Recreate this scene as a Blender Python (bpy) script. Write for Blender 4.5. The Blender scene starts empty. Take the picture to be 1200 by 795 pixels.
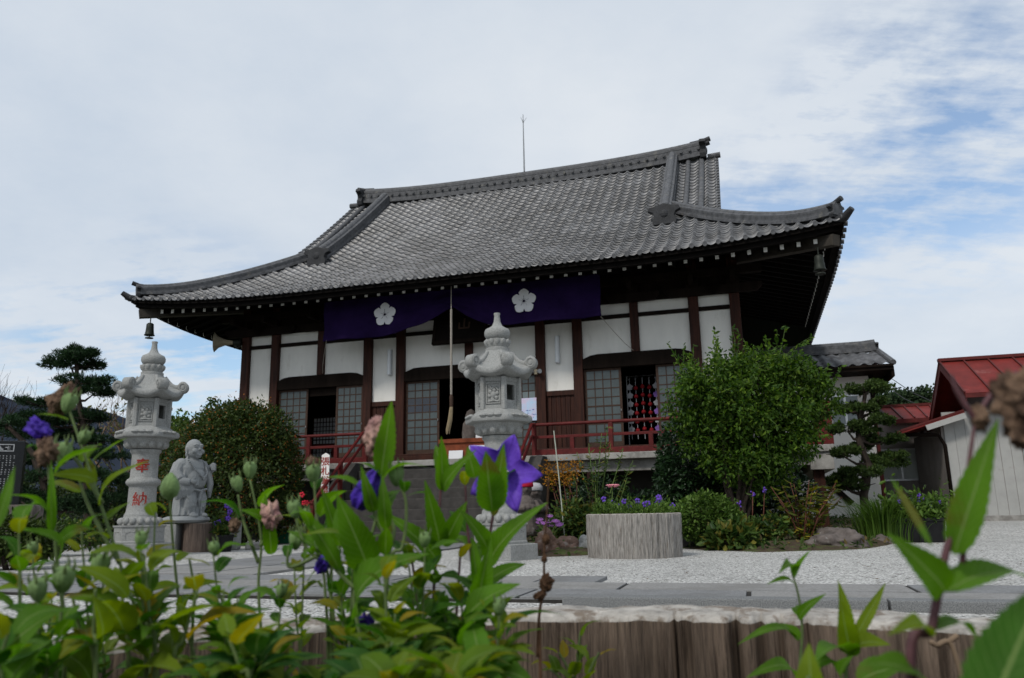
import bpy, bmesh, math, random
import numpy as np
from mathutils import Vector, Matrix, noise as mnoise
R = math.radians; PI = math.pi
random.seed(7); rng = np.random.default_rng(7)
sc = bpy.context.scene; col = sc.collection
# ------------------------------------------------------------------ camera, sky, sun, exposure
CAM_H = 0.55; FPX = 922.8; PITCH = 0.2169; ROLL = -0.0181
YAW = 0.2895; OX, OY = -1.0571, 19.054            # the temple hall's front centre and its turn
cp, sp = math.cos(PITCH), math.sin(PITCH)
_F = Vector((0, cp, sp)); _U0 = Vector((0, -sp, cp)); _R0 = Vector((1, 0, 0))
_R = math.cos(ROLL)*_R0 + math.sin(ROLL)*_U0; _U = -math.sin(ROLL)*_R0 + math.cos(ROLL)*_U0
cam_d = bpy.data.cameras.new('camera'); cam = bpy.data.objects.new('camera', cam_d); col.objects.link(cam)
m4 = Matrix((_R, _U, -_F)).transposed().to_4x4(); m4.translation = (0, 0, CAM_H); cam.matrix_world = m4
cam_d.sensor_width = 36; cam_d.lens = FPX/1200*36; cam_d.clip_end = 5000; cam_d.clip_start = 0.02
cam_d.dof.use_dof = True; cam_d.dof.focus_distance = 3.0; cam_d.dof.aperture_fstop = 11
sc.camera = cam
SUN = Vector((-0.45, -0.62, 0.78)).normalized()
w = bpy.data.worlds.new('World'); sc.world = w; w.use_nodes = True
nt = w.node_tree; nt.nodes.clear(); N = nt.nodes.new; L = nt.links.new
sky = N('ShaderNodeTexSky'); sky.sky_type = 'NISHITA'; sky.sun_disc = False
sky.sun_elevation = math.asin(SUN.z); sky.sun_rotation = math.atan2(SUN.x, SUN.y); sky.air_density = 1.0
tc = N('ShaderNodeTexCoord'); sep = N('ShaderNodeSeparateXYZ'); L(tc.outputs['Generated'], sep.inputs[0])
def wmath(op, a, b=None, clamp=False):
    n = N('ShaderNodeMath'); n.operation = op; n.use_clamp = clamp
    for i, v in enumerate((a, b)):
        if v is None: continue
        if isinstance(v, (int, float)): n.inputs[i].default_value = v
        else: L(v, n.inputs[i])
    return n.outputs[0]
den = wmath('ADD', wmath('MAXIMUM', sep.outputs[2], 0.0), 0.22)
cmb = N('ShaderNodeCombineXYZ'); L(wmath('DIVIDE', sep.outputs[0], den), cmb.inputs[0]); L(wmath('DIVIDE', sep.outputs[1], den), cmb.inputs[1])
def wnoise(scale, det, rough, off, st=(1,1,1)):
    mp = N('ShaderNodeMapping'); mp.inputs['Location'].default_value = off; mp.inputs['Scale'].default_value = st; L(cmb.outputs[0], mp.inputs[0])
    n = N('ShaderNodeTexNoise'); n.inputs['Scale'].default_value = scale; n.inputs['Detail'].default_value = det
    n.inputs['Roughness'].default_value = rough; L(mp.outputs[0], n.inputs['Vector']); return n.outputs[0]
n1 = wnoise(1.1, 7, 0.62, (3.1, 1.7, 0)); n2 = wnoise(2.6, 8, 0.6, (0.4, 5.2, 2.0)); n3 = wnoise(0.7, 4, 0.5, (7, 2, 4)); n4 = wnoise(5.5, 9, 0.62, (2.3, 8.1, 1), (.55, 1.6, 1))
def gap(d, lo, hi):          # an opening in the cloud deck around a compass direction
    v = N('ShaderNodeVectorMath'); v.operation = 'DOT_PRODUCT'; nn = N('ShaderNodeVectorMath'); nn.operation = 'NORMALIZE'
    L(tc.outputs['Generated'], nn.inputs[0]); L(nn.outputs[0], v.inputs[0]); v.inputs[1].default_value = Vector(d).normalized()
    mr = N('ShaderNodeMapRange'); L(v.outputs['Value'], mr.inputs[0]); mr.inputs[1].default_value = lo; mr.inputs[2].default_value = hi
    mr.interpolation_type = 'SMOOTHSTEP'; return mr.outputs[0]
def raydir(px, py): return _R*((px-600)/FPX) - _U*((py-397.5)/FPX) + _F
g = wmath('MAXIMUM', gap(raydir(1085, 160), 0.978, 0.999), wmath('MULTIPLY', gap(raydir(190, 470), 0.972, 0.9985), 1.1))
g = wmath('MAXIMUM', g, wmath('MULTIPLY', gap(raydir(930, 250), 0.988, 0.9995), 0.85))
thin = wmath('MULTIPLY', wmath('ADD', wmath('ADD', wmath('MULTIPLY', n2, .55), wmath('MULTIPLY', n4, .45)), -0.428), 9.0, True)      # streaky clouds inside the openings
blue = wmath('MULTIPLY', g, wmath('SUBTRACT', 1.0, thin, True), True)
blue = wmath('ADD', wmath('MULTIPLY', blue, 0.76), 0.05)
ramp = N('ShaderNodeValToRGB'); L(wmath('ADD', wmath('MULTIPLY', n1, 0.55), wmath('ADD', wmath('MULTIPLY', n3, 0.25), wmath('MULTIPLY', n2, 0.2))), ramp.inputs[0])
ramp.color_ramp.elements[0].position = 0.38; ramp.color_ramp.elements[0].color = (5.5, 6.2, 7.1, 1)
ramp.color_ramp.elements[1].position = 0.62; ramp.color_ramp.elements[1].color = (7.1, 7.5, 7.95, 1)
skyb = N('ShaderNodeMix'); skyb.data_type = 'RGBA'; skyb.blend_type = 'MULTIPLY'; skyb.inputs[0].default_value = 1
L(sky.outputs[0], skyb.inputs[6]); skyb.inputs[7].default_value = (1.25, 1.45, 1.55, 1)
mix = N('ShaderNodeMix'); mix.data_type = 'RGBA'; L(blue, mix.inputs[0]); L(ramp.outputs[0], mix.inputs[6]); L(skyb.outputs[2], mix.inputs[7])
bg = N('ShaderNodeBackground'); bg.inputs['Strength'].default_value = 0.078; L(mix.outputs[2], bg.inputs[0])
wo = N('ShaderNodeOutputWorld'); L(bg.outputs[0], wo.inputs[0])
sd = bpy.data.lights.new('sun', 'SUN'); sd.energy = 1.5; sd.angle = R(10); sd.color = (1, 0.95, 0.88)
so = bpy.data.objects.new('sun', sd); col.objects.link(so); so.rotation_euler = SUN.to_track_quat('Z', 'Y').to_euler()
vs = sc.view_settings; vs.view_transform = 'Standard'; vs.look = 'None'; vs.exposure = 0.47; vs.gamma = 1.0; vs.use_curve_mapping = False
sc.cycles.max_bounces = 6; sc.cycles.diffuse_bounces = 3; sc.cycles.transparent_max_bounces = 6

# ------------------------------------------------------------------ helpers
def at(px, py, Y):           # a point in the photo's frame at depth Y metres -> world
    d = raydir(px, py); return Vector((0, 0, CAM_H)) + d*(Y/d.y)
def atz(px, py, z=0.0):
    d = raydir(px, py); return Vector((0, 0, CAM_H)) + d*((z-CAM_H)/d.z)
def tag(o, label=None, cat=None, group=None, kind=None):
    for k, v in (('label', label), ('category', cat), ('group', group), ('kind', kind)):
        if v: o[k] = v
    return o
def empty(name, loc, label, cat, rz=0.0, group=None):
    o = bpy.data.objects.new(name, None); col.objects.link(o); o.location = loc; o.rotation_euler = (0, 0, rz)
    o.empty_display_size = 0.2; return tag(o, label, cat, group)
class MB:
    def __init__(s): s.v = []; s.f = []; s.m = []
    def add(s, vs, fs, mi=0):
        b = len(s.v); s.v += [tuple(v) for v in vs]; s.f += [tuple(i+b for i in f) for f in fs]; s.m += [mi]*len(fs); return s
    def box(s, x0, x1, y0, y1, z0, z1, mi=0):
        return s.add([(x0,y0,z0),(x1,y0,z0),(x1,y1,z0),(x0,y1,z0),(x0,y0,z1),(x1,y0,z1),(x1,y1,z1),(x0,y1,z1)],
                     [(3,2,1,0),(4,5,6,7),(0,1,5,4),(1,2,6,5),(2,3,7,6),(3,0,4,7)], mi)
    def bar(s, a, b, w, h, mi=0, up=(0,0,1)):
        a, b = Vector(a), Vector(b); d = (b-a).normalized(); up = Vector(up)
        if abs(d.dot(up)) > .99: up = Vector((0,1,0))
        r = d.cross(up).normalized()*w/2; u = r.cross(d).normalized()*h/2
        vs = [p+q for p in (a, b) for q in (-r-u, r-u, r+u, -r+u)]
        return s.add(vs, [(0,3,2,1),(4,5,6,7),(0,1,5,4),(1,2,6,5),(2,3,7,6),(3,0,4,7)], mi)
    def tube(s, pts, rad, n=8, mi=0, cap=True):
        pts = [Vector(p) for p in pts]; k = len(pts)
        if isinstance(rad, (int, float)): rad = [rad]*k
        t0 = (pts[1]-pts[0]).normalized(); ref = Vector((0,0,1)) if abs(t0.z) < .9 else Vector((1,0,0))
        vs = []; r = t0.cross(ref).normalized()
        for i, p in enumerate(pts):
            t = (pts[min(i+1,k-1)]-pts[max(i-1,0)]).normalized()
            r = (r - t*r.dot(t)).normalized(); q = t.cross(r)
            vs += [p+(r*math.cos(a)+q*math.sin(a))*rad[i] for a in [2*PI*j/n for j in range(n)]]
        fs = [(i*n+j, i*n+(j+1)%n, (i+1)*n+(j+1)%n, (i+1)*n+j) for i in range(k-1) for j in range(n)]
        if cap: fs += [tuple(range(n))[::-1], tuple((k-1)*n+j for j in range(n))]
        return s.add(vs, fs, mi)
    def lathe(s, prof, n=32, c=(0,0,0), mi=0, shape=None, cap=True):      # prof: (r, z); shape(angle) scales r
        vs = []
        for (r, z) in prof:
            for j in range(n):
                a = 2*PI*j/n; q = r*(shape(a) if shape else 1)
                vs.append((c[0]+q*math.cos(a), c[1]+q*math.sin(a), c[2]+z))
        k = len(prof)
        fs = [(i*n+j, i*n+(j+1)%n, (i+1)*n+(j+1)%n, (i+1)*n+j) for i in range(k-1) for j in range(n)]
        if cap: fs += [tuple(range(n))[::-1], tuple((k-1)*n+j for j in range(n))]
        return s.add(vs, fs, mi)
    def ball(s, c, r, n=12, mi=0, rot=None):
        c = Vector(c); r = (r,)*3 if isinstance(r, (int, float)) else r; vs = []; k = max(5, n//2+1)
        for i in range(k):
            th = PI*(i+.5)/k if False else PI*i/(k-1)
            for j in range(n):
                p = Vector((r[0]*math.sin(th)*math.cos(2*PI*j/n), r[1]*math.sin(th)*math.sin(2*PI*j/n), r[2]*math.cos(th)))
                if rot: p = rot @ p
                vs.append(c+p)
        return s.add(vs, [(i*n+j, (i+1)*n+j, (i+1)*n+(j+1)%n, i*n+(j+1)%n) for i in range(k-1) for j in range(n)], mi)
    def prism(s, poly, axis, a0, a1, mi=0):            # poly in the two other axes, extruded along axis
        def P(u, v, a): return {'x': (a,u,v), 'y': (u,a,v), 'z': (u,v,a)}[axis]
        n = len(poly); vs = [P(u,v,a0) for u,v in poly]+[P(u,v,a1) for u,v in poly]
        return s.add(vs, [tuple(range(n))[::-1], tuple(range(n,2*n))]+[(j,(j+1)%n,n+(j+1)%n,n+j) for j in range(n)], mi)
    def sweep(s, prof, path, side, mi=0, scale=None):  # closed profile (side, up) carried along a path
        side = Vector(side).normalized(); k = len(path); n = len(prof); vs = []
        path = [Vector(p) for p in path]
        for i, p in enumerate(path):
            t = (path[min(i+1,k-1)]-path[max(i-1,0)]).normalized(); up = side.cross(t).normalized()
            if up.z < 0: up = -up
            sd_ = t.cross(up).normalized(); sd_ = sd_ if sd_.dot(side) > 0 else -sd_
            q = scale[i] if scale else 1
            vs += [p+sd_*a*q+up*b*q for a, b in prof]
        fs = [(i*n+j, i*n+(j+1)%n, (i+1)*n+(j+1)%n, (i+1)*n+j) for i in range(k-1) for j in range(n)]
        return s.add(vs, fs+[tuple(range(n))[::-1], tuple((k-1)*n+j for j in range(n))], mi)
    def xf(s, M):
        s.v = [tuple(M @ Vector(v)) for v in s.v]; return s
    def build(s, name, mats, parent=None, smooth=False, bevel=0, loc=None, sharp=None):
        me = bpy.data.meshes.new(name); me.from_pydata(s.v, [], s.f)
        for m in (mats if isinstance(mats, (list, tuple)) else [mats]): me.materials.append(m)
        me.polygons.foreach_set('material_index', s.m)
        bm = bmesh.new(); bm.from_mesh(me); bmesh.ops.recalc_face_normals(bm, faces=bm.faces)
        if bevel:
            es = [e for e in bm.edges if len(e.link_faces) == 2 and e.calc_face_angle(0) > .6]
            bmesh.ops.bevel(bm, geom=es, offset=bevel, segments=2, affect='EDGES', profile=.6, clamp_overlap=True)
        bm.to_mesh(me); bm.free()
        if smooth: me.polygons.foreach_set('use_smooth', [True]*len(me.polygons))
        if smooth and sharp: me.set_sharp_from_angle(angle=R(sharp))
        o = bpy.data.objects.new(name, me); col.objects.link(o)
        if parent: o.parent = parent
        if loc: o.location = loc
        return o
def npmesh(name, v, f, mats, parent=None, smooth=False, mi=None, uv=None):
    v = np.asarray(v, np.float32); f = np.asarray(f, np.int32); k = f.shape[1]
    me = bpy.data.meshes.new(name); me.vertices.add(len(v)); me.vertices.foreach_set('co', v.ravel())
    me.loops.add(f.size); me.loops.foreach_set('vertex_index', f.ravel()); me.polygons.add(len(f))
    me.polygons.foreach_set('loop_start', np.arange(0, f.size, k, dtype=np.int32))
    for m in (mats if isinstance(mats, (list, tuple)) else [mats]): me.materials.append(m)
    if mi is not None: me.polygons.foreach_set('material_index', np.asarray(mi, np.int32))
    if uv is not None:
        ul = me.uv_layers.new(name='UVMap'); ul.data.foreach_set('uv', np.asarray(uv, np.float32)[f.ravel()].ravel())
    me.update(); me.validate()
    if smooth: me.polygons.foreach_set('use_smooth', np.ones(len(me.polygons), bool))
    o = bpy.data.objects.new(name, me); col.objects.link(o)
    if parent: o.parent = parent
    return o

# ------------------------------------------------------------------ materials
def mat(name, c, rough=.7, var=.25, scale=6, bump=.0, bscale=40, c2=None, stretch=(1,1,1), metal=0, spec=.18, detail=6, spot=None, coord='Object'):
    m = bpy.data.materials.new(name); m.use_nodes = True; t = m.node_tree; b = t.nodes['Principled BSDF']
    b.inputs['Roughness'].default_value = rough; b.inputs['Metallic'].default_value = metal; b.inputs['Specular IOR Level'].default_value = spec
    co = t.nodes.new('ShaderNodeTexCoord'); mp = t.nodes.new('ShaderNodeMapping'); mp.inputs['Scale'].default_value = stretch
    t.links.new(co.outputs[coord], mp.inputs[0])
    n = t.nodes.new('ShaderNodeTexNoise'); n.inputs['Scale'].default_value = scale; n.inputs['Detail'].default_value = detail; n.inputs['Roughness'].default_value = .65
    t.links.new(mp.outputs[0], n.inputs['Vector'])
    rp = t.nodes.new('ShaderNodeValToRGB'); t.links.new(n.outputs[0], rp.inputs[0]); e = rp.color_ramp.elements
    c2 = c2 or tuple(x*(1-var) for x in c); c1 = tuple(min(1, x*(1+var*.5)) for x in c)
    e[0].position = .33; e[0].color = (*c2, 1); e[1].position = .67; e[1].color = (*c1, 1)
    out = rp.outputs[0]
    if spot:                                            # (colour, scale, threshold, strength): lichen, stains
        s2 = t.nodes.new('ShaderNodeTexNoise'); s2.inputs['Scale'].default_value = spot[1]; s2.inputs['Detail'].default_value = 8; s2.inputs['Roughness'].default_value = .7
        t.links.new(mp.outputs[0], s2.inputs['Vector'])
        mr = t.nodes.new('ShaderNodeMapRange'); t.links.new(s2.outputs[0], mr.inputs[0]); mr.inputs[1].default_value = spot[2]; mr.inputs[2].default_value = spot[2]+.08; mr.inputs[4].default_value = spot[3]
        mx = t.nodes.new('ShaderNodeMix'); mx.data_type = 'RGBA'; t.links.new(mr.outputs[0], mx.inputs[0]); t.links.new(out, mx.inputs[6]); mx.inputs[7].default_value = (*spot[0], 1); out = mx.outputs[2]
    t.links.new(out, b.inputs['Base Color'])
    if bump:
        n2_ = t.nodes.new('ShaderNodeTexNoise'); n2_.inputs['Scale'].default_value = bscale; n2_.inputs['Detail'].default_value = 5
        t.links.new(mp.outputs[0], n2_.inputs['Vector'])
        bp = t.nodes.new('ShaderNodeBump'); bp.inputs['Strength'].default_value = bump; bp.inputs['Distance'].default_value = .02
        t.links.new(n2_.outputs[0], bp.inputs['Height']); t.links.new(bp.outputs[0], b.inputs['Normal'])
    return m
def leafmat(name, dark, light, trans=.35, rough=.45, third=None, spec=.16):
    m = bpy.data.materials.new(name); m.use_nodes = True; t = m.node_tree; b = t.nodes['Principled BSDF']
    g_ = t.nodes.new('ShaderNodeNewGeometry'); rp = t.nodes.new('ShaderNodeValToRGB'); t.links.new(g_.outputs['Random Per Island'], rp.inputs[0])
    e = rp.color_ramp.elements; e[0].color = (*dark, 1); e[1].color = (*light, 1)
    if third: e[1].position = third[1]-.02; q = e.new(third[1]); q.color = (*third[0], 1)
    co = t.nodes.new('ShaderNodeTexCoord'); n = t.nodes.new('ShaderNodeTexNoise'); n.inputs['Scale'].default_value = 2.2; n.inputs['Detail'].default_value = 3; t.links.new(co.outputs['Object'], n.inputs['Vector'])
    mr = t.nodes.new('ShaderNodeMapRange'); t.links.new(n.outputs[0], mr.inputs[0]); mr.inputs[1].default_value = .3; mr.inputs[2].default_value = .7; mr.inputs[3].default_value = .7; mr.inputs[4].default_value = 1.25
    hs = t.nodes.new('ShaderNodeHueSaturation'); t.links.new(rp.outputs[0], hs.inputs['Color']); t.links.new(mr.outputs[0], hs.inputs['Value'])
    t.links.new(hs.outputs[0], b.inputs['Base Color']); b.inputs['Roughness'].default_value = rough; b.inputs['Specular IOR Level'].default_value = spec
    tr = t.nodes.new('ShaderNodeBsdfTranslucent'); hs2 = t.nodes.new('ShaderNodeHueSaturation'); hs2.inputs['Value'].default_value = 1.5; hs2.inputs['Saturation'].default_value = 1.1
    t.links.new(hs.outputs[0], hs2.inputs['Color']); t.links.new(hs2.outputs[0], tr.inputs[0])
    ms = t.nodes.new('ShaderNodeMixShader'); ms.inputs[0].default_value = trans; t.links.new(b.outputs[0], ms.inputs[1]); t.links.new(tr.outputs[0], ms.inputs[2])
    t.links.new(ms.outputs[0], t.nodes['Material Output'].inputs[0]); return m
def tilemat(name, cell=(1,1), lo=(.02,.021,.024), hi=(.155,.16,.173)):
    m = bpy.data.materials.new(name); m.use_nodes = True; t = m.node_tree; b = t.nodes['Principled BSDF']
    uv = t.nodes.new('ShaderNodeUVMap'); fl = t.nodes.new('ShaderNodeVectorMath'); fl.operation = 'FLOOR'; t.links.new(uv.outputs[0], fl.inputs[0])
    wn = t.nodes.new('ShaderNodeTexWhiteNoise'); wn.noise_dimensions = '2D'; t.links.new(fl.outputs[0], wn.inputs['Vector'])
    pn = t.nodes.new('ShaderNodeTexNoise'); pn.inputs['Scale'].default_value = .16; pn.inputs['Detail'].default_value = 3; t.links.new(fl.outputs[0], pn.inputs['Vector'])
    a = t.nodes.new('ShaderNodeMath'); a.operation = 'MULTIPLY_ADD'; t.links.new(pn.outputs[0], a.inputs[0]); a.inputs[1].default_value = 1.3; a.inputs[2].default_value = -.36
    ad = t.nodes.new('ShaderNodeMath'); ad.operation = 'MULTIPLY_ADD'; t.links.new(wn.outputs[0], ad.inputs[0]); ad.inputs[1].default_value = .62; t.links.new(a.outputs[0], ad.inputs[2])
    rp = t.nodes.new('ShaderNodeValToRGB'); t.links.new(ad.outputs[0], rp.inputs[0]); e = rp.color_ramp.elements
    e[0].position = .1; e[0].color = (*lo, 1); e[1].position = .95; e[1].color = (*hi, 1); q = e.new(.6); q.color = tuple(lo[i]*.55+hi[i]*.45 for i in range(3))+(1,)
    co = t.nodes.new('ShaderNodeTexCoord'); n = t.nodes.new('ShaderNodeTexNoise'); n.inputs['Scale'].default_value = 30; n.inputs['Detail'].default_value = 5; t.links.new(co.outputs['Object'], n.inputs['Vector'])
    mx = t.nodes.new('ShaderNodeMix'); mx.data_type = 'RGBA'; mx.blend_type = 'MULTIPLY'; mx.inputs[0].default_value = .55
    t.links.new(rp.outputs[0], mx.inputs[6]); t.links.new(n.outputs[0], mx.inputs[7])
    gm = t.nodes.new('ShaderNodeBrightContrast'); gm.inputs[1].default_value = .02; t.links.new(mx.outputs[2], gm.inputs[0])
    t.links.new(gm.outputs[0], b.inputs['Base Color']); b.inputs['Roughness'].default_value = .38; b.inputs['Specular IOR Level'].default_value = .6
    return m
M = {}
M['tile'] = tilemat('roof_tile')
M['ridge'] = mat('ridge_tile', (.10,.102,.108), .55, .45, 9, .3, 60, spot=((.2,.19,.16), 5, .58, .6))
M['oni'] = mat('ridge_end_tile', (.036,.037,.04), .55, .4, 9, .3, 60)
M['dark_wood'] = mat('dark_wood', (.013,.009,.007), .65, .4, 5, .2, 30, stretch=(1,1,.12), spec=.04)
M['post_wood'] = mat('post_wood', (.040,.0125,.007), .6, .6, 5, .2, 30, stretch=(3,3,.25))
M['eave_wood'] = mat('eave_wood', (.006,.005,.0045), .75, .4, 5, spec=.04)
M['hip_beam'] = mat('weathered_beam', (.055,.048,.04), .8, .3, 8)
M['white'] = mat('white_paint', (.8,.79,.76), .8, .06, 3)
M['plaster'] = mat('white_plaster', (.78,.765,.72), .85, .09, 1.8, .08, 90, stretch=(1,1,.35), spot=((.52,.49,.43), 2.2, .58, .4))
M['glass'] = mat('frosted_pane', (.062,.08,.082), .32, .25, 2.5, spec=.5)
M['clear'] = mat('clear_pane', (.008,.013,.025), .06, .5, 2, spec=.7)
M['lattice'] = mat('door_lattice', (.055,.032,.022), .6, .3, 12)
M['red'] = mat('red_rail_paint', (.105,.014,.013), .55, .35, 7, .1, 40, spot=((.05,.012,.01), 5, .6, .5))
M['concrete'] = mat('old_concrete', (.30,.29,.27), .9, .35, 4, .2, 60, spot=((.13,.12,.11), 3, .52, .6))
M['step'] = mat('step_stone', (.058,.054,.050), .85, .35, 5, .2, 40, spot=((.04,.038,.035), 3, .52, .6))
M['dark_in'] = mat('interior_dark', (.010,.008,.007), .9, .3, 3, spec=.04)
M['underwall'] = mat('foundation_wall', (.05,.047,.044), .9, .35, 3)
M['granite'] = mat('granite', (.31,.315,.305), .85, .35, 70, .35, 110, spot=((.19,.19,.18), 4, .54, .55))
M['granite_stat'] = mat('statue_granite', (.27,.285,.29), .8, .25, 90, .15, 120, spot=((.2,.205,.21), 5, .58, .4))
M['granite_path'] = mat('paving_granite', (.205,.208,.21), .75, .3, 55, .15, 120, spot=((.14,.14,.138), 1.9, .5, .65))
M['granite_path2'] = mat('paving_granite_warm', (.25,.246,.238), .75, .3, 55, .15, 120, spot=((.17,.165,.155), 1.5, .5, .6))
M['joint'] = mat('dark_joint', (.035,.033,.03), .95, .4, 20)
M['granite_kerb'] = mat('kerb_granite', (.19,.195,.195), .8, .6, 150, .3, 150)
M['kanji_red'] = mat('red_paint', (.32,.028,.018), .8, .45, 60, c2=(.16,.03,.025))
M['purple'] = mat('purple_cloth', (.017,.008,.046), .9, .3, 2, spec=.04)
M['crest'] = mat('white_crest_dye', (.72,.72,.74), .8, .08, 6)
M['log_in'] = mat('split_log_wood', (.155,.115,.086), .9, .55, 5, .8, 14, stretch=(22,22,1.1), spot=((.035,.024,.017), 2.4, .54, .85))
M['log_top'] = mat('weathered_end_grain', (.40,.375,.34), .92, .45, 40, .35, 160, spot=((.15,.115,.085), 22, .51, .85))
M['log_out'] = mat('silver_bark_wood', (.33,.31,.285), .92, .5, 4, .9, 12, stretch=(16,16,1.6), spot=((.11,.08,.055), 2.6, .56, .75))
M['soil'] = mat('soil', (.04,.028,.02), .95, .5, 30, .6, 60)
M['bedsoil'] = mat('bed_soil', (.07,.05,.032), .95, .5, 12, .6, 50, spot=((.06,.09,.02), 6, .5, .8))
M['rock'] = mat('garden_rock', (.13,.11,.10), .9, .5, 4, .6, 20, spot=((.5,.5,.48), 3.5, .6, .85))
M['rock_red'] = mat('reddish_rock', (.2,.125,.095), .9, .5, 6, .6, 20, spot=((.33,.3,.27), 7, .56, .7))
M['redroof'] = mat('red_sheet_roof', (.165,.020,.016), .65, .3, 2.5, .05, 30, spot=((.24,.085,.075), 2.2, .6, .6), spec=.2)
M['redtrim'] = mat('red_trim', (.10,.018,.016), .6, .3, 5)
M['siding'] = mat('grey_siding', (.36,.36,.345), .6, .12, 2, spot=((.25,.24,.22), 2, .58, .5))
M['siding_dk'] = mat('grey_side_wall', (.24,.22,.205), .7, .2, 2)
M['alu'] = mat('aluminium', (.55,.56,.57), .35, .08, 4, metal=.7)
M['steel'] = mat('dull_steel', (.3,.31,.32), .5, .2, 10, metal=.4)
M['curtained'] = mat('curtained_window', (.45,.5,.48), .35, .2, 1.6)
M['winglass'] = mat('window_glass', (.16,.2,.2), .12, .3, 1.2, spec=.7)
M['black_pot'] = mat('black_plastic', (.012,.012,.013), .5, .3, 8)
M['green_pot'] = mat('green_plastic', (.012,.12,.06), .45, .2, 6)
M['trunk'] = mat('bark', (.045,.034,.027), .9, .5, 12, .6, 30, stretch=(3,3,.6))
M['pale_branch'] = mat('pale_twig', (.21,.15,.10), .85, .4, 12)
M['bronze'] = mat('verdigris_bronze', (.03,.034,.028), .55, .35, 10, metal=.4)
M['horn'] = mat('horn_paint', (.32,.28,.2), .6, .3, 5)
M['rope'] = mat('bell_rope', (.36,.33,.29), .9, .35, 50)
M['tassel'] = mat('straw_tassel', (.34,.27,.17), .85, .3, 30)
M['blackstone'] = mat('polished_black_stone', (.009,.010,.011), .25, .3, 30, spec=.25)
M['etch'] = mat('etched_grey', (.4,.41,.42), .8, .2, 30)
M['paper'] = mat('white_paper', (.7,.71,.72), .8, .05, 4)
M['lampwhite'] = mat('lamp_cover', (.72,.74,.76), .4, .04, 4)
M['orangewood'] = mat('orange_wood', (.2,.05,.02), .6, .3, 8)
M['hillfar'] = mat('far_mountain', (.030,.038,.055), 1, .35, .02, detail=8, spec=0)
M['hillsoil'] = mat('wood_floor', (.02,.03,.012), 1, .3, .3, spec=0)
# ------------------------------------------------------------------ the setting
def groundz(x, y):
    def ss(a, b, v):
        t = min(1, max(0, (v-a)/(b-a))); return t*t*(3-2*t)
    return .16*ss(12, 17, y)*ss(4, 8, x)
def gravel_mat():
    m = bpy.data.materials.new('white_gravel'); m.use_nodes = True; t = m.node_tree; b = t.nodes['Principled BSDF']; n = t.nodes.new; l = t.links.new
    co = n('ShaderNodeTexCoord')
    def vor(sc_, f='F1'):
        v = n('ShaderNodeTexVoronoi'); v.inputs['Scale'].default_value = sc_; v.feature = f; l(co.outputs['Object'], v.inputs['Vector']); return v
    v1 = vor(52); v2 = vor(24); big = n('ShaderNodeTexNoise'); big.inputs['Scale'].default_value = .9; big.inputs['Detail'].default_value = 6; l(co.outputs['Object'], big.inputs['Vector'])
    sp_ = n('ShaderNodeSeparateColor'); l(v1.outputs['Color'], sp_.inputs[0])
    rp = n('ShaderNodeValToRGB'); l(sp_.outputs[0], rp.inputs[0]); e = rp.color_ramp.elements
    e[0].position = 0; e[0].color = (.22,.215,.2,1); e[1].position = 1; e[1].color = (.76,.755,.73,1); q = e.new(.18); q.color = (.5,.495,.47,1); q = e.new(.06); q.color = (.15,.14,.12,1)
    mr = n('ShaderNodeMapRange'); l(v1.outputs['Distance'], mr.inputs[0]); mr.inputs[1].default_value = .35; mr.inputs[2].default_value = .75; mr.inputs[3].default_value = 1; mr.inputs[4].default_value = .45
    mx = n('ShaderNodeMix'); mx.data_type = 'RGBA'; mx.blend_type = 'MULTIPLY'; mx.inputs[0].default_value = 1; l(rp.outputs[0], mx.inputs[6]); l(mr.outputs[0], mx.inputs[7])
    mr2 = n('ShaderNodeMapRange'); l(big.outputs[0], mr2.inputs[0]); mr2.inputs[1].default_value = .3; mr2.inputs[2].default_value = .7; mr2.inputs[3].default_value = .88; mr2.inputs[4].default_value = 1.1
    mx2 = n('ShaderNodeMix'); mx2.data_type = 'RGBA'; mx2.blend_type = 'MULTIPLY'; mx2.inputs[0].default_value = 1; l(mx.outputs[2], mx2.inputs[6]); l(mr2.outputs[0], mx2.inputs[7])
    sp2 = n('ShaderNodeSeparateColor'); l(v2.outputs['Color'], sp2.inputs[0])
    mr3 = n('ShaderNodeMapRange'); l(sp2.outputs[1], mr3.inputs[0]); mr3.inputs[1].default_value = .985; mr3.inputs[2].default_value = .99
    m3 = n('ShaderNodeMath'); m3.operation = 'LESS_THAN'; l(v2.outputs['Distance'], m3.inputs[0]); m3.inputs[1].default_value = .42
    m4_ = n('ShaderNodeMath'); m4_.operation = 'MULTIPLY'; l(mr3.outputs[0], m4_.inputs[0]); l(m3.outputs[0], m4_.inputs[1])
    mx3 = n('ShaderNodeMix'); mx3.data_type = 'RGBA'; l(m4_.outputs[0], mx3.inputs[0]); l(mx2.outputs[2], mx3.inputs[6]); mx3.inputs[7].default_value = (.07,.05,.03,1)
    l(mx3.outputs[2], b.inputs['Base Color']); b.inputs['Roughness'].default_value = .9
    bp = n('ShaderNodeBump'); bp.inputs['Strength'].default_value = .9; bp.inputs['Distance'].default_value = .02; bp.invert = True; l(v1.outputs['Distance'], bp.inputs['Height']); l(bp.outputs[0], b.inputs['Normal'])
    return m
M['gravel'] = gravel_mat()
M['farground'] = mat('field_ground', (.05,.06,.03), .95, .4, .4)
def grid_sheet(name, xs, ys, zf, m):
    v = [(x, y, zf(x, y)) for y in ys for x in xs]; k = len(xs)
    f = [(j*k+i, j*k+i+1, (j+1)*k+i+1, (j+1)*k+i) for j in range(len(ys)-1) for i in range(k-1)]
    return npmesh(name, v, f, m, smooth=True)
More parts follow.
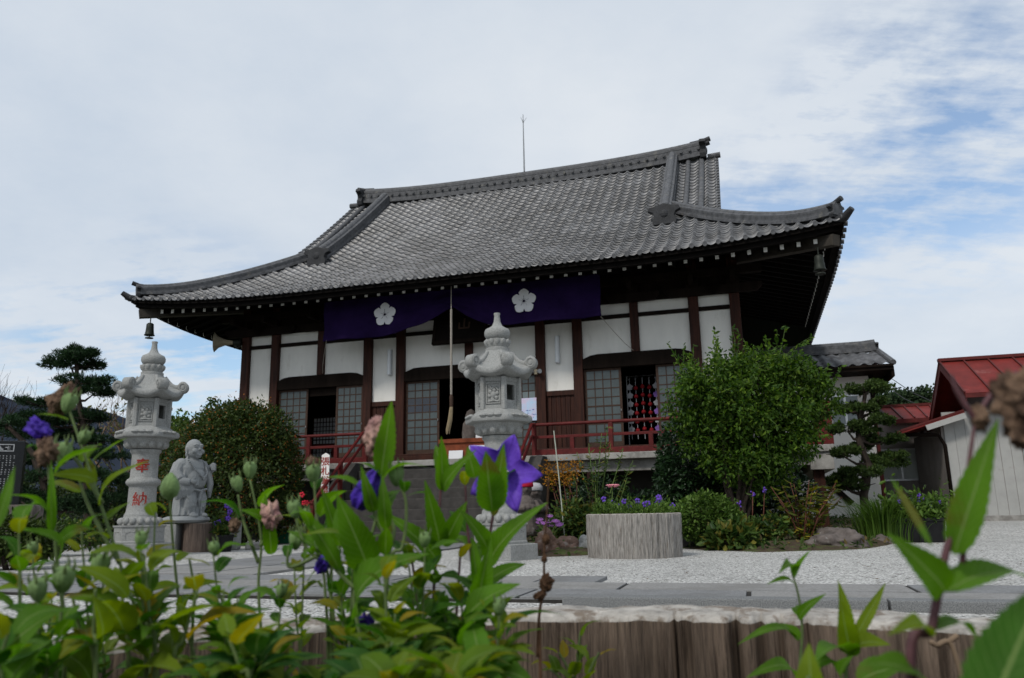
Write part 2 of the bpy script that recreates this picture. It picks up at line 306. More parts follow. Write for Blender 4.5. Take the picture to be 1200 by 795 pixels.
tag(grid_sheet('ground', [-2500,-400,-80,-30,-15,0,15,30,80,400,2500], [-300,-60,0,30,60,200,900,2600], lambda x,y: -.02, M['farground']), kind='structure')
tag(grid_sheet('gravel_yard', np.linspace(-13, 24, 75), np.linspace(-3, 27, 61), lambda x,y: groundz(x,y)-.004, M['gravel']), kind='structure')
# distant mountain and wooded hill
def ridge_hill(name, pts, Y, depth, m, rough=6, n=120, kind='structure'):
    xs = np.linspace(0, 1, n); px = np.interp(xs, np.linspace(0,1,len(pts)), [p[0] for p in pts]); py = np.interp(xs, np.linspace(0,1,len(pts)), [p[1] for p in pts])
    v = []; f = []; rows = 9
    for i in range(n):
        top = at(px[i], py[i], Y)
        for j in range(rows):
            t = j/(rows-1)*2-1; hgt = (1-t*t)**.8 if abs(t) < 1 else 0
            nz = mnoise.fractal(Vector((top.x*.02*rough/6, t*2, 3.1)), 1, 2, 5)
            v.append((top.x+nz*depth*.03, Y+t*depth, -1+(top.z+1)*hgt*(1+.05*nz)))
    f = [(i*rows+j, i*rows+j+1, (i+1)*rows+j+1, (i+1)*rows+j) for i in range(n-1) for j in range(rows-1)]
    return tag(npmesh(name, v, f, m, smooth=True), kind=kind)
ridge_hill('mountain', [(-420,500),(-250,470),(-120,452),(-40,456),(2,464),(20,470),(60,484),(100,480),(150,488),(230,500),(330,520),(420,560)], 900, 260, M['hillfar'])
woodhill = ridge_hill('wooded_hill', [(900,540),(960,508),(1010,484),(1036,478),(1060,484),(1085,489),(1130,500),(1200,512),(1320,505),(1500,535)], 95, 26, M['hillsoil'])
# paved ways of the temple yard, laid square to the hall
hall_rot = Matrix.Rotation(-YAW, 4, 'Z'); hall_mat = Matrix.Translation((OX, OY, 0)) @ hall_rot
def paving(name, x0, x1, y0, y1, nx, ny, seed, z=.03, rot_rows=True):
    rr = random.Random(seed); mb = MB(); dy = (y1-y0)/ny
    for j in range(ny):
        xs = [x0]; step = (x1-x0)/nx
        while xs[-1] < x1-.01: xs.append(min(x1, xs[-1]+step*rr.uniform(.7, 1.4)))
        if len(xs) > 2 and xs[-1]-xs[-2] < step*.3: xs.pop(-2)
        for a, b in zip(xs, xs[1:]):
            g_ = .015; zz = z+rr.uniform(-.003,.003)
            mb.box(a+g_, b-g_, y0+j*dy+g_*1.9, y0+(j+1)*dy-g_*1.9, -.12, zz, rr.choice((0,0,1)))
    mb.box(x0+.02, x1-.02, y0+.02, y1-.02, -.1, z-.009, 2)
    o = mb.build(name, [M['granite_path'], M['granite_path2'], M['joint']], bevel=.004); o.matrix_world = hall_mat; tag(o, kind='structure'); return o
paving('stone_path', -9.0, 5.25, -11.84, -11.2, 10, 1, 3, .02)
paving('stone_path', -26, 26, -13.0, -11.86, 34, 2, 4, .03)
mbp = MB(); rr = random.Random(5); yy = -11.18
while yy < -3.9:
    st = rr.uniform(.8, 1.3)
    for j in range(3):
        sh = rr.uniform(-.2, .2) if False else 0
        mbp.box(-.1+j*.64+.015, -.1+(j+1)*.64-.015, yy+.015, min(yy+st, -3.8)-.015, -.12, .02+rr.uniform(-.003,.003), rr.choice((0,0,1)))
    yy += st
mbp.box(-.08,1.80,-11.16,-3.85,-.1,.011,2); o = mbp.build('stone_path', [M['granite_path'], M['granite_path2'], M['joint']], bevel=.004); o.matrix_world = hall_mat; tag(o, kind='structure')
mbk = MB(); x = 5.3
while x < 26: mbk.box(x+.004, x+1.79, -13.16, -13.01, -.12, .055); x += 1.8
o = mbk.build('stone_kerb', M['granite_kerb'], bevel=.008); o.matrix_world = hall_mat; tag(o, kind='structure')
# ------------------------------------------------------------------ the temple hall (local axes: x along the front, y into the building)
H = empty('temple_hall', (OX, OY, 0), 'long white walled temple hall under a great curved grey tile roof', 'temple', -YAW)
A = .91; PX = [-6.37, -5.46, -2.73, -1.82, 1.82, 2.73, 5.46, 6.37]; F0 = 1.95; ZL = 4.13
EX, EY = 8.62, 2.0; RY = 5.3                       # eave half-length, front eave, ridge line
DP = [0, 1, 2, 3.2, 4.5, 6, 7.3]; ZP = [5.80, 6.30, 6.90, 7.70, 8.68, 9.90, 11.02]
def prof(d): return float(np.interp(d, DPf, ZPf))
_c = np.polyfit(DP, ZP, 3); DPf = np.linspace(0, 7.3, 60); ZPf = np.polyval(_c, DPf); ZPf += 5.80-ZPf[0]
def lift(s, half, d): return .29*max(0, (abs(s)-3.2)/(half-3.2))**2.6*max(0, 1-d/3.6)**1.3
def surf_front(x, d): return Vector((x, d-EY, prof(d)+lift(x, EX, d)))
def tile_surface(name, half, lim, dmax, place, per=.27, row=.22, sub=8, parent=None):
    nx = int(round(2*half/per)); n = nx*sub+1; xs = np.linspace(-half, half, n); ph = np.linspace(0, nx, n)
    pf_ = ph % 1; wave = np.where(pf_ < .68, -.034*np.sin(PI*pf_/.68), .050*np.sin(PI*(pf_-.68)/.32))
    nr = int(dmax/row); V = []; UV = []
    for r in range(nr+1):
        for (d, h, vv) in ((r*row-.028 if r else .001, .040, r+.02), (r*row-.03 if r else 0, .072, r+.03), (min((r+1)*row-.004, dmax), .0, r+.98)):
            l = lim(d); xc = np.clip(xs, -l, l)
            jit = np.repeat(rng.normal(0, .004, nx), sub); jit = np.append(jit, jit[-1])
            for i in range(n):
                p = place(xc[i], d); V.append((p.x, p.y, p.z+h+wave[i]+jit[i])); UV.append((ph[i], vv))
    V = np.array(V); UV = np.array(UV); rows = 3*(nr+1)
    idx = np.arange(rows*n).reshape(rows, n); f = np.stack([idx[:-1,:-1], idx[:-1,1:], idx[1:,1:], idx[1:,:-1]], -1).reshape(-1, 4)
    ww = np.abs(V[f[:,0],0]-V[f[:,1],0])+np.abs(V[f[:,0],1]-V[f[:,1],1])+np.abs(V[f[:,3],0]-V[f[:,2],0])+np.abs(V[f[:,3],1]-V[f[:,2],1])
    f = f[ww > 1e-4]; uvf = UV.copy()
    return npmesh(name, V, f, M['tile'], parent, uv=uvf)
roof = tile_surface('roof', EX, lambda d: max(EX-d, 6.15), 7.3, surf_front, parent=H)
side_d = EX-5.0
for sgn in (-1, 1):
    def ps(s, d, sgn=sgn): return Vector((sgn*(EX-d), RY+s, prof(d)+lift(s, RY+EY, d)))
    o = tile_surface('side_roof', RY+EY, lambda d: RY+EY-d, side_d, ps, .54, .44, 4, H)
o = tile_surface('rear_roof', EX, lambda d: max(EX-d, 6.15), 7.3, lambda x, d: Vector((x, 2*RY+EY-d, prof(d)+lift(x, EX, d))), .54, .44, 4, H)
# eave tile caps along the front and sides
nxt = int(round(2*EX/.27)); et = None; rest = MB(); cnt = 0
def eave_tile(p, sgn=0):
    global et, cnt
    if cnt < 100:
        if et is None:
            mb = MB(); mb.tube([(0,-.03,.04),(0,.12,.05)], .05, 10); et = mb.build('eave_tile', M['ridge'], H, smooth=True, sharp=40); o = et
        else: o = et.copy(); col.objects.link(o); o.parent = H
        o.location = p; o.rotation_euler = (0,0,sgn*PI/2); cnt += 1
    else: rest.tube([(p[0]+sgn*.03,p[1],p[2]+.04),(p[0]-sgn*.12,p[1],p[2]+.05)], .05, 8)
for i in range(nxt+1): x = -EX+i*2*EX/nxt; p = surf_front(x, 0); eave_tile((x-.04, p.y, p.z))
for sgn in (1, -1):
    for i in range(54): s = -RY-EY+i*.27; eave_tile((sgn*(EX+.02), RY+s, prof(0)+lift(s, RY+EY, 0)), sgn)
tag(rest.build('eave_tile_row', M['ridge'], H, smooth=True, sharp=40), kind='stuff')
# fascia boards and soffit
mb = MB()
def fascia(z0, z1, inset, th, mi=0):
    e1, e2 = EX-inset, EY-inset; n = 40
    for k in range(n):
        a, b = -e1+2*e1*k/n, -e1+2*e1*(k+1)/n
        za, zb = 5.80+lift(a, e1, 0), 5.80+lift(b, e1, 0)
        for yy in (-e2,):
            mb.add([(a,yy,za+z0),(b,yy,zb+z0),(b,yy+th,zb+z0),(a,yy+th,za+z0),(a,yy,za+z1),(b,yy,zb+z1),(b,yy+th,zb+z1),(a,yy+th,za+z1)],
               [(3,2,1,0),(4,5,6,7),(0,1,5,4),(1,2,6,5),(2,3,7,6),(3,0,4,7)], mi)
    l1 = RY+e2
    for sgn in (-1, 1):
        for k in range(n):
            a, b = -l1+2*l1*k/n, -l1+2*l1*(k+1)/n; za, zb = 5.80+lift(a, l1, 0), 5.80+lift(b, l1, 0); xx = sgn*e1; x2 = sgn*(e1-th)
            mb.add([(xx,RY+a,za+z0),(xx,RY+b,zb+z0),(x2,RY+b,zb+z0),(x2,RY+a,za+z0),(xx,RY+a,za+z1),(xx,RY+b,zb+z1),(x2,RY+b,zb+z1),(x2,RY+a,za+z1)],
               [(3,2,1,0),(4,5,6,7),(0,1,5,4),(1,2,6,5),(2,3,7,6),(3,0,4,7)], mi)
fascia(-.07, .02, .05, .08); fascia(-.17, -.072, .13, .10)
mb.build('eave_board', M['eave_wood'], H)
mb = MB(); slope = .30; zin = 5.62
def sof(x, y): 
    d = min(EX-abs(x), y+EY, 2*RY+EY-y); return zin+slope*d+lift(x, EX, d)*.9*(1 if y < 0 else 0)*0+(.40*max(0,(abs(x)-3.2)/(EX-3.2))**2.6*max(0,1-(y+EY)/3.2))
q = [(-EX+.15,-EY+.15),(EX-.15,-EY+.15),(EX-.15,2*RY+EY-.15),(-EX+.15,2*RY+EY-.15)]; qi = [(-6.2,.35),(6.2,.35),(6.2,2*RY-.35),(-6.2,2*RY-.35)]
n = 24
for k in range(4):
    a, b, c, d = Vector(q[k]), Vector(q[(k+1)%4]), Vector(qi[(k+1)%4]), Vector(qi[k])
    for j in range(n):
        t0, t1 = j/n, (j+1)/n
        for s0, s1 in ((0,.33),(.33,.66),(.66,1)):
            P = [a.lerp(b,t0).lerp(d.lerp(c,t0),s0), a.lerp(b,t1).lerp(d.lerp(c,t1),s0), a.lerp(b,t1).lerp(d.lerp(c,t1),s1), a.lerp(b,t0).lerp(d.lerp(c,t0),s1)]
            mb.add([(p.x,p.y,sof(p.x,p.y)) for p in P], [(0,1,2,3)])
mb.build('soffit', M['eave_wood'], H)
# rafters with white painted ends, each its own part
def mk_rafter(k):
    rb = MB(); rb.bar((0,0,0), (0,2.3*k,.62*k), .072, .10); rb.box(-.037,.037,-.014,.0,-.045,.052,1)
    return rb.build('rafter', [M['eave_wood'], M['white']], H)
raf = mk_rafter(1)
def rlift(s, half): return .16*max(0,(abs(s)-3.2)/(half-3.2))**2.6
for k in range(51):
    x = -8.18+k*.3245; fr = (EX-abs(x)-.42)/2.3
    if k == 25: r = raf
    elif fr < 1: r = mk_rafter(max(.06, fr))
    else: r = raf.copy(); col.objects.link(r); r.parent = H
    r.location = (x, -1.62, 5.665+rlift(x, 8.3))
for sgn in (-1, 1):
    for k in range(20):
        y = -1.25+k*.36; fr = (min(y, 2*RY-y)+EY-.45)/2.3
        if fr < 1: r = mk_rafter(max(.06, fr))
        else: r = raf.copy(); col.objects.link(r); r.parent = H
        r.location = (sgn*8.24, y, 5.66+rlift(RY-y, RY+1.7)); r.rotation_euler = (0, 0, sgn*PI/2)
for sgn in (-1, 1):        # hip rafters at the corners
    mb = MB(); mb.bar((sgn*8.42,-1.80,5.74), (sgn*6.3,.32,6.2), .2, .22); mb.build('hip_rafter', M['hip_beam'], H)
# walls: posts, beams, plaster panels
for x in PX:
    mb = MB(); mb.box(x-.115, x+.115, -.11, .12, 1.80, 6.25); mb.build('post', M['post_wood'], H, bevel=.012)
for x in (-4.095, 0, 4.095):
    mb = MB(); mb.box(x-.10, x+.10, -.085, .09, ZL+.004, 5.36); mb.build('strut', M['post_wood'], H, bevel=.01)
mb = MB()
for a, b in ((0,1),(1,2),(2,3),(3,4),(4,5),(5,6),(6,7)):
    x0, x1 = PX[a]+.118, PX[b]-.118
    mb.box(x0, x1, -.06, .08, 4.965, 5.055)
    mb.box(x0, x1, -.075, .08, 5.325, 6.2)
mb.build('cross_beam', M['dark_wood'], H)
mb = MB()
for x in PX+[-4.095, 4.095]:            # boat shaped bracket arms over each post
    mb.prism([(x-.62,5.42),(x-.5,5.30),(x+.5,5.30),(x+.62,5.42),(x+.62,5.50),(x-.62,5.50)], 'y', -.2, -.076)
    mb.box(x-.14, x+.14, -.30, -.077, 5.50, 5.68); mb.box(x-.05,x+.05,-.75,-.31,5.52,5.66)
mb.box(-7.0, 7.0, -.36, -.20, 5.69, 5.86)
mb.build('bracket', M['dark_wood'], H)
for a, b in ((1,2),(3,4),(5,6)):
    x0, x1 = PX[a]+.118, PX[b]-.118; n = 14; top = []
    for k in range(n+1):
        t = k/n; e = min(t, 1-t)*(x1-x0); top.append((x0+t*(x1-x0), ZL-.10*max(0,1-e/.35)**2))
    mb = MB(); mb.prism([(x1,3.80),(x0,3.80)]+top, 'y', -.09, .085); mb.build('lintel', M['dark_wood'], H)
def panel(x0, x1, z0, z1): 
    mb = MB(); mb.box(x0, x1, .0, .05, z0, z1); mb.build('plaster_panel', M['plaster'], H)
for a, b in ((1,2),(3,4),(5,6)):
    xm = (PX[a]+PX[b])/2
    for u, v in ((PX[a]+.11, xm-.09), (xm+.09, PX[b]-.11)):
        panel(u, v, ZL-.12, 4.97); panel(u, v, 5.05, 5.33)
for a, b in ((0,1),(6,7)):
    panel(PX[a]+.11, PX[b]-.11, 2.3, 4.97); panel(PX[a]+.11, PX[b]-.11, 5.05, 5.33)
for a, b in ((2,3),(4,5)):
    panel(PX[a]+.11, PX[b]-.11, 3.33, 4.97); panel(PX[a]+.11, PX[b]-.11, 5.05, 5.33)
    mb = MB(); x0, x1 = PX[a]+.117, PX[b]-.117
    for k in range(6):
        w_ = (x1-x0)/6; mb.box(x0+k*w_+.006, x0+(k+1)*w_-.006, -.01+.008*(k%2), .05, 1.96, 3.22)
    mb.box(x0, x1, -.05, .05, 3.22, 3.335); mb.build('plank_wall', M['post_wood'], H)
for sgn in (-1, 1):
    mb = MB(); mb.box(sgn*6.37-.04, sgn*6.37+.04, .13, 10.4, 1.9, 6.2); mb.build('side_wall', M['plaster'], H)
    mb = MB(); mb.add([(sgn*5.0,RY-3.7,7.6),(sgn*5.0,RY+3.7,7.6),(sgn*5.0,RY,11.0)],[(0,1,2)]); mb.build('gable', M['dark_wood'], H)
mb = MB(); mb.box(-6.37, 6.37, 10.4, 10.5, 0, 6.2); mb.build('rear_wall', M['plaster'], H)
mb = MB(); mb.box(-6.4, 6.4, -.14, .14, 1.80, 1.945); mb.box(-6.2,6.2,-.118,.118,1.946,1.99); mb.build('sill_beam', M['post_wood'], H, bevel=.01)
# interior: a dark room seen through the open doors
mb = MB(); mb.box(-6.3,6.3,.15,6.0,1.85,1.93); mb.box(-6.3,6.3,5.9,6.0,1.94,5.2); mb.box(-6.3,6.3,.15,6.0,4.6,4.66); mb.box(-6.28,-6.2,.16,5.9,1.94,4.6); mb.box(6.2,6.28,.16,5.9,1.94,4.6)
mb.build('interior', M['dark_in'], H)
def shoji(name, x0, x1, z0, z1, y, nc, nr, mats, clear=(), bar=.022, frame=.055, th=.03, parent=H):
    d = bpy.data.objects.new(name, None); col.objects.link(d); d.parent = parent; d.location = ((x0+x1)/2, y, z0)
    w_, h_ = x1-x0, z1-z0; mb = MB()
    mb.box(-w_/2, -w_/2+frame, -th/2, th/2, 0, h_); mb.box(w_/2-frame, w_/2, -th/2, th/2, 0, h_)
    mb.box(-w_/2+frame, w_/2-frame, -th/2+.001, th/2-.001, 0, frame*1.9); mb.box(-w_/2+frame, w_/2-frame, -th/2+.001, th/2-.001, h_-frame, h_)
    ix0, ix1, iz0, iz1 = -w_/2+frame, w_/2-frame, frame*1.9, h_-frame
    for c in range(1, nc): x = ix0+(ix1-ix0)*c/nc; mb.box(x-bar/2, x+bar/2, -.011, .011, iz0, iz1)
    for r in range(1, nr): z = iz0+(iz1-iz0)*r/nr; b_ = bar*1.6 if r == nr//2 else bar; mb.box(ix0, ix1, -.012, .012, z-b_/2, z+b_/2)
    mb.build('door_frame', M['lattice'], d); pm = MB()
    for r in range(nr):
        za, zb = iz0+(iz1-iz0)*r/nr, iz0+(iz1-iz0)*(r+1)/nr; top_r = nr-1-r
        pm.box(ix0, ix1, -.004+.001*(r%2), .004, za, zb, 1 if top_r in clear else 0)
    pm.build('pane', mats, d); hb = MB(); hb.ball((w_/2-.03, -.03, h_*.45), (.012,.02,.03), 8); hb.build('handle', M['alu'], d)
    return d
G = [M['glass'], M['clear']]
shoji('sliding_door', -5.34, -4.47, 1.99, 3.80, .02, 4, 9, G); shoji('sliding_door', -3.62, -2.85, 1.99, 3.80, -.03, 4, 9, G)
shoji('sliding_door', -1.70, -.80, 1.99, 3.80, .02, 4, 9, G, (2,3)); shoji('sliding_door', .95, 1.70, 1.99, 3.80, .02, 4, 9, [M['glass'], M['winglass']], (2,3))
shoji('sliding_door', 2.85, 3.72, 1.99, 3.80, .02, 4, 8, G); shoji('sliding_door', 4.52, 5.34, 1.99, 3.80, .02, 4, 8, G)
mb = MB(); mb.box(-4.47,-3.62,.06,.10,3.6,3.8); mb.build('door_head', M['dark_wood'], H)
shoji('inner_screen', -4.55, -3.75, 1.99, 3.3, 1.9, 8, 10, [M['paper'], M['clear']], frame=.03, bar=.02)
shoji('inner_screen', -5.45, -4.60, 1.99, 3.3, 1.95, 8, 10, [M['paper'], M['clear']], frame=.03, bar=.02)
mb = MB(); mb.box(-6.1, -2.9, 1.6, 1.67, 2.42, 2.50); mb.box(-6.1,-2.9,1.6,1.67,1.95,2.05)
for x in (-5.6,-4.6,-3.6): mb.box(x-.04,x+.04,1.6,1.67,2.06,2.42)
mb.build('inner_rail', M['red'], H)
# veranda, foundation, stairs
mb = MB()
mb.box(-8.0, 8.0, -1.55, -.15, 1.60, 1.735); mb.box(6.5, 8.0, -.149, 7, 1.60, 1.735); mb.box(-8.0, -6.5, -.149, 7, 1.60, 1.735)
mb.box(-7.9, 7.9, -.14, -.10, 1.70, 1.80)
mb.build('veranda_slab', M['concrete'], H, bevel=.015)
mb = MB(); mb.box(-7.9,7.9,-1.35,-1.15,1.36,1.598); mb.box(7.55,7.98,-1.5,5,1.26,1.597)
mb.build('veranda_beam', M['concrete'], H, bevel=.01)
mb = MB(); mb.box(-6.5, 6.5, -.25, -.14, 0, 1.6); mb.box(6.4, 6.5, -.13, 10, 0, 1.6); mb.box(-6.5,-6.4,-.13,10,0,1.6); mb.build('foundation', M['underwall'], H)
for x in (-7.7, -5.4, -3.2, 3.2, 5.4, 7.7):
    mb = MB(); mb.box(x-.1, x+.1, -1.34, -1.16, .0, 1.358); mb.build('veranda_post', M['post_wood'], H, bevel=.01)
mb = MB(); ns = 8
for k in range(ns):
    z = 1.735-(k+1)*1.735/ns+.0; y1 = -1.555-k*.29
    mb.box(-2.0, 2.0, y1-.29-.02, y1-.001 if k else y1, -.1 if k == ns-1 else z-.25, z+1.735/ns-.22+.0) if False else None
    zt = 1.735*(1-k/ns)-1.735/ns*0
    mb.box(-2.0, 2.0, y1-.29, y1-.002, -.1, 1.735*(ns-1-k)/ns if k < ns-1 else .02)
mb.build('staircase', M['step'], H, bevel=.018)
for sgn in (-1, 1):
    mb = MB(); mb.prism([(-1.56,1.70),(-1.56,-.1),(-4.0,-.1),(-4.0,.12),(-1.9,1.70)], 'x', sgn*2.16-.14, sgn*2.16+.14); mb.build('stair_cheek', M['step'], H, bevel=.015)
def railing(x0, x1, n, y=-1.45):
    r = bpy.data.objects.new('railing', None); col.objects.link(r); r.parent = H; r.location = (x0, y, 1.735); w_ = x1-x0
    mb = MB(); mb.box(0, w_, -.05, .05, .0, .12); mb.build('base_rail', M['red'], r, bevel=.008)
    mb = MB(); mb.tube([(0,0,.66),(w_,0,.66)], .038, 10); mb.build('top_rail', M['red'], r, smooth=True, sharp=50)
    mb = MB(); mb.box(0, w_, -.028, .028, .36, .42); mb.build('mid_rail', M['red'], r, bevel=.006)
    for k in range(n):
        x = w_*k/(n-1); full = (k % 2 == 0)
        mb = MB(); mb.box(x-.045, x+.045, -.044, .044, .121, .635 if full else .36); mb.build('baluster', M['red'], r, bevel=.008)
railing(-7.9, -2.05, 9); railing(2.0, 7.0, 7)
r = bpy.data.objects.new('railing', None); col.objects.link(r); r.parent = H; r.location = (7.9, -1.45, 1.735)
mb = MB(); mb.box(-.11,.11,-.09,.09,0,.78); mb.box(-.13,.13,-.11,.11,.781,.84); mb.build('newel', M['red'], r, bevel=.01)
mb = MB(); mb.box(-.045,.045,.1,6,.0,.12); mb.box(-.03,.03,.1,6,.38,.44); mb.box(-.035,.035,.1,6,.62,.69); mb.build('side_rail', M['red'], r, bevel=.008)
for k in range(9): mb = MB(); mb.box(-.03,.03,.5+k*.5,.56+k*.5,.121,.62); mb.build('baluster', M['red'], r)
mb = MB(); mb.box(-.9,-.12,-.05,.05,0,.12); mb.box(-.9,-.12,-.035,.035,.62,.69); mb.box(-.9,-.12,-.028,.028,.36,.42)
for k in range(4): mb.bar((-.85+k*.19,0,.12),(-.75+k*.19,0,.62),.035,.035)
mb.build('end_rail', M['red'], r)
for sgn in (-1, 1):
    r = bpy.data.objects.new('stair_handrail', None); col.objects.link(r); r.parent = H; r.location = (sgn*2.0, -1.5, 1.735)
    for z in (.66, .40):
        mb = MB(); mb.tube([(0,0,z),(0,-.15,z),(0,-2.3,z-1.62)], .034, 10); mb.build('handrail_bar', M['red'], r, smooth=True, sharp=50)
    for y, zb, zt in ((0,0,.70),(-1.15,-.87,-.05),(-2.25,-1.7,-.88)):
        mb = MB(); mb.box(-.04,.04,y-.04,y+.04,zb,zt); mb.build('handrail_post', M['red'], r, bevel=.006)
# roof ridges
def ridgeprof(w_, h_, nl=4):
    L_ = []; 
    for k in range(nl): ww = w_*(1-.12*k/nl)*(1 if k % 2 == 0 else .93); L_ += [(ww/2, h_*k/nl), (ww/2, h_*(k+1)/nl-.008)]
    top = [(w_*.30*math.cos(a), h_+.02+w_*.26*math.sin(a)) for a in [PI*j/8 for j in range(9)]]
    return L_+top+[(-a, b) for a, b in L_[::-1]]
mb = MB(); path = [(x, RY, 10.90+.20*(abs(x)/5.75)**3.2) for x in np.linspace(-5.72, 5.72, 49)]
mb.sweep(ridgeprof(.46, .44, 5), path, (0,-1,0))
for k in range(44):
    x = -5.65+k*11.3/43; z = 10.90+.20*(abs(x)/5.75)**3.2
    for s in (-1, 1): mb.tube([(x, RY+s*.18, z+.25),(x, RY+s*.275, z+.24)], .045, 8)
mb.build('main_ridge', M['ridge'], H, smooth=True, sharp=30)
def onigawara(x, y, z, s, rz, parent=H):
    mb = MB(); out = [(-.24,0),(-.27,.10),(-.22,.20),(-.25,.29),(-.36,.34),(-.33,.42),(-.16,.44),(0,.50),(.16,.44),(.33,.42),(.36,.34),(.25,.29),(.22,.20),(.27,.10),(.24,0)]
    mb.prism([(a*s, b*s) for a, b in out], 'y', -.07*s, .07*s); mb.lathe([(.16*s,-.02*s),(.16*s,.02*s),(.10*s,.03*s),(.03*s,.0)],16) if False else mb.ball((0,-.06*s,.25*s), (.10*s,.04*s,.10*s), 12)
    o = mb.build('ridge_end_tile', M['oni'], parent, bevel=.01*s); o.location = (x, y, z); o.rotation_euler = (0, 0, rz); return o
for sgn in (-1, 1):
    onigawara(sgn*5.78, RY, 11.0, 1.3, sgn*PI/2)
    mb = MB()
    for z, xx in ((11.52,0), (11.64,.03)): mb.tube([(sgn*5.4,RY,z-.03),(sgn*5.75,RY,z),(sgn*(5.98+xx),RY,z+.07)], [.07,.075,.08], 10)
    mb.build('ridge_horn', M['oni'], H, smooth=True, sharp=40)
    # descending ridge on the slope, its end tile, two rolls beside it and the tiled verge
    mb = MB(); pts = []
    for d in np.linspace(3.02, 7.25, 26): p = surf_front(sgn*4.86, d); pts.append((p.x, p.y, p.z+.03))
    mb.sweep(ridgeprof(.34, .30, 3), pts, (1,0,0)); mb.build('descending_ridge', M['ridge'], H, smooth=True, sharp=30)
    p = surf_front(sgn*4.86, 2.98); onigawara(p.x, p.y-.12, p.z-.10, 1.12, 0)
    for xo, rr_ in ((5.32, .075), (5.72, .08)):
        mb = MB(); pts = [surf_front(sgn*xo, d)+Vector((0,0,.07)) for d in np.linspace(max(2.6, EX-xo+.1), 7.25, 20)]
        mb.tube(pts, rr_, 10)
        for q_ in pts[1::1]: mb.ball(q_, rr_*1.12, 8)
        mb.build('verge_roll', M['ridge'], H, smooth=True)
    mb = MB()
    for k, d in enumerate(np.arange(2.45, 7.2, .2)):
        p = surf_front(sgn*6.15, d); q_ = surf_front(sgn*6.15, d+.2)
        mb.bar((p.x,p.y,p.z-.03),(q_.x,q_.y,q_.z-.06),.13,.17)
    mb.tube([(sgn*5.9,RY-.02,11.1),(sgn*6.28,RY-.02,11.12)], .09, 10)
    mb.build('verge_tiles', M['ridge'], H)
    # corner ridge along the hip
    mb = MB(); pts = []
    for d in np.linspace(.12, 3.66, 26):
        x = sgn*(EX-d); p = surf_front(x, d); pts.append((p.x, p.y, p.z+.03+.10*max(0,1-d/1.2)**2))
    mb.sweep(ridgeprof(.30, .20, 3), pts, (.707*sgn, .707, 0)); mb.build('corner_ridge', M['ridge'], H, smooth=True, sharp=30)
    p = surf_front(sgn*(EX-.16), .16); onigawara(p.x, p.y, p.z+.05, .62, -sgn*-PI/4 if False else sgn*PI/4)
    mb = MB(); mb.tube([(p.x-sgn*.2,p.y+.2,p.z+.36),(p.x,p.y,p.z+.37),(p.x+sgn*.12,p.y-.12,p.z+.42)], [.05,.055,.06], 8)
    mb.tube([(p.x-sgn*.1,p.y+.1,p.z-.02),(p.x+sgn*.14,p.y-.14,p.z+.01),(p.x+sgn*.27,p.y-.27,p.z+.13)], [.10,.09,.06], 10); mb.build('corner_horn', M['oni'], H, smooth=True, sharp=40)
    # bell under the corner
    b = empty('corner_bell', hall_mat @ Vector((sgn*8.06, -1.78, 5.06)), 'small bronze wind bell hanging from the %s roof corner above the %s' % (('left','stone lantern') if sgn < 0 else ('right','leafy tree')), 'bell', -YAW, 'wind bells under the roof corners'); b.scale = (.8,.8,.95)
    mb = MB(); mb.lathe([(.02,.44),(.07,.43),(.11,.40),(.115,.3),(.125,.2),(.14,.12),(.165,.10),(.15,.085),(.05,.09)], 16); mb.build('bell_body', M['bronze'], b, smooth=True, sharp=50)
    mb = MB(); mb.tube([(0,0,.60),(0,0,.40)], .018, 6); mb.tube([(0,0,.12),(0,0,.03)], .015, 6); mb.lathe([(.01,.045),(.12,.03),(.13,0.01),(.01,.0)], 12); mb.build('clapper', M['bronze'], b)
mb = MB(); bz = 11.5; mb.tube([(0,0,0),(0,0,1.0),(0,0,2.05)], [.028,.022,.012], 8); mb.ball((0,0,1.78),.03,8)
for a in (0, 2.1, 4.2): mb.tube([(0,0,1.75),(.12*math.cos(a),.12*math.sin(a),1.92)], [.009,.004], 5)
o = mb.build('lightning_rod', M['steel'], H); o.location = (.05, RY, bz)
# ------------------------------------------------------------------ things hung on or standing in the hall
def hl(x, y, z): return hall_mat @ Vector((x, y, z))
# purple curtain: gathered at the middle by the rope
nu, nv = 140, 26; V = []; hw = 3.5
for i in range(nu+1):
    s = -1+2*i/nu; x = s*hw; zt = 5.80; g_ = abs(s)
    bot = 4.78+.56*max(0, 1-g_/.52)**1.35 if s < 0 else 4.80+.52*max(0, 1-g_/.30)**1.6
    for j in range(nv+1):
        t = j/nv; z = zt+(bot-zt)*t
        fold = .05*math.sin(x*5.2+1.2*math.sin(x*1.7))*t+.018*math.sin(x*11+t*5)*t+.02*math.sin(t*9+x*1.3) + .03*math.sin(t*26+g_*6)*max(0,1-g_/.5)*t**2
        V.append((x, -1.0+fold-.06*max(0,1-g_/.3)*t, z))
idx = np.arange((nu+1)*(nv+1)).reshape(nu+1, nv+1); f = np.stack([idx[:-1,:-1], idx[1:,:-1], idx[1:,1:], idx[:-1,1:]], -1).reshape(-1,4)
cur = empty('temple_curtain', hl(0,0,0), 'wide deep purple curtain with two white flower crests hung under the eaves', 'curtain', -YAW)
cl = npmesh('cloth', V, f, M['purple'], cur, smooth=True); sm = cl.modifiers.new('thick', 'SOLIDIFY'); sm.thickness = .012
def bellflower(R_, n=5):
    polys = []
    for k in range(n):
        a = PI/2+2*PI*k/n; c = (0,0); pts = []
        for u, v in ((.10,-.05),(.42,-.36),(.72,-.44),(.92,-.22),(1.0,0),(.92,.22),(.72,.44),(.42,.36),(.10,.05)):
            v *= .92; pts.append((R_*(u*math.cos(a)-v*math.sin(a)), R_*(u*math.sin(a)+v*math.cos(a))))
        polys.append(pts)
    return polys
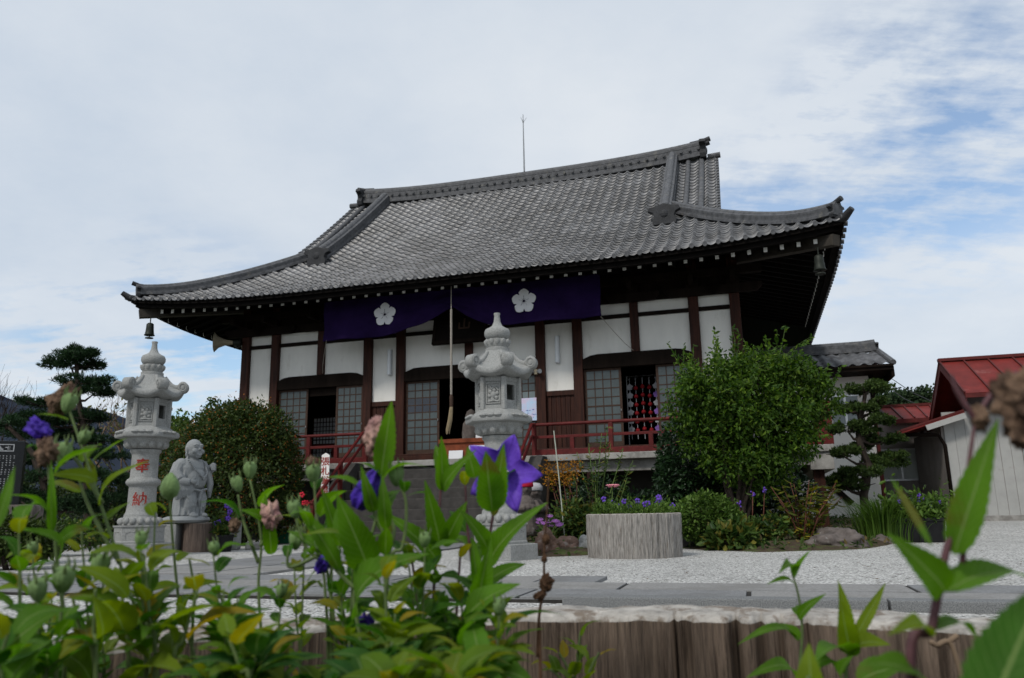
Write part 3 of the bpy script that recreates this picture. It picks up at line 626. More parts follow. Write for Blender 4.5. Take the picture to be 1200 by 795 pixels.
for sx in (-1.80, 1.72):
    mb = MB()
    for q_ in bellflower(.30): mb.prism(q_, 'y', -.008, .004)
    for k in range(5):
        a = PI/2+2*PI*k/5; mb.bar((.03*math.cos(a),-.013,.03*math.sin(a)),(.13*math.cos(a),-.013,.13*math.sin(a)),.007,.004,1)
    o = mb.build('flower_crest', [M['crest'], M['purple']], cur); o.location = (sx, -1.052, 5.31)
mb = MB(); mb.tube([(-3.55,-1.0,5.82),(3.55,-1.0,5.82)], .03, 8); mb.build('curtain_pole', M['dark_wood'], cur)
for sx, px_ in ((3.48,4.05),(-3.40,-3.98)):
    mb = MB(); mb.tube([(sx,-1.0,4.80),(sx+(px_-sx)*.4,-.7,4.50),(sx+(px_-sx)*.75,-.4,4.27),(px_,-.13,4.15)], .008, 5); mb.build('tie_cord', M['rope'], cur)
# bell rope
br = empty('bell_rope', hl(.10,-1.5,5.55), 'thick braided bell rope with a straw tassel hanging before the hall entrance', 'bell rope', -YAW)
mb = MB(); k_ = 150
for ph in range(3):
    mb.tube([(.015*math.cos(i*.75+ph*2.1),.015*math.sin(i*.75+ph*2.1),-.4-i*2.0/k_) for i in range(k_)], .0135, 6)
mb.build('rope', M['rope'], br, smooth=True)
mb = MB(); mb.tube([(0,0,.2),(.0,0,-.42)], .01, 5); mb.build('hanging_wire', M['rope'], br)
mb = MB(); mb.lathe([(.03,-2.38),(.045,-2.44),(.042,-2.62),(.035,-2.66)], 14); mb.build('grip', M['lattice'], br, smooth=True, sharp=40)
mb = MB(); mb.tube([(0,0,-2.72),(-.02,0,-2.95),(-.08,-.02,-3.2)], [.035,.035,.018], 10)
for k in range(26):
    a = k*2.4; mb.tube([(.03*math.cos(a),.03*math.sin(a),-2.66),(.045*math.cos(a)-.03,.045*math.sin(a),-2.95),(.035*math.cos(a)-.09,.035*math.sin(a),-3.22-.05*math.sin(a*3))], .008, 4)
mb.build('tassel', M['tassel'], br)
# wooden name plaque over the doorway, with carved characters
pl = empty('name_plaque', hl(-.12,-.42,4.68), 'dark carved wooden plaque over the main doorway', 'plaque', -YAW); pl.rotation_euler = (R(-14), 0, -YAW)
mb = MB(); mb.box(-.62,.62,0,.06,0,.78); mb.build('board', M['dark_in'], pl)
mb = MB(); mb.box(-.70,.70,-.04,.07,.781,.87); mb.box(-.70,.70,-.04,.07,-.09,-.001); mb.box(-.70,-.621,-.04,.07,0,.78); mb.box(.621,.70,-.04,.07,0,.78); mb.build('frame', M['dark_wood'], pl, bevel=.015)
mb = MB(); mb.box(.09,.13,-.02,.0,.30,.56); mb.box(-.03,.25,-.02,0,.28,.32); mb.box(-.04,.0,-.02,0,.321,.46); mb.box(.22,.26,-.02,0,.321,.46); mb.build('carved_sign', M['lattice'], pl)
for sx, lb in ((-2.12,'left of'), (2.24,'right of')):
    t = empty('wall_lamp', hl(sx,-.02,3.98), 'slim white tube lamp on the plaster wall just %s the main doorway' % lb, 'lamp', -YAW, 'tube lamps on the hall wall')
    mb = MB(); mb.box(-.05,.05,-.03,.018,0,.68); mb.build('lamp_base', M['alu'], t, bevel=.008)
    mb = MB(); mb.tube([(0,-.075,.02),(0,-.075,.66)], .05, 14); mb.build('lamp_cover', M['lampwhite'], t, smooth=True, sharp=50)
t = empty('security_light', hl(1.72,-.11,3.74), 'twin headed sensor light on the post right of the doorway', 'light', -YAW)
mb = MB(); mb.box(-.04,.04,-.06,0,.0,.12); mb.build('bracket', M['horn'], t); 
for s in (-1,1): mb = MB(); mb.tube([(s*.05,-.06,.06),(s*.13,-.16,.05)], [.03,.055], 12); mb.build('lamp_head', M['steel'], t, smooth=True, sharp=40)
t = empty('horn_speaker', hl(-6.62,-.25,5.15), 'beige horn loudspeaker under the left eaves beside the corner post', 'loudspeaker', -YAW+R(-62))
mb = MB(); mb.lathe([(.05,.0),(.06,.1),(.09,.25),(.15,.4),(.25,.5),(.27,.515),(.245,.5),(.14,.41),(.05,.2)], 24, cap=False); mb.xf(Matrix.Rotation(R(90),4,'X')); mb.build('horn', M['horn'], t, smooth=True, sharp=60)
mb = MB(); mb.tube([(0,.14,0),(0,-.04,0)], [.085,.075], 14); mb.box(-.03,.03,.0,.05,-.16,-.07); mb.bar((0,.03,-.15),(.22,.2,-.15),.03,.02); mb.build('driver', M['bronze'], t, smooth=True, sharp=40)
# garlands of cloth ornaments in the right doorway
GC = {'r': mat('red_cloth', (.22,.010,.014), .8), 'w': mat('pale_cloth', (.36,.36,.38), .8), 'v': mat('violet_cloth', (.22,.12,.4), .8)}
gl = [('pale stars', 'w', 3.83, 'leftmost garland, pale star shapes on a thread, in the right doorway'), ('red', 'r', 3.97, 'red ball garland next to the leftmost pale one in the right doorway'),
      ('red', 'r', 4.13, 'middle garland of small red balls in the right doorway'), ('red', 'r', 4.29, 'red ball garland next to the rightmost violet one in the right doorway'), ('violet', 'v', 4.44, 'rightmost garland, pale and violet shapes, in the right doorway')]
for n_, (k0, c, x, lb) in enumerate(gl):
    t = empty('garland', hl(x, .55, 3.52), lb, 'garland', -YAW, 'hanging garlands in the right doorway')
    mb = MB(); mb.tube([(0,0,.1),(0,0,-1.35)], .008, 5); mb.build('thread', GC['w'], t)
    for k in range(6):
        z = -.12-.2*k-.03*(n_%2); cc = c if c != 'v' else ('w','v','w','v','w','v')[k]
        mb = MB()
        if c == 'r': mb.ball((0,0,z), (.055,.05,.05), 10); mb.ball((0,-.02,z+.045),(.02,.02,.02),6)
        else:
            for q_ in bellflower(.075): mb.prism([(a, b+z) for a, b in q_], 'y', -.02, .02)
        mb.build('ornament', GC[cc], t, smooth=(c == 'r'))
t = empty('garland_rack', hl(4.12,.55,1.94), 'thin dark rack carrying the cloth garlands in the right doorway', 'rack', -YAW)
mb = MB(); mb.tube([(-.36,0,0),(-.36,0,1.72),(.36,0,1.72),(.36,0,0)], .012, 6); mb.bar((-.45,0,.01),(.45,0,.01),.03,.02); mb.build('rack_frame', M['steel'], t)
# inside the main doorway
t = empty('offertory_box', hl(.15,-.62,1.74), 'orange brown offertory box in front of the main doorway', 'box', -YAW)
mb = MB(); mb.box(-.55,.55,-.25,.25,.0,.42); mb.build('box_body', M['orangewood'], t, bevel=.012)
mb = MB()
for k in range(11): mb.bar((-.5+k*.1,-.27,.45),(-.5+k*.1,.27,.45),.035,.04)
mb.box(-.6,.6,-.29,-.26,.4,.49); mb.box(-.6,.6,.26,.29,.4,.49); mb.build('slatted_top', M['orangewood'], t)
def papersign(name, loc, w_, h_, label, tilt=0):
    o = MB().box(-w_/2,w_/2,-.006,.006,0,h_).build(name, M['paper']); o.location = loc; o.rotation_euler = (R(tilt),0,-YAW); tag(o, label, 'notice'); return o
papersign('paper_notice', hl(-.02,-.93,1.745), .34, .22, 'smaller white paper notice, left one at the foot of the offertory box', -8)
papersign('paper_notice', hl(.52,-.93,1.745), .46, .32, 'larger white paper notice at the foot of the offertory box', -8)
papersign('paper_notice', hl(.45,-.345,2.16+.095), .36, .36, 'upright white card standing on the offertory box', -4)
mb = MB(); mb.lathe([(.26,0),(.27,.10),(.2,.14),(.2,.3),(.23,.55),(.2,.8),(.13,.9),(.14,1.0),(.1,1.1),(.02,1.16)], 18); o = mb.build('small_stone_figure', M['rock'], smooth=True); o.location = hl(-.15,.5,1.93); tag(o, 'dark stone figure standing inside the doorway behind the bell rope', 'statue')
t = empty('poster', hl(1.38,-.06,2.66), 'pale blue and pink poster with handwriting on the right entrance door', 'poster', -YAW)
mp_ = mat('poster_paper', (.36,.62,.82), .7, .1, 3, c2=(.68,.5,.64)); mb = MB(); mb.box(-.32,.32,-.008,.008,0,.54); mb.build('sheet', mp_, t)
mi_ = mat('poster_ink', (.08,.15,.45), .7, .3, 20); mb = MB(); rr = random.Random(3)
for (x, z, s) in ((-.25,.40,.09),(-.13,.40,.08)): 
    mb.tube([(x-s/2,-.012,z-s/2),(x-s/2,-.012,z+s/2),(x+s/2,-.012,z+s/3),(x-s/2,-.012,z),(x+s/2,-.012,z-s/2)], .009, 4)
for k in range(26): 
    x = -.27+.56*rr.random(); z = .06+.2*rr.random(); mb.bar((x,-.011,z),(x+rr.uniform(.02,.05),-.011,z+rr.uniform(-.012,.012)),.004,.010)
mb.build('handwriting', mi_, t)
# white marker board beside the stairs with red lettering
def textmesh(body, size, mat_, name, parent=None, extrude=.004, vertical=False, wrap=None, sub=0):
    cu = bpy.data.curves.new(name, 'FONT'); cu.body = '\n'.join(body) if vertical else body; cu.size = size; cu.align_x = 'CENTER'; cu.extrude = extrude; cu.space_line = .82 if vertical else 1; cu.offset = size*.012
    tmp = bpy.data.objects.new('tmp', cu); col.objects.link(tmp); dg = bpy.context.evaluated_depsgraph_get()
    me = bpy.data.meshes.new_from_object(tmp.evaluated_get(dg)); bpy.data.objects.remove(tmp); bpy.data.curves.remove(cu)
    if sub:
        bm = bmesh.new(); bm.from_mesh(me); bmesh.ops.subdivide_edges(bm, edges=[e for e in bm.edges if e.calc_length() > size*.12], cuts=sub); bm.to_mesh(me); bm.free()
    for v in me.vertices:
        x, y, z = v.co
        if wrap: a = x/wrap; v.co = ((wrap+z)*math.sin(a), -(wrap+z)*math.cos(a), y)
        else: v.co = (x, -z, y)
    me.materials.clear(); me.materials.append(mat_); me.name = name
    o = bpy.data.objects.new(name, me); col.objects.link(o)
    if parent: o.parent = parent
    return o
p = at(379, 620, 16.6)
t = empty('notice_post', (p.x, p.y, 0), 'white pointed notice post with red vertical lettering beside the stairs', 'sign', -.1)
ZB = at(378,578,16.6).z; ZT = at(379,531,16.6).z
mb = MB(); w2 = .085; mb.prism([(-w2,ZB),(w2,ZB),(w2,ZT-.05),(0,ZT),(-w2,ZT-.05)], 'y', -.012, .012); mb.build('board', M['white'], t, bevel=.004)
mb = MB(); mb.box(-.03,.03,.013,.05,-.1,ZB+.3); mb.build('stake', M['lattice'], t)
for k, ch in enumerate('張札厳禁'):
    o = textmesh(ch, .185, M['kanji_red'], 'lettering', t); o.location = (0, -.014, ZT-.245-k*.195)
# ------------------------------------------------------------------ stone lanterns
def hexf(ap=1.0):                                   # hexagon radius for a unit apothem, corner at angle 0
    def f(a):
        b = (a+PI/6) % (PI/3)-PI/6; return 1/math.cos(b-0) if False else 1/math.cos(((a) % (PI/3))-PI/6)
    return f
HX = hexf()
def blend(t): return lambda a: 1+(HX(a)-1)*t
def petals(mb, r, z0, z1, n, bulge, up=True):
    for k in range(n):
        a = 2*PI*(k+.5)/n; c = Vector((r*math.cos(a), r*math.sin(a), (z0+z1)/2))
        rot = Matrix.Rotation(a, 3, 'Z') @ Matrix.Rotation(R(-28 if up else 28), 3, 'Y')
        mb.ball(c, (bulge, PI*r/n*.98, (z1-z0)*.56), 10, rot=rot)
def lantern(name, loc, s, rz, label, kanji=None):
    t = empty(name, loc, label, 'stone lantern', rz); t.scale = (s, s, s); G_ = M['granite']
    mb = MB(); mb.lathe([(.46,-.05),(.46,.20),(.455,.205)], 6, shape=lambda a: 1.1547); mb.build('base_slab', G_, t, bevel=.012)
    mb = MB(); mb.lathe([(.335,.206),(.335,.235),(.325,.25),(.325,.44),(.345,.465),(.345,.485)], 6, shape=lambda a: 1.1547)
    for k in range(6):                                 # scalloped frame cut on each face
        a = PI/6+k*PI/3; c_, s_ = math.cos(a), math.sin(a); pts = []
        for i in range(25):
            u = -1+i/12; pts.append((u*.135, .40-.022*abs(math.sin(u*PI*2))-.02*(abs(u) > .9)))
        pts = [(-.135,.29)]+pts+[(.135,.29)]
        mb.tube([(.327*c_-s_*u, .327*s_+c_*u, z) for u, z in pts], .007, 5)
    mb.build('pedestal', G_, t, smooth=True, sharp=25)
    mb = MB(); mb.lathe([(.30,.486),(.30,.50),(.26,.60),(.25,.62)], 36); petals(mb, .275, .487, .60, 16, .065)
    mb.build('lotus_base', G_, t, smooth=True, sharp=60)
    mb = MB(); mb.lathe([(.245,.60),(.25,.64),(.235,.67),(.222,.70),(.212,.80),(.208,1.08),(.216,1.10),(.245,1.115),(.262,1.15),(.262,1.17),(.245,1.205),(.216,1.22),(.206,1.24),(.203,1.58),(.212,1.62),(.235,1.64),(.235,1.68)], 40)
    c = mb.build('column', G_, t, smooth=True, sharp=50)
    if kanji:
        for ch, z in zip(kanji, (1.33, .80)):
            o = textmesh(ch, .235, M['kanji_red'], 'carved_character', c, .004, wrap=.209, sub=3); o.location = (0, 0, z); o.rotation_euler = (0, 0, -rz+kanji_turn)
    mb = MB(); mb.lathe([(.24,1.69),(.27,1.70),(.34,1.78),(.385,1.84),(.39,1.855)], 36); petals(mb, .30, 1.70, 1.83, 14, .07, False)
    mb.lathe([(.40,1.856),(.46,1.87),(.475,1.90),(.465,1.94),(.40,1.97),(.33,2.03),(.31,2.05)], 48, shape=blend(.85))
    for k in range(6):
        for u in (-.11, 0, .11):
            a = PI/6+k*PI/3; mb.ball((.455*math.cos(a)-math.sin(a)*u, .455*math.sin(a)+math.cos(a)*u, 1.945), (.05,.07,.035), 8, rot=Matrix.Rotation(a,3,'Z'))
    o = mb.build('platform', G_, t, smooth=True, sharp=50); o.scale = (.93,.93,1)
    # fire box: six posts with panels, two open windows, relief on the others
    mb = MB(); ap = .275
    for k in range(6):
        a = k*PI/3; x, y = ap*1.1547*math.cos(a), ap*1.1547*math.sin(a); mb.lathe([(.042,2.04),(.042,2.50)], 6, c=(x*.955,y*.955,0))
    mb.lathe([(ap-.005,2.04),(ap-.005,2.10)], 6, shape=lambda a: 1.1547); mb.lathe([(ap-.005,2.44),(ap-.005,2.50)], 6, shape=lambda a: 1.1547)
    for k in range(6):
        a = PI/6+k*PI/3; M_ = Matrix.Rotation(a, 4, 'Z'); w_ = .128
        if k % 3 == win_face % 3:
            q_ = MB(); z0, z1, hw = 2.18, 2.40, .078
            q_.box(ap-.06,ap-.02,-w_,-hw,2.10,2.44); q_.box(ap-.06,ap-.02,hw,w_,2.10,2.44); q_.box(ap-.06,ap-.021,-hw,hw,2.10,z0); q_.box(ap-.06,ap-.021,-hw,hw,z1,2.44)
        else:
            q_ = MB(); q_.box(ap-.06,ap-.022,-w_,w_,2.10,2.44)
            for (y0,y1,z0,z1) in ((-.105,.105,2.12,2.135),(-.105,.105,2.405,2.42),(-.105,-.09,2.136,2.404),(.09,.105,2.136,2.404)): q_.box(ap-.0225,ap-.006,y0,y1,z0,z1)
            q_.ball((ap-.02,0,2.25),(.035,.045,.05),10)
            for b in range(6): q_.ball((ap-.02,.06*math.cos(b*PI/3+.3),2.25+.065*math.sin(b*PI/3+.3)),(.025,.032,.03),8)
            q_.tube([(ap-.015,-.07,2.39),(ap-.008,-.02,2.33),(ap-.012,.03,2.36),(ap-.012,.08,2.30)],.014,6); q_.tube([(ap-.015,-.08,2.15),(ap-.008,0,2.165),(ap-.012,.08,2.15)],.016,6)
        q_.xf(M_); mb.add(q_.v, q_.f)
    mb.build('fire_box', G_, t, smooth=True, sharp=35)
    # roof with lifted, curled corners
    n = 96; rows = 20; V = []; F = []
    prof_ = [(.05,2.50,0),(.30,2.50,.5),(.44,2.505,.9),(.545,2.515,1),(.565,2.535,1),(.57,2.58,1),(.545,2.615,1),(.50,2.625,1),(.42,2.66,.95),(.34,2.72,.85),(.275,2.80,.7),(.235,2.87,.45),(.20,2.91,.2),(.185,2.93,0)]
    for r_, z_, hx in prof_:
        for j in range(n):
            a = 2*PI*j/n; c6 = abs(((a+PI/6) % (PI/3))-PI/6)/(PI/6)          # 0 at corners
            k6 = max(0, 1-c6); q_ = 1+(.92*HX(a)-1)*hx+.02*hx; lf = .11*hx*k6**2.2*max(0,(r_-.25)/.32)
            V.append((r_*q_*math.cos(a), r_*q_*math.sin(a), z_+lf))
    k = len(prof_); F = [(i*n+j, i*n+(j+1)%n, (i+1)*n+(j+1)%n, (i+1)*n+j) for i in range(k-1) for j in range(n)]+[tuple(range(n))[::-1], tuple((k-1)*n+j for j in range(n))]
    mb = MB(); mb.add(V, F)
    for q6 in range(6):
        a = q6*PI/3; ca, sa = math.cos(a), math.sin(a)
        pts = [(.235,2.88),(.30,2.80),(.37,2.735),(.44,2.71),(.52,2.725),(.575,2.76)]
        mb.tube([(r_*ca, r_*sa, z_) for r_, z_ in pts], [.035,.04,.045,.05,.05,.04], 10)
        q_ = MB(); q_.lathe([(.01,-.085),(.088,-.085),(.095,-.078),(.095,.078),(.088,.085),(.01,.085)], 20)
        for zz in (-.086,.086): q_.tube([(.062*math.cos(b_),.062*math.sin(b_),zz) for b_ in [PI*2*j/16 for j in range(17)]],.012,5)
        q_.xf(Matrix.Translation((.575*ca,.575*sa,2.715)) @ Matrix.Rotation(a,4,'Z') @ Matrix.Rotation(PI/2,4,'X')); mb.add(q_.v,q_.f)
        q_ = MB(); q_.lathe([(.005,-.098),(.03,-.096),(.03,.096),(.005,.098)], 10); q_.xf(Matrix.Translation((.575*ca,.575*sa,2.715)) @ Matrix.Rotation(a,4,'Z') @ Matrix.Rotation(PI/2,4,'X')); mb.add(q_.v,q_.f)
    o = mb.build('cap', G_, t, smooth=True, sharp=50); o.scale = (.87,.87,1)
    mb = MB(); mb.lathe([(.175,2.91),(.175,2.955),(.15,2.965),(.16,2.98),(.172,3.02),(.165,3.08),(.14,3.09),(.165,3.11),(.188,3.15),(.19,3.20),(.172,3.24),(.115,3.268),(.075,3.30),(.05,3.36),(.040,3.45),(.048,3.475),(.045,3.49),(.02,3.495)], 32)
    petals(mb, .158, 2.975, 3.085, 12, .032, False); mb.build('finial', G_, t, smooth=True, sharp=60); return t
kanji_turn = R(15); win_face = 5
p = atz(171, 651); 
lantern('stone_lantern', (-5.74, 12.35, 0), .955, R(14), 'granite lantern on the left with red characters on its column, beside the stone figure', '奉納')
win_face = 5; lantern('stone_lantern', (-.19, 9.95, 0), .885, R(-14), 'granite lantern standing in front of the hall entrance, behind the purple flower')
# ------------------------------------------------------------------ laughing stone figure
def merged(name, mb, m, voxel, parent=None, smooth=4, displace=None):
    o = mb.build('tmp', m); md = o.modifiers.new('r', 'REMESH'); md.mode = 'VOXEL'; md.voxel_size = voxel; md.use_smooth_shade = True
    s = o.modifiers.new('s', 'SMOOTH'); s.iterations = smooth; s.factor = .5
    dg = bpy.context.evaluated_depsgraph_get(); me = bpy.data.meshes.new_from_object(o.evaluated_get(dg)); bpy.data.objects.remove(o)
    me.name = name; me.polygons.foreach_set('use_smooth', [True]*len(me.polygons)); o = bpy.data.objects.new(name, me); col.objects.link(o)
    if parent: o.parent = parent
    return o
st = empty('laughing_figure', (-5.60, 13.75, .50), 'round bellied laughing stone figure in a robe on a low pedestal', 'statue', R(62)); st.scale = (.95,.95,1.04)
mb = MB(); tt = lambda pts, r, n=12: mb.tube(pts, r, n)
mb.lathe([(.24,.06),(.265,.10),(.25,.25),(.235,.45),(.25,.60),(.275,.74),(.27,.86),(.21,.97),(.10,1.02)], 28, shape=lambda a: 1+.10*math.cos(2*a))   # robe and trunk
mb.ball((0,-.15,.67),(.205,.19,.19),20); mb.ball((0,-.335,.64),(.012,.012,.012),6)                              # belly
mb.ball((-.09,-.12,.85),(.12,.09,.08),14); mb.ball((.09,-.12,.85),(.12,.09,.08),14)
mb.ball((-.20,.0,.90),(.12,.13,.12),14); mb.ball((.20,.0,.90),(.12,.13,.12),14)
tt([(-.24,0,.90),(-.33,-.03,.76),(-.32,-.14,.64)],[.115,.115,.10]); tt([(-.32,-.14,.64),(-.22,-.29,.62)],[.075,.055]); mb.ball((-.17,-.32,.63),(.06,.055,.045),12)
for k in range(4): tt([(-.15+.0*k,-.34,.655-.026*k),(-.10,-.37,.66-.027*k)],[.017,.014],8)
tt([(-.19,-.33,.67),(-.16,-.37,.70)],[.018,.014],8)
for k in range(5): tt([(-.36+.05*k,-.10-.03*k,.70-.015*k),(-.35+.05*k,-.12-.03*k,.50),(-.33+.04*k,-.11-.03*k,.34+.02*k)],[.06,.065,.03],8)   # hanging sleeve
tt([(.24,0,.92),(.33,-.06,.80),(.30,-.20,.86)],[.11,.10,.075]); mb.ball((.28,-.26,.89),(.065,.06,.055),12)
for k in range(4): tt([(.33,-.28,.92-.028*k),(.27,-.325,.92-.028*k),(.22,-.29,.92-.028*k)],[.016,.018,.015],8)
for k in range(4): tt([(.33-.03*k,-.10-.03*k,.80),(.36-.03*k,-.14-.03*k,.60),(.34-.03*k,-.14-.03*k,.38+.03*k)],[.06,.055,.03],8)
tt([(.25,-.30,.95),(.26,-.28,.84)],[.02,.02],8)   # sack over the shoulder
for s in (-1, 1):
    for k in range(6): a = s*(.28+.30*k); tt([(.25*math.sin(a),-.25*math.cos(a)-.01,.44),(.272*math.sin(a)*(1+.05*(k%2)),-.272*math.cos(a),.10)],[.010,.022],8)
    mb.ball((s*.10,-.28,.09),(.065,.12,.05),12)
tt([(-.17,-.27,.52),(0,-.315,.485),(.17,-.27,.52)],.02,8); tt([(.02,-.30,.47),(.0,-.29,.34),(.03,-.27,.24)],[.035,.03,.012],8); mb.ball((-.10,-.17,.32),(.13,.12,.24),16); mb.ball((.12,-.16,.30),(.12,.12,.22),16)
tt([(-.24,-.12,.56),(-.20,-.24,.38),(-.10,-.29,.24)],.014,8); tt([(.23,-.12,.54),(.20,-.24,.36),(.10,-.28,.22)],.014,8)
# robe edges opening over the belly
for s in (-1, 1): tt([(s*.12,-.03,.99),(s*.215,-.13,.86),(s*.255,-.17,.70),(s*.235,-.20,.56)],[.02,.022,.022,.016],8)
hc = Vector((0,-.06,1.18)); mb.ball(hc,(.145,.155,.16),22); mb.ball(hc+Vector((0,-.03,-.07)),(.135,.13,.10),18); tt([(0,-.02,.94),(0,-.05,1.08)],[.12,.10])
mb.ball(hc+Vector((0,-.152,-.015)),(.034,.028,.026),10)                # nose
for s in (-1, 1):
    mb.ball(hc+Vector((s*.075,-.125,-.05)),(.055,.045,.045),12); mb.ball(hc+Vector((s*.15,.01,-.02)),(.017,.036,.055),10); mb.ball(hc+Vector((s*.155,.0,-.10)),(.019,.024,.05),10)
    tt([hc+Vector((s*.025,-.148,.05)),hc+Vector((s*.06,-.145,.066)),hc+Vector((s*.105,-.115,.045))],.014,8)
    tt([hc+Vector((s*.03,-.150,.022)),hc+Vector((s*.06,-.148,.032)),hc+Vector((s*.092,-.125,.020))],.009,6)
tt([hc+Vector((-.055,-.145,-.095)),hc+Vector((0,-.155,-.115)),hc+Vector((.055,-.145,-.095))],.018,8); mb.ball(hc+Vector((0,-.125,-.135)),(.05,.035,.03),10)
body = merged('figure', mb, M['granite_stat'], .0078, st, 3)
mb = MB()
for k in range(30):                                                  # bead necklace
    u = -1+2*k/29; x = .16*math.sin(u*1.5); z = .70+.28*abs(u)**1.5; y = -.012+float(np.interp(z,[.70,.78,.85,.92,.99],[-.355,-.325,-.245,-.20,-.10])); mb.ball((x,y,z),.018,8)
mb.ball((0,-.37,.68),(.024,.018,.034),8); mb.build('bead_necklace', M['granite_stat'], st, smooth=True)
mb = MB(); rr = random.Random(2)
mb.tube([(u,math.sin(u)*.02,.0) for u in (-.38,.38)],.02,4) if False else None
mb.lathe([(.02,-.03),(.36,-.02),(.40,.02),(.38,.06),(.30,.085),(.02,.09)], 40, shape=lambda a: 1+.05*math.sin(3*a)+.03*math.sin(7*a+1)); mb.build('plinth', M['granite_stat'], st, smooth=True, sharp=60)
def blockstone(name, loc, sx, sy, sz, rz, label, cat, m, bev=.02):
    mb = MB(); mb.box(-sx/2,sx/2,-sy/2,sy/2,0,sz); o = mb.build(name, m, bevel=bev); o.location = loc; o.rotation_euler = (0,0,rz); return tag(o, label, cat)
def log_round(name, loc, r, h, label, cat, m=None, seed=1, n=64, rz=0, group=None):
    rr = random.Random(seed); ph = [rr.random()*9 for _ in range(3)]
    sh = lambda a: 1+.03*math.sin(2*a+ph[0])+.025*math.sin(5*a+ph[1])+.02*mnoise.noise(Vector((math.cos(a)*6,math.sin(a)*6,seed)))-.05*max(0,mnoise.noise(Vector((math.cos(a)*9,math.sin(a)*9,seed+5))))
    mb = MB(); mb.lathe([(r*.99,0),(r,h*.02),(r*.99,h*.5),(r*.985,h*.985)], n, shape=sh, cap=False); k = len(mb.v)
    mb.lathe([(r*.985,h*.986),(r*.6,h*1.0),(r*.01,h*1.0)], n, shape=sh, mi=1)
    o = mb.build(name, [m or M['log_out'], M['log_top']], smooth=True, sharp=40); o.location = loc; o.rotation_euler = (0,0,rz); return tag(o, label, cat, group)
split_wood = mat('split_stake_wood', (.15,.115,.095), .9, .55, 5, .6, 40, stretch=(9,9,.4), spot=((.04,.025,.02), 5, .55, .8))
log_round('log_pedestal', (-5.37,13.72,0), .26, .475, 'dark split log under the laughing figure', 'log', split_wood, 3)
blockstone('stone_block', (-5.86,13.66,0), .40, .5, .46, R(6), 'pale stone block between the left lantern and the log pedestal', 'stone block', M['granite'])
blockstone('stone_block', (-5.0,14.3,0), .26, .26, .46, R(5), 'pale upright stone block right behind the log pedestal', 'stone block', M['granite'])
blockstone('stone_block', (-4.62,14.3,0), .26, .22, .12, R(20), 'small flat stone block beside the round black flower pot', 'stone block', M['concrete'])
# ------------------------------------------------------------------ hollow log planters
def hollow_log(name, loc, r, wall, h, label, n, seed, bottom, sx=1.0, soil_drop=.10):
    t = empty(name, loc, label, 'planter'); rr = random.Random(seed)
    cr = [(rr.random()*2*PI, rr.uniform(.003,.011), rr.uniform(.012,.034)) for _ in range(46)]
    def rough(a, z, inner):
        v = .022*mnoise.fractal(Vector((math.cos(a)*4,math.sin(a)*4,z*1.2+seed)),1,2,4)*r + .018*mnoise.noise(Vector((math.cos(a)*22,math.sin(a)*22,z*2)))*r*1.2+.010*mnoise.noise(Vector((math.cos(a)*60,math.sin(a)*60,z*3)))*r
        cut = 0
        for c, w_, d in cr:
            e = abs((a-c+PI) % (2*PI)-PI)
            if e < w_: cut = max(cut, d*(1-e/w_))
        return v, cut
    zs_o = np.linspace(bottom, h, 9); zs_i = np.linspace(h, h-.34, 9); V = []; F = []; mi = []; rows = []
    def row(fr, z, kind):
        rows.append((kind, len(V)))
        for j in range(n):
            a = 2*PI*j/n; v, cut = rough(a, z, kind); rim = .0025*mnoise.fractal(Vector((math.cos(a)*14,math.sin(a)*14,seed+fr*3)),1,2,5)
            if kind == 'o': rad = r+v-cut*.5
            elif kind == 'i': rad = r-wall-v*.25+cut
            else: rad = (r-wall)+(wall)*fr+v*fr-v*.25*(1-fr)-cut*.5*fr**3+cut*(1-fr)**3
            V.append((rad*math.cos(a)*sx, rad*math.sin(a), z+(rim if z > h-.02 else 0)))
    for z in zs_o: row(1, z, 'o')
    for fr in (.97,.8,.6,.4,.2,.03): row(fr, h+(.008 if .1 < fr < .9 else .004), 't')
    for z in zs_i: row(0, z, 'i')
    for q in range(len(rows)-1):
        k = {'o':0,'t':1,'i':2}[rows[q+1][0] if rows[q+1][0] != 'i' or rows[q][0] == 'i' else 't']
        a0, b0 = rows[q][1], rows[q+1][1]
        for j in range(n): F.append((a0+j,a0+(j+1)%n,b0+(j+1)%n,b0+j)); mi.append(k)
    npmesh('log_wall', V, F, [M['log_out'], M['log_top'], M['log_in']], t, smooth=True, mi=mi)
    mb = MB(); q = [((r-wall)*1.02*math.cos(2*PI*j/40)*sx,(r-wall)*1.02*math.sin(2*PI*j/40)) for j in range(40)]
    V = [(0,0,h-soil_drop+.02)]; F = []
    for ring in range(1, 9):
        for j in range(40):
            a = 2*PI*j/40; rad = (r-wall*.8)*ring/8; V.append((rad*math.cos(a)*sx, rad*math.sin(a), h-soil_drop+.03*mnoise.fractal(Vector((rad*7*math.cos(a),rad*7*math.sin(a),seed)),1,2,3)))
    F = [(0,1+j,1+(j+1)%40) for j in range(40)]+[(1+(g-1)*40+j,1+g*40+j,1+g*40+(j+1)%40,1+(g-1)*40+(j+1)%40) for g in range(1,8) for j in range(40)]
    mb = MB(); mb.add(V, F); mb.build('soil', M['soil'], t, smooth=True); return t
fg = hollow_log('log_planter', (.03,.30,0), .67, .085, .435, 'large hollow log planter in the foreground with a bleached rim, full of bellflowers', 900, 11, -.02, soil_drop=.2)
md = hollow_log('log_planter', (1.47,10.05,0), .575, .08, .505, 'silvery grey hollow log planter standing on the gravel, filled with small violet flowers', 420, 23, -.02, soil_drop=.06)
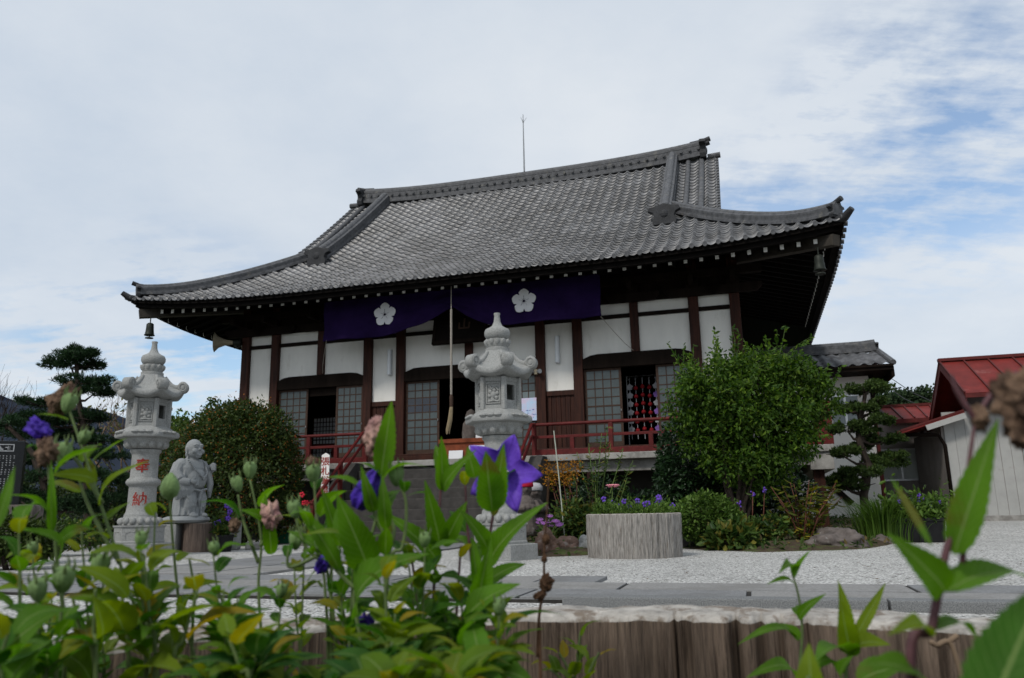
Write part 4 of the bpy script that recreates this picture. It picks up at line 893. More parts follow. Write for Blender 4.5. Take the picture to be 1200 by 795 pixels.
# ------------------------------------------------------------------ black memorial stone
t = empty('memorial_stone', (at(-6,560,10.5).x, 10.5, 0), 'polished black memorial stone with an etched inscription at the left edge', 'monument', R(20))
ztop, zb = at(10,517,10.5).z, at(10,592,10.5).z
mb = MB(); mb.box(-.52,.32,-.08,.08,zb,ztop); mb.build('slab', M['blackstone'], t, bevel=.008)
mb = MB(); rr = random.Random(9)
mb2 = MB(); hw = .18
for (a,b,c,d) in ((-.26,.20,ztop-.14,ztop-.13),(-.26,.20,ztop-.055,ztop-.045),(-.26,-.25,ztop-.13,ztop-.055),(.19,.20,ztop-.13,ztop-.055)): mb2.box(a,b,-.084,-.0805,c,d)
for cx in (-.20,-.12,-.04,.04,.13):
    for k in range(5): 
        x, z = cx+rr.uniform(-.02,.02), ztop-.094+rr.uniform(-.022,.022); mb2.bar((x-.018,-.083,z),(x+.018,-.083,z+rr.choice((0,0,.012,-.012))),.004,.005)
    mb2.bar((cx,-.083,ztop-.12),(cx,-.083,ztop-.066),.004,.005)
mb2.build('header_panel', M['etch'], t)
for c in range(17):
    x = -.46+c*.042
    for k in range(int((ztop-zb-.26)/.030)):
        z = ztop-.2-k*.030
        if rr.random() < .9:
            for _ in range(2): a = rr.uniform(-.006,.006); mb.bar((x-.009,-.083,z+a),(x+.009,-.083,z+a+rr.uniform(-.005,.005)),.003,.0028)
            mb.bar((x+rr.uniform(-.006,.006),-.083,z-.009),(x+rr.uniform(-.006,.006),-.083,z+.009),.003,.0028)
mb.build('inscription', M['etch'], t)
mb = MB(); mb.box(-.75,.55,-.35,.35,0,zb-.001); mb.build('plinth', M['rock'], t, bevel=.04)
# ------------------------------------------------------------------ rocks
def rock(loc, sx, sy, sz, seed, label, m, rz=0, group=None):
    bm = bmesh.new(); bmesh.ops.create_icosphere(bm, subdivisions=5, radius=1)
    for v in bm.verts:
        p = v.co.copy(); d = 1+.32*mnoise.fractal(p*1.3+Vector((seed*3.1,0,0)),1,2,5)+.05*mnoise.noise(p*6+Vector((seed,0,0)))
        cell = mnoise.cell(p*1.4+Vector((seed,seed,0)))*.08; p = p*(d+cell*.5); v.co = (p.x*sx, p.y*sy, max(-.1, p.z)*sz if p.z > -.25 else -.25*sz)
    me = bpy.data.meshes.new('rock'); bm.to_mesh(me); bm.free(); me.materials.append(m); me.polygons.foreach_set('use_smooth',[True]*len(me.polygons))
    o = bpy.data.objects.new('rock', me); col.objects.link(o); o.location = loc; o.rotation_euler = (0,0,rz); return tag(o, label, 'rock', group)
def R_(px, py, dz=0): p = atz(px, py); return (p.x, p.y, dz)
RK = [(984,641,.56,.4,.25,1,'big dark garden rock with white lichen below the right pine','rock'),(901,641,.20,.2,.19,2,'dark rounded rock beside the leafy weeds at the bed edge','rock'),
 (936,643,.10,.1,.06,3,'small pale stone left of the big lichen rock','rock_red'),(952,642,.09,.1,.07,4,'small brown stone touching the left end of the big lichen rock','rock_red'),(918,643,.09,.08,.05,5,'small flat stone next to the dark rounded rock','rock'),
 (661,648,.26,.22,.20,6,'reddish boulder between the lantern and the silvery planter','rock_red'),(640,650,.16,.16,.34,7,'upright reddish brown rock right behind the lantern base','rock_red'),(690,648,.14,.16,.22,8,'grey rock tucked behind the left side of the silvery planter','granite'),
 (1032,637,.2,.16,.12,9,'low stone beside the black rectangular planter','rock'),(855,641,.18,.16,.12,10,'stone half hidden under the weeds at the bed edge','rock'),(595,645,.2,.2,.22,12,'rock hidden behind the front lantern base','rock_red')]
for px, py, sx, sy, sz, sd_, lb, mm in RK: rock(R_(px,py), sx, sy, sz, sd_, lb, M[mm], rz=sd_)
def kerbrow(px0, px1, py, label):
    a, b = atz(px0,py), atz(px1,py); mb = MB(); n = 5
    for k in range(n): p, q = a.lerp(b,k/n), a.lerp(b,(k+1)/n-.006); mb.bar((p.x,p.y,.02),(q.x,q.y,.02),.16,.22+.02*(k%2))
    return tag(mb.build('bed_edging', M['step'], bevel=.02), label, 'edging')
kerbrow(800, 850, 642, 'dark stone edging of the flower bed under the round clipped bush')
# ------------------------------------------------------------------ little stone guardians with red and white caps
def guardian(px, py, Y, h, capc, label):
    p = at(px, py, Y); t = empty('stone_guardian', (p.x, Y, p.z), label, 'statue', R(15)); s = h/.6
    mb = MB(); mb.lathe([(.12*s,0),(.14*s,.04*s),(.12*s,.2*s),(.105*s,.34*s),(.06*s,.40*s)],16); mb.ball((0,0,.47*s),(.078*s,.08*s,.09*s),14); mb.ball((0,-.10*s,.28*s),(.06*s,.05*s,.04*s),8)
    for q in (-1,1): mb.tube([(q*.10*s,0,.34*s),(q*.13*s,-.06*s,.27*s),(q*.03*s,-.12*s,.28*s)],.035*s,8)
    mb.ball((0,-.078*s,.465*s),(.014*s,.016*s,.02*s),6); merged('figure', mb, M['rock'], .012, t, 2)
    mb = MB(); mb.lathe([(.085*s,.49*s),(.092*s,.50*s),(.088*s,.54*s),(.06*s,.575*s),(.01*s,.585*s)],16); mb.build('cap', capc, t, smooth=True); return t
capred = mat('red_cap_cloth', (.5,.02,.05), .85, .15, 20)
guardian(616, 628, 13.2, .95, capred, 'small stone guardian figure in a red cap behind the front lantern')
guardian(628, 628, 13.6, .90, GC['w'], 'small stone guardian figure in a white cap behind the front lantern')
# ------------------------------------------------------------------ pots
def roundpot(px, py, r, h, m, label, z=0):
    p = atz(px, py); t = empty('flower_pot', (p.x, p.y+r, z), label, 'pot'); mb = MB(); mb.lathe([(r*.8,0),(r,h*.9),(r*1.06,h*.9),(r*1.06,h),(r*.96,h),(r*.95,h*.86),(.01,h*.86)],24,cap=False); mb.build('pot_body', m, t, smooth=True, sharp=40); return t
def boxpot(px, py, w_, d_, h, m, label, rz=0, z=0):
    p = atz(px, py); t = empty('flower_box', (p.x, p.y+d_/2, z), label, 'planter', rz); mb = MB()
    V = [(-w_*.46,-d_*.42,0),(w_*.46,-d_*.42,0),(w_*.46,d_*.42,0),(-w_*.46,d_*.42,0),(-w_/2,-d_/2,h),(w_/2,-d_/2,h),(w_/2,d_/2,h),(-w_/2,d_/2,h)]
    mb.add(V, [(3,2,1,0),(0,1,5,4),(1,2,6,5),(2,3,7,6),(3,0,4,7)]); mb.box(-w_*.47,w_*.47,-d_*.47,d_*.47,h*.8,h*.86); mb.build('box_body', m, t, bevel=.01)
    mb = MB(); mb.box(-w_*.52,w_*.52,-d_*.53,-d_*.48,h-.05,h); mb.box(-w_*.52,w_*.52,d_*.48,d_*.53,h-.05,h); mb.box(-w_*.52,-w_*.48,-d_*.479,d_*.479,h-.05,h); mb.box(w_*.48,w_*.52,-d_*.479,d_*.479,h-.05,h); mb.build('rim', m, t, bevel=.006); return t
P_round = roundpot(258, 647, .15, .27, M['black_pot'], 'round black flower pot with violet pansies beside the log pedestal')
P_green = boxpot(331, 637, .62, .28, .26, M['green_pot'], 'green plastic flower box before the clipped orange flowered shrub')
P_black = boxpot(1085, 636, .72, .40, .36, M['black_pot'], 'black rectangular planter with bushy blue flowers near the grey shed', R(-14))
# ------------------------------------------------------------------ annexe behind the hall
def hat(px, py, y):        # pixel -> hall axes on the plane y
    d = raydir(px, py); inv = hall_mat.inverted(); o_ = inv @ Vector((0,0,CAM_H)); dd = inv.to_3x3() @ d; return o_+dd*((y-o_.y)/dd.y)
ay = 6.0; e0 = hat(1050,427,ay-1.0); r0 = hat(1027,408,ay+1.2); wl = hat(985,500,ay); wr = hat(1024,500,ay); 
an = empty('annexe_house', hall_mat @ Vector((wr.x, ay, 0)), 'white walled annexe with a small grey tile roof behind the hall', 'house', -YAW); W0 = -7.0
mb = MB(); mb.box(W0, 0, 0, 2.6, 0, e0.z+.2); mb.build('wall', M['plaster'], an)
zr = r0.z-.12; ze = e0.z
V=[];UVs=[]; nxa = 26; 
def tile_gable(parent, x0, x1, yf, yr, zf, zr, mirror=False):
    per=.28; nx=int((x1-x0)/per); sub=6; n=nx*sub+1; xs=np.linspace(x0,x1,n); ph=np.linspace(0,nx,n); L_=abs(yr-yf); nr=int(L_/.24); V=[];UV=[]
    for r in range(nr+1):
        for d,h,vv in ((r*.24,.05,r+.02),(min((r+1)*.24-.006,L_),.004,r+.98)):
            for i in range(n): V.append((xs[i], yf+(yr-yf)*d/L_, zf+(zr-zf)*min(1,d/L_)+h+.034*math.sin(2*PI*ph[i]))); UV.append((ph[i],vv))
    rows=2*(nr+1); idx=np.arange(rows*n).reshape(rows,n); f=np.stack([idx[:-1,:-1],idx[:-1,1:],idx[1:,1:],idx[1:,:-1]],-1).reshape(-1,4); npmesh('roof', V, f, M['tile'], parent, uv=UV)
xr = e0.x-wr.x
tile_gable(an, W0-.5, xr, -1.0, 1.3, ze, zr); tile_gable(an, W0-.5, xr, 3.6, 1.3, ze, zr)
mb = MB(); mb.sweep(ridgeprof(.3,.26,3), [(W0-.5,1.3,zr+.02),(xr-.5,1.3,zr+.02),(xr-.1,1.3,zr+.05)], (0,-1,0)); 
mb.tube([(xr-.06,y,z) for y,z in ((-1.0,ze+.06),(1.3,zr+.06))],.08,8); mb.build('ridge', M['ridge'], an); onigawara(xr-.08,1.3,zr+.02,.6,PI/2,an)
mb = MB(); mb.box(W0-.4, xr-.05, -.95, 3.5, ze-.12, ze-.03); mb.box(W0-.4,xr-.06,-1.0,-.90,ze-.03,ze+.03); mb.box(xr-.12,xr-.04,-.9,3.5,ze-.3,ze-.121); mb.box(.02,.12,-.06,2.5,ze-1.15,ze-.125); mb.build('eave_board', M['dark_wood'], an)
wa, wb = hat(974,466,ay), hat(1008,497,ay)
mb = MB(); mb.box(wa.x-wr.x, wb.x-wr.x, -.03, -.004, wb.z, wa.z); mb.build('window', M['winglass'], an)
mb = MB(); x0, x1 = wa.x-wr.x, wb.x-wr.x
for a,b,c,d in ((x0-.05,x1+.05,wa.z,wa.z+.06),(x0-.05,x1+.05,wb.z-.06,wb.z),((x0+x1)/2-.03,(x0+x1)/2+.03,wb.z,wa.z)): mb.box(a,b,-.06,-.031,c,d)
mb.build('window_frame', M['alu'], an)
mb = MB(); a, b = hat(952,548,ay-.3), hat(1000,590,ay-.3); mb.bar((a.x-wr.x,-.06,a.z),(b.x-wr.x,-.06,b.z),.1,.14); mb.build('stair_string', M['dark_wood'], an)
mb = MB(); mb.box(.02,.10,-.05,.1,0,ze-1.3); mb.build('downpipe', M['redtrim'], an)
# ------------------------------------------------------------------ red roofed sheds
def redroof(mb, a, b, c, d, seams, th=.05):      # a-b ridge, d-c eave (a above d)
    a, b, c, d = map(Vector, (a,b,c,d)); nrm = (b-a).cross(d-a).normalized(); nrm = nrm if nrm.z > 0 else -nrm
    vs = [a,b,c,d]; vs = vs+[v+nrm*th for v in vs]; mb.add(vs, [(3,2,1,0),(4,5,6,7),(0,1,5,4),(1,2,6,5),(2,3,7,6),(3,0,4,7)])
    for k in range(seams+1):
        t_ = k/seams; p, q = a.lerp(b,t_)+nrm*(th+.02), d.lerp(c,t_)+nrm*(th+.02); mb.bar(p, q, .035, .045, 1, up=nrm)
def seam_mat(): return [M['redroof'], M['redtrim']]
sy = 7.0
L0 = hat(1029,480,sy+1.6); L1 = hat(1150,474,sy+1.6); L2 = hat(1160,487,sy+.2); L3 = hat(1044,494,sy+.2)
lk = empty('link_building', hall_mat @ Vector((L3.x, sy+.5, 0)), 'low grey passage with a red sheet roof and an aluminium window', 'building', -YAW); ox_ = Vector((L3.x, sy+.5, 0))
mb = MB(); redroof(mb, L0-ox_, L1-ox_, L2-ox_, L3-ox_, 8); mb.build('roof', seam_mat(), lk)
mb = MB(); mb.bar(L0-ox_+Vector((0,0,.08)), L1-ox_+Vector((0,0,.08)), .16, .08); mb.bar(L3-ox_+Vector((0,-.05,-.02)), L2-ox_+Vector((0,-.05,-.02)), .10, .12); q = L3-ox_; mb.tube([(q.x+.75,-.36,q.z-.05),(q.x+.78,-.30,q.z-.35),(q.x+.8,-.1,q.z-.5)],.05,8); mb.build('gutter', M['redtrim'], lk)
mb = MB(); mb.box(-.5, 6.5, .0, 2.2, -.1, L3.z-.05); mb.build('wall', M['siding_dk'], lk)
w0, w1 = hat(1027,527,sy+.5)-ox_, hat(1086,563,sy+.5)-ox_
mb = MB(); mb.box(w0.x+.05,w1.x-.05,-.02,-.004,w1.z+.05,w0.z-.05); mb.build('window', M['curtained'], lk)
mb = MB(); xm = (w0.x+w1.x)/2
for a,b,c,d in ((w0.x,w1.x,w0.z-.05,w0.z),(w0.x,w1.x,w1.z,w1.z+.05),(w0.x,w0.x+.05,w1.z,w0.z),(w1.x-.05,w1.x,w1.z,w0.z),(xm-.03,xm+.03,w1.z+.05,w0.z-.05)): mb.box(a,b,-.06,-.021,c,d)
mb.build('window_frame', M['alu'], lk)
fy = 3.6                                        # front wall plane of the shed
f0 = hat(1106,505,fy); fb = hat(1150,611,fy); f1 = hat(1188,505,fy)
sh = empty('red_roof_shed', hall_mat @ Vector((f0.x, fy, 0)), 'grey boarded shed with a large red gable roof at the right edge', 'shed', -YAW); os_ = Vector((f0.x, fy, 0))
pk = hat(1101,427,fy+1.3)-os_; ev = hat(1170,462,fy-.6)-os_; zpk = pk.z; xg = pk.x
run = .6+1.3
mb = MB(); redroof(mb, (xg,1.3,zpk),(xg+9,1.3,zpk),(xg+9,-.75,ev.z),(xg,-.75,ev.z), 16); redroof(mb, (xg,1.3,zpk),(xg+9,1.3,zpk),(xg+9,4.2,zpk-1.9),(xg,4.2,zpk-1.9), 16)
mb.build('roof', seam_mat(), sh)
mb = MB(); mb.bar((xg-.03,1.3,zpk+.1),(xg+9,1.3,zpk+.1),.18,.08); mb.bar((xg+.02,1.3,zpk-.08),(xg+.02,-.75,ev.z-.08),.05,.16); mb.bar((xg+.02,1.3,zpk-.08),(xg+.02,4.2,zpk-1.98),.05,.16); mb.bar((xg,-.78,ev.z-.02),(xg+9,-.78,ev.z-.02),.08,.1); mb.build('barge_board', M['redtrim'], sh)
xgw = xg+.75
mb = MB(); mb.prism([(-.0,0),(3.9,0),(3.9,zpk-1.75),(1.3,zpk-.1),(-.0,zpk-.1-(zpk-ev.z)*.63)], 'x', xgw, xgw+8); mb.build('gable_wall', M['siding_dk'], sh)
# lean-to along the gable end with its own red roof, boarded front and side
lw = hat(1057,508,fy-.35)-os_; hi = hat(1131,484,fy-.35)-os_
mb = MB(); redroof(mb, (hi.x,-.35,hi.z),(hi.x,3.6,hi.z),(lw.x,3.6,lw.z),(lw.x,-.35,lw.z), 8); mb.build('lean_to_roof', seam_mat(), sh)
mb = MB(); mb.bar((hi.x,-.37,hi.z-.06),(lw.x+.55,-.37,lw.z+.55*(hi.z-lw.z)/(hi.x-lw.x)-.06),.03,.13); mb.build('lean_to_fascia', M['siding'], sh)
mb = MB(); k = 0; x = 0.0
while x < 1.55: mb.box(x+.006, x+.225, -.012*(1+(k%2)*.2), .0, .16+.12, f0.z+.25+.12*x); x += .23; k += 1
mb.box(-.0,1.62,.001,.08,.1,f0.z+.45); mb.build('board_front', M['siding'], sh)
mb = MB(); mb.box(-.06,0,.02,3.5,.0,f0.z+.1); mb.build('side_wall', M['siding_dk'], sh)
mb = MB(); mb.box(-.1,9,-.03,.02,.0,.279); mb.build('plinth', M['concrete'], sh, bevel=.01)
mb = MB(); mb.tube([(-.9,-.1,lw.z-.02),(-.15,-.08,f0.z-.1),(-.03,-.06,f0.z-.35),(-.03,-.06,.2)],.045,8); mb.build('downpipe', M['dark_wood'], sh, smooth=True)
dx0 = 1.62
mb = MB(); mb.box(dx0+.06, dx0+1.9, -.0, .03, .40, f0.z-.05); mb.build('door_glass', M['winglass'], sh)
mb = MB()
for a,b,c,d in ((dx0,dx0+.07,.34,f0.z),(dx0+.93,dx0+1.0,.40,f0.z-.05),(dx0+.07,dx0+1.9,f0.z-.05,f0.z+.02),(dx0+.07,dx0+1.9,.34,.40),(dx0+.07,dx0+.93,1.2,1.25)): mb.box(a,b,-.05,.032,c,d)
mb.build('door_frame', M['alu'], sh)
mb = MB(); mb.box(dx0,dx0+3,-.35,-.06,.16,.32); mb.build('door_step', M['post_wood'], sh, bevel=.01)
mb = MB(); mb.box(1.62,9,.0,.03,f0.z+.021,f0.z+.9); mb.build('upper_board', M['post_wood'], sh)
for (pa, pb) in (((1033,436),(1068,456)),((1031,447),(1052,460))):
    a = at(pa[0],pa[1],27.5); b = at(pb[0]+40,pb[1]+22,24); o = MB().tube([a, a.lerp(b,.5)-Vector((0,0,.12)), b], .014, 4).build('cable', M['oni']); tag(o, 'thin %s cable running from the annexe down behind the red roof' % ('upper' if pa[1] < 440 else 'lower'), 'cable')
# ------------------------------------------------------------------ vegetation
M['leaf_tree'] = leafmat('tree_leaf', (.018,.05,.008), (.080,.15,.018), .36, third=((.12,.19,.025), .88))
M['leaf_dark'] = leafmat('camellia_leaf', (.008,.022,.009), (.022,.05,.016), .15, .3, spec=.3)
M['leaf_clip'] = leafmat('clipped_leaf', (.018,.034,.008), (.060,.088,.020), .2)
M['leaf_round'] = leafmat('bush_leaf', (.032,.075,.012), (.115,.19,.035), .25)
M['leaf_mixed'] = leafmat('bed_leaf', (.02,.05,.012), (.09,.14,.03), .3, third=((.16,.15,.03), .86))
M['leaf_pale'] = leafmat('pale_spray_leaf', (.05,.07,.025), (.16,.16,.06), .35, third=((.2,.12,.05), .9))
M['leaf_yellow'] = leafmat('yellowing_leaf', (.045,.07,.012), (.12,.13,.02), .35, third=((.30,.25,.03), .86))
M['needle'] = leafmat('pine_needle', (.008,.024,.010), (.026,.058,.018), .12, .5)
M['needle2'] = leafmat('podocarp_needle', (.018,.038,.009), (.062,.098,.022), .18, .5)
M['grass'] = leafmat('grass_blade', (.03,.07,.01), (.10,.18,.03), .35)
M['weed'] = leafmat('weed_leaf', (.018,.045,.010), (.07,.11,.025), .3, third=((.12,.09,.035), .85))
M['orange_fl'] = mat('orange_blossom', (.26,.09,.014), .8, .4, 30)
M['gold_fl'] = mat('golden_blossom', (.30,.13,.012), .85, .5, 30)
M['violet_fl'] = mat('violet_petal', (.13,.06,.42), .6, .4, 30)
M['lilac_fl'] = mat('lilac_petal', (.42,.18,.5), .6, .3, 30)
M['pink_fl'] = mat('pink_petal', (.75,.28,.34), .6, .2, 30)
M['white_fl'] = mat('white_petal', (.75,.72,.65), .7, .15, 30)
M['red_fl'] = mat('red_petal', (.5,.02,.04), .7, .2, 30)
M['stem'] = mat('green_stem', (.09,.14,.035), .6, .3, 20)
M['stem_red'] = mat('reddish_stem', (.12,.045,.03), .6, .4, 20)
M['forest'] = leafmat('forest_leaf', (.014,.030,.014), (.045,.07,.03), .05, .9, spec=.1)
def unit(a): return a/np.maximum(1e-9, np.linalg.norm(a, axis=-1, keepdims=True))
def leafverts(P, D, S, l, w_, fold=.25):
    """rhombic leaves: P base, D axis, S side; l, w per leaf"""
    n = len(P); D = unit(D); S = unit(S-D*np.sum(S*D, -1, keepdims=True)); Nn = np.cross(D, S); l = np.broadcast_to(l, n)[:,None]; w_ = np.broadcast_to(w_, n)[:,None]
    V = np.stack([P, P+D*l*.30+S*w_*.5+Nn*w_*fold, P+D*l*.72+S*w_*.36+Nn*w_*fold*.6, P+D*l-Nn*l*.08, P+D*l*.72-S*w_*.36+Nn*w_*fold*.6, P+D*l*.30-S*w_*.5+Nn*w_*fold], 1)
    b = np.arange(n)[:,None]*6
    F = np.concatenate([b+np.array([[0,1,2,3]]), b+np.array([[0,3,4,5]])], 0)
    return V.reshape(-1,3), F
def leafobj(name, P, D, S, l, w_, m, parent, fold=.25):
    v, f = leafverts(P, D, S, l, w_, fold); return npmesh(name, v, f, m, parent)
def lobe_points(lobes, n, r, inner=.55, power=.5, zmin=None):
    """points through ellipsoid lobes, denser to the surface, with clumping"""
    vol = np.array([np.prod(q[1])**(2/3) for q in lobes]); k = r.choice(len(lobes), n, p=vol/vol.sum())
    C_ = np.array([q[0] for q in lobes])[k]; Rd = np.array([q[1] for q in lobes])[k]
    d = unit(r.normal(size=(n,3))); rad = inner+(1-inner)*r.random(n)**power
    rad *= 1+.10*np.sin(d[:,0]*7+k)*np.sin(d[:,1]*6+k*2)*np.sin(d[:,2]*8)+.05*r.normal(size=n)
    P = C_+d*Rd*rad[:,None]
    return P, d
def loc_of(base): return Vector(base)
def foliage(name, root, lobes, n, l, wr, m, seed, inner=.5, droop=.35, clump=1, fold=.25, outward=.8, spread=.05, part='foliage'):
    r = np.random.default_rng(seed); k = max(1, n//clump); P, d = lobe_points(lobes, k, r, inner)
    P = np.repeat(P, clump, 0); d = np.repeat(d, clump, 0); n = len(P); P = P+r.normal(size=P.shape)*spread*(clump > 1)
    D = unit(d*outward+r.normal(size=(n,3))*.7+np.array([0,0,-droop])); S = r.normal(size=(n,3))+np.cross(D, [0,0,1])*1.5
    ll = l*r.uniform(.65, 1.25, n); P = P-np.array(root.location)[None]
    return leafobj(part, P, D, S, ll, ll*wr, m, root, fold)
def PL(px, py, rx, ry, Y, ryd=None):           # lobe given by its place and size in the photo, at depth Y
    c = at(px, py, Y); s = Y/FPX; return (np.array(c), np.array((rx*s, (ryd or (rx+ry)/2)*s, ry*s)))
def branches(pts_list, root, m, part='trunk', n=8):
    mb = MB(); o_ = Vector(root.location)
    for pts, rad in pts_list:
        q = [Vector(p)-o_ for p in pts]; out = [q[0]]
        for a, b in zip(q, q[1:]):
            for k in (1,2,3): t_ = k/3; out.append(a.lerp(b,t_)+(Vector((random.uniform(-1,1),random.uniform(-1,1),0))*(b-a).length*.03 if k < 3 else Vector()))
        rr_ = [rad[0]+(rad[1]-rad[0])*i/(len(out)-1) for i in range(len(out))]; mb.tube(out, rr_, n)
    return mb.build(part, m, root, smooth=True)
# --- leafy tree in front of the right half of the hall
Y = 12.6; root = empty('leafy_tree', (at(864,638,Y).x, Y, 0), 'bushy bright green tree before the right half of the hall', 'tree')
lob = [PL(*q, Y) for q in ((880,470,52,50),(832,455,40,42),(930,450,38,40),(868,520,50,40),(925,500,38,36),(835,500,36,36),(882,428,34,30),(800,475,22,30),(962,462,20,26),(852,428,26,26),(912,424,26,26),(890,555,34,20),(806,440,20,24),(955,438,20,20),(945,480,22,22))]
lob += [PL(*q, Y-.25) for q in ((868,490,26,24),(905,470,26,24),(845,470,22,24),(890,535,28,24),(925,480,22,20))]
lob += [PL(*q, Y) for q in ((806,413,5,13),(836,406,6,13),(868,402,6,12),(895,398,6,13),(922,402,6,12),(946,408,6,13),(970,428,9,9),(785,428,9,10),(780,450,8,7),(818,412,5,10),(855,404,4,11),(881,404,4,11),(909,401,4,11),(935,404,4,11),(962,415,5,10),(978,445,6,7),(788,470,6,7),(965,470,8,8),(795,417,4,10),(848,399,3,8),(887,394,3,8),(929,394,3,8))]
def sublobes(lobes, k, f, seed, keep=.8):
    r = np.random.default_rng(seed); out = []
    for c, rd in lobes:
        if rd[0] < .2: out.append((c, rd)); continue
        out.append((c, rd*keep*.75))
        for _ in range(k): d = unit(r.normal(size=3)); out.append((c+d*rd*keep, np.array([1,1,1.1])*np.mean(rd)*f*r.uniform(.6,1.4)))
    return out
lob = [(c-np.array([0,0,.10]), rd*np.array([.92,.92,.86])) for c, rd in lob if rd[0] > .16]
foliage('leafy_tree', root, sublobes(lob, 13, .36, 5, .86), 24000, .076, .52, M['leaf_tree'], 3, .25, .55, 2, spread=.05)
r = np.random.default_rng(8); P0, d0 = lobe_points(lob, 260, r, .9); o_ = np.array(root.location); SP = []; SD = []; sm_b = MB()
for p, d in zip(P0, d0):                       # ragged young shoots standing out of the crown
    if d[2] < -.45: continue
    dr = unit(d*np.array([.75,.75,.4])+np.array([0,0,.75 if d[2] > -.1 else -.1])+r.normal(size=3)*.22); L_ = r.uniform(.18,.50)*(1 if d[2] > .2 else .75); q0 = p-dr*.15-o_; q1 = p+dr*L_-o_
    sm_b.tube([q0, (q0+q1)/2+r.normal(size=3)*.02, q1], [.006,.004,.002], 4)
    for k in range(int(L_*46)): t_ = r.uniform(.15,1)**.8; SP.append(q0+(q1-q0)*t_); SD.append(unit(dr*.5+r.normal(size=3)*.8+np.array([0,0,-.35])))
SP = np.array(SP); SD = np.array(SD); ll = .082*r.uniform(.6,1.2,len(SP)); leafobj('shoot_leaves', SP, SD, r.normal(size=SP.shape)+np.cross(SD,[0,0,1]), ll, ll*.5, M['leaf_tree'], root); sm_b.build('shoots', M['stem'], root)
tr = []
B = at(864,640,Y); B.z = 0
for q in ((852,560),(868,540),(885,555),(905,540),(838,520),(875,470),(920,480),(835,450),(890,430)):
    p = at(q[0],q[1],Y+random.uniform(-.3,.3)); mid = B.lerp(p,.45)+Vector((0,0,.15)); tr.append(([B+Vector((random.uniform(-.08,.08),random.uniform(-.08,.08),-.05)), mid, p], (.055,.012)))
branches(tr, root, M['trunk'])
# --- dark camellia behind it, clipped round bush and the others of the right bed
def bush(px, py, Y, lobes, n, l, wr, m, label, seed, cat='bush', name='bush', inner=.6, droop=.2, clump=1, z0=0, twigs=True, tm=None):
    b = at(px, py, Y); root = empty(name, (b.x, Y, z0), label, cat); L_ = [PL(*q[:4], Y+(q[4] if len(q) > 4 else 0)) for q in lobes]
    foliage(name, root, L_, n, l, wr, m, seed, inner, droop, clump)
    if twigs:
        tr = []
        for c, rd in L_[:8]:
            for k in range(3): e = Vector(c)+Vector((random.uniform(-.6,.6)*rd[0],random.uniform(-.6,.6)*rd[1],random.uniform(0,.7)*rd[2])); s = Vector((b.x+random.uniform(-.06,.06), Y, z0-.03)); tr.append(([s, s.lerp(e,.5)+Vector((0,0,.05)), e], (.022,.005)))
        branches(tr, root, tm or M['trunk'], 'stems', 5)
    return root
bush(812,600,13.9,((812,538,40,54),(798,560,30,36),(832,570,34,34)),7500,.085,.5,M['leaf_dark'],'tall dark glossy camellia bush left of the leafy tree',5,inner=.7)
bush(895,618,13.6,((900,590,40,24),(930,580,30,22),(870,590,30,22),(878,562,34,34,.5),(908,556,28,30,.6),(850,566,28,30,.5)),5600,.085,.5,M['leaf_dark'],'dark leafy fill added for the shadows below the leafy tree',6,inner=.5)  # dark leaves added as fill where shadow lies around the trunk
bush(829,634,11.6,((829,606,33,28),(845,610,24,24),(814,608,24,24)),5200,.055,.55,M['leaf_round'],'low round clipped green bush beside the silvery planter',7,inner=.75)
bush(858,640,11.1,((848,630,20,14),(870,632,20,14),(862,622,14,12)),560,.13,.55,M['leaf_mixed'],'broad leaved weeds at the bed edge below the leafy tree',8,inner=.2,droop=.1)
bush(890,638,11.6,((886,625,20,14),(905,620,20,16)),600,.10,.45,M['leaf_mixed'],'loose green weeds left of the yellowing shrub',9,inner=.2)
def stalks(name, label, cat, specs, Y, m_stem, leaf=None, heads=None, seed=1, z0=0, base=None):
    """thin upright stems (list of pixel polylines) with leaves and flower heads"""
    r = np.random.default_rng(seed); b = base or at(specs[0][0][0], specs[0][0][1], Y); root = empty(name, (b.x, b.y, z0 if base is None else b.z), label, cat); o_ = Vector(root.location); mb = MB(); Pl = []; Dl = []
    tops = []
    for pts in specs:
        yy = Y+r.uniform(-.15,.15)*min(1, Y/8); q = [at(p[0],p[1],yy)-o_ for p in pts]; mb.tube(q, [.008*Y/11]*(len(q)-1)+[.004*Y/11], 5); tops.append(q[-1])
        if leaf:
            for a, c in zip(q, q[1:]):
                for k in range(leaf['n']):
                    t_ = r.random(); 
                    if t_ < leaf.get('from', 0): continue
                    Pl.append(a.lerp(c, t_)); az = r.uniform(0, 2*PI); Dl.append((math.cos(az), math.sin(az), leaf.get('up', .2)+r.normal()*.3))
    mb.build('stems', m_stem, root, smooth=True)
    if leaf and Pl:
        P = np.array([tuple(p) for p in Pl]); D = np.array(Dl); ll = leaf['l']*r.uniform(.6,1.2,len(P)); leafobj('foliage', P, D, r.normal(size=P.shape)*.3+np.cross(D,[0,0,1]), ll, ll*leaf['w'], leaf['m'], root)
    if heads: heads(root, tops, r)
    return root
def fan(px, py, n, w_, h_, seed, bend=.5):
    r = random.Random(seed); out = []
    for k in range(n):
        tx = px+r.uniform(-1,1)*w_; ty = py-h_*r.uniform(.65,1); out.append([(px+r.uniform(-.12,.12)*w_, py),((px*(1-bend)+tx*bend), py+(ty-py)*.6),(tx,ty)])
    return out
stalks('yellowing_shrub', 'sparse shrub with red brown stems and yellowing leaves in the right bed', 'shrub', fan(943,640,22,44,80,4), 11.7, M['stem_red'], dict(n=9,l=.16,w=.3,m=M['leaf_yellow'],up=-.1), seed=4)
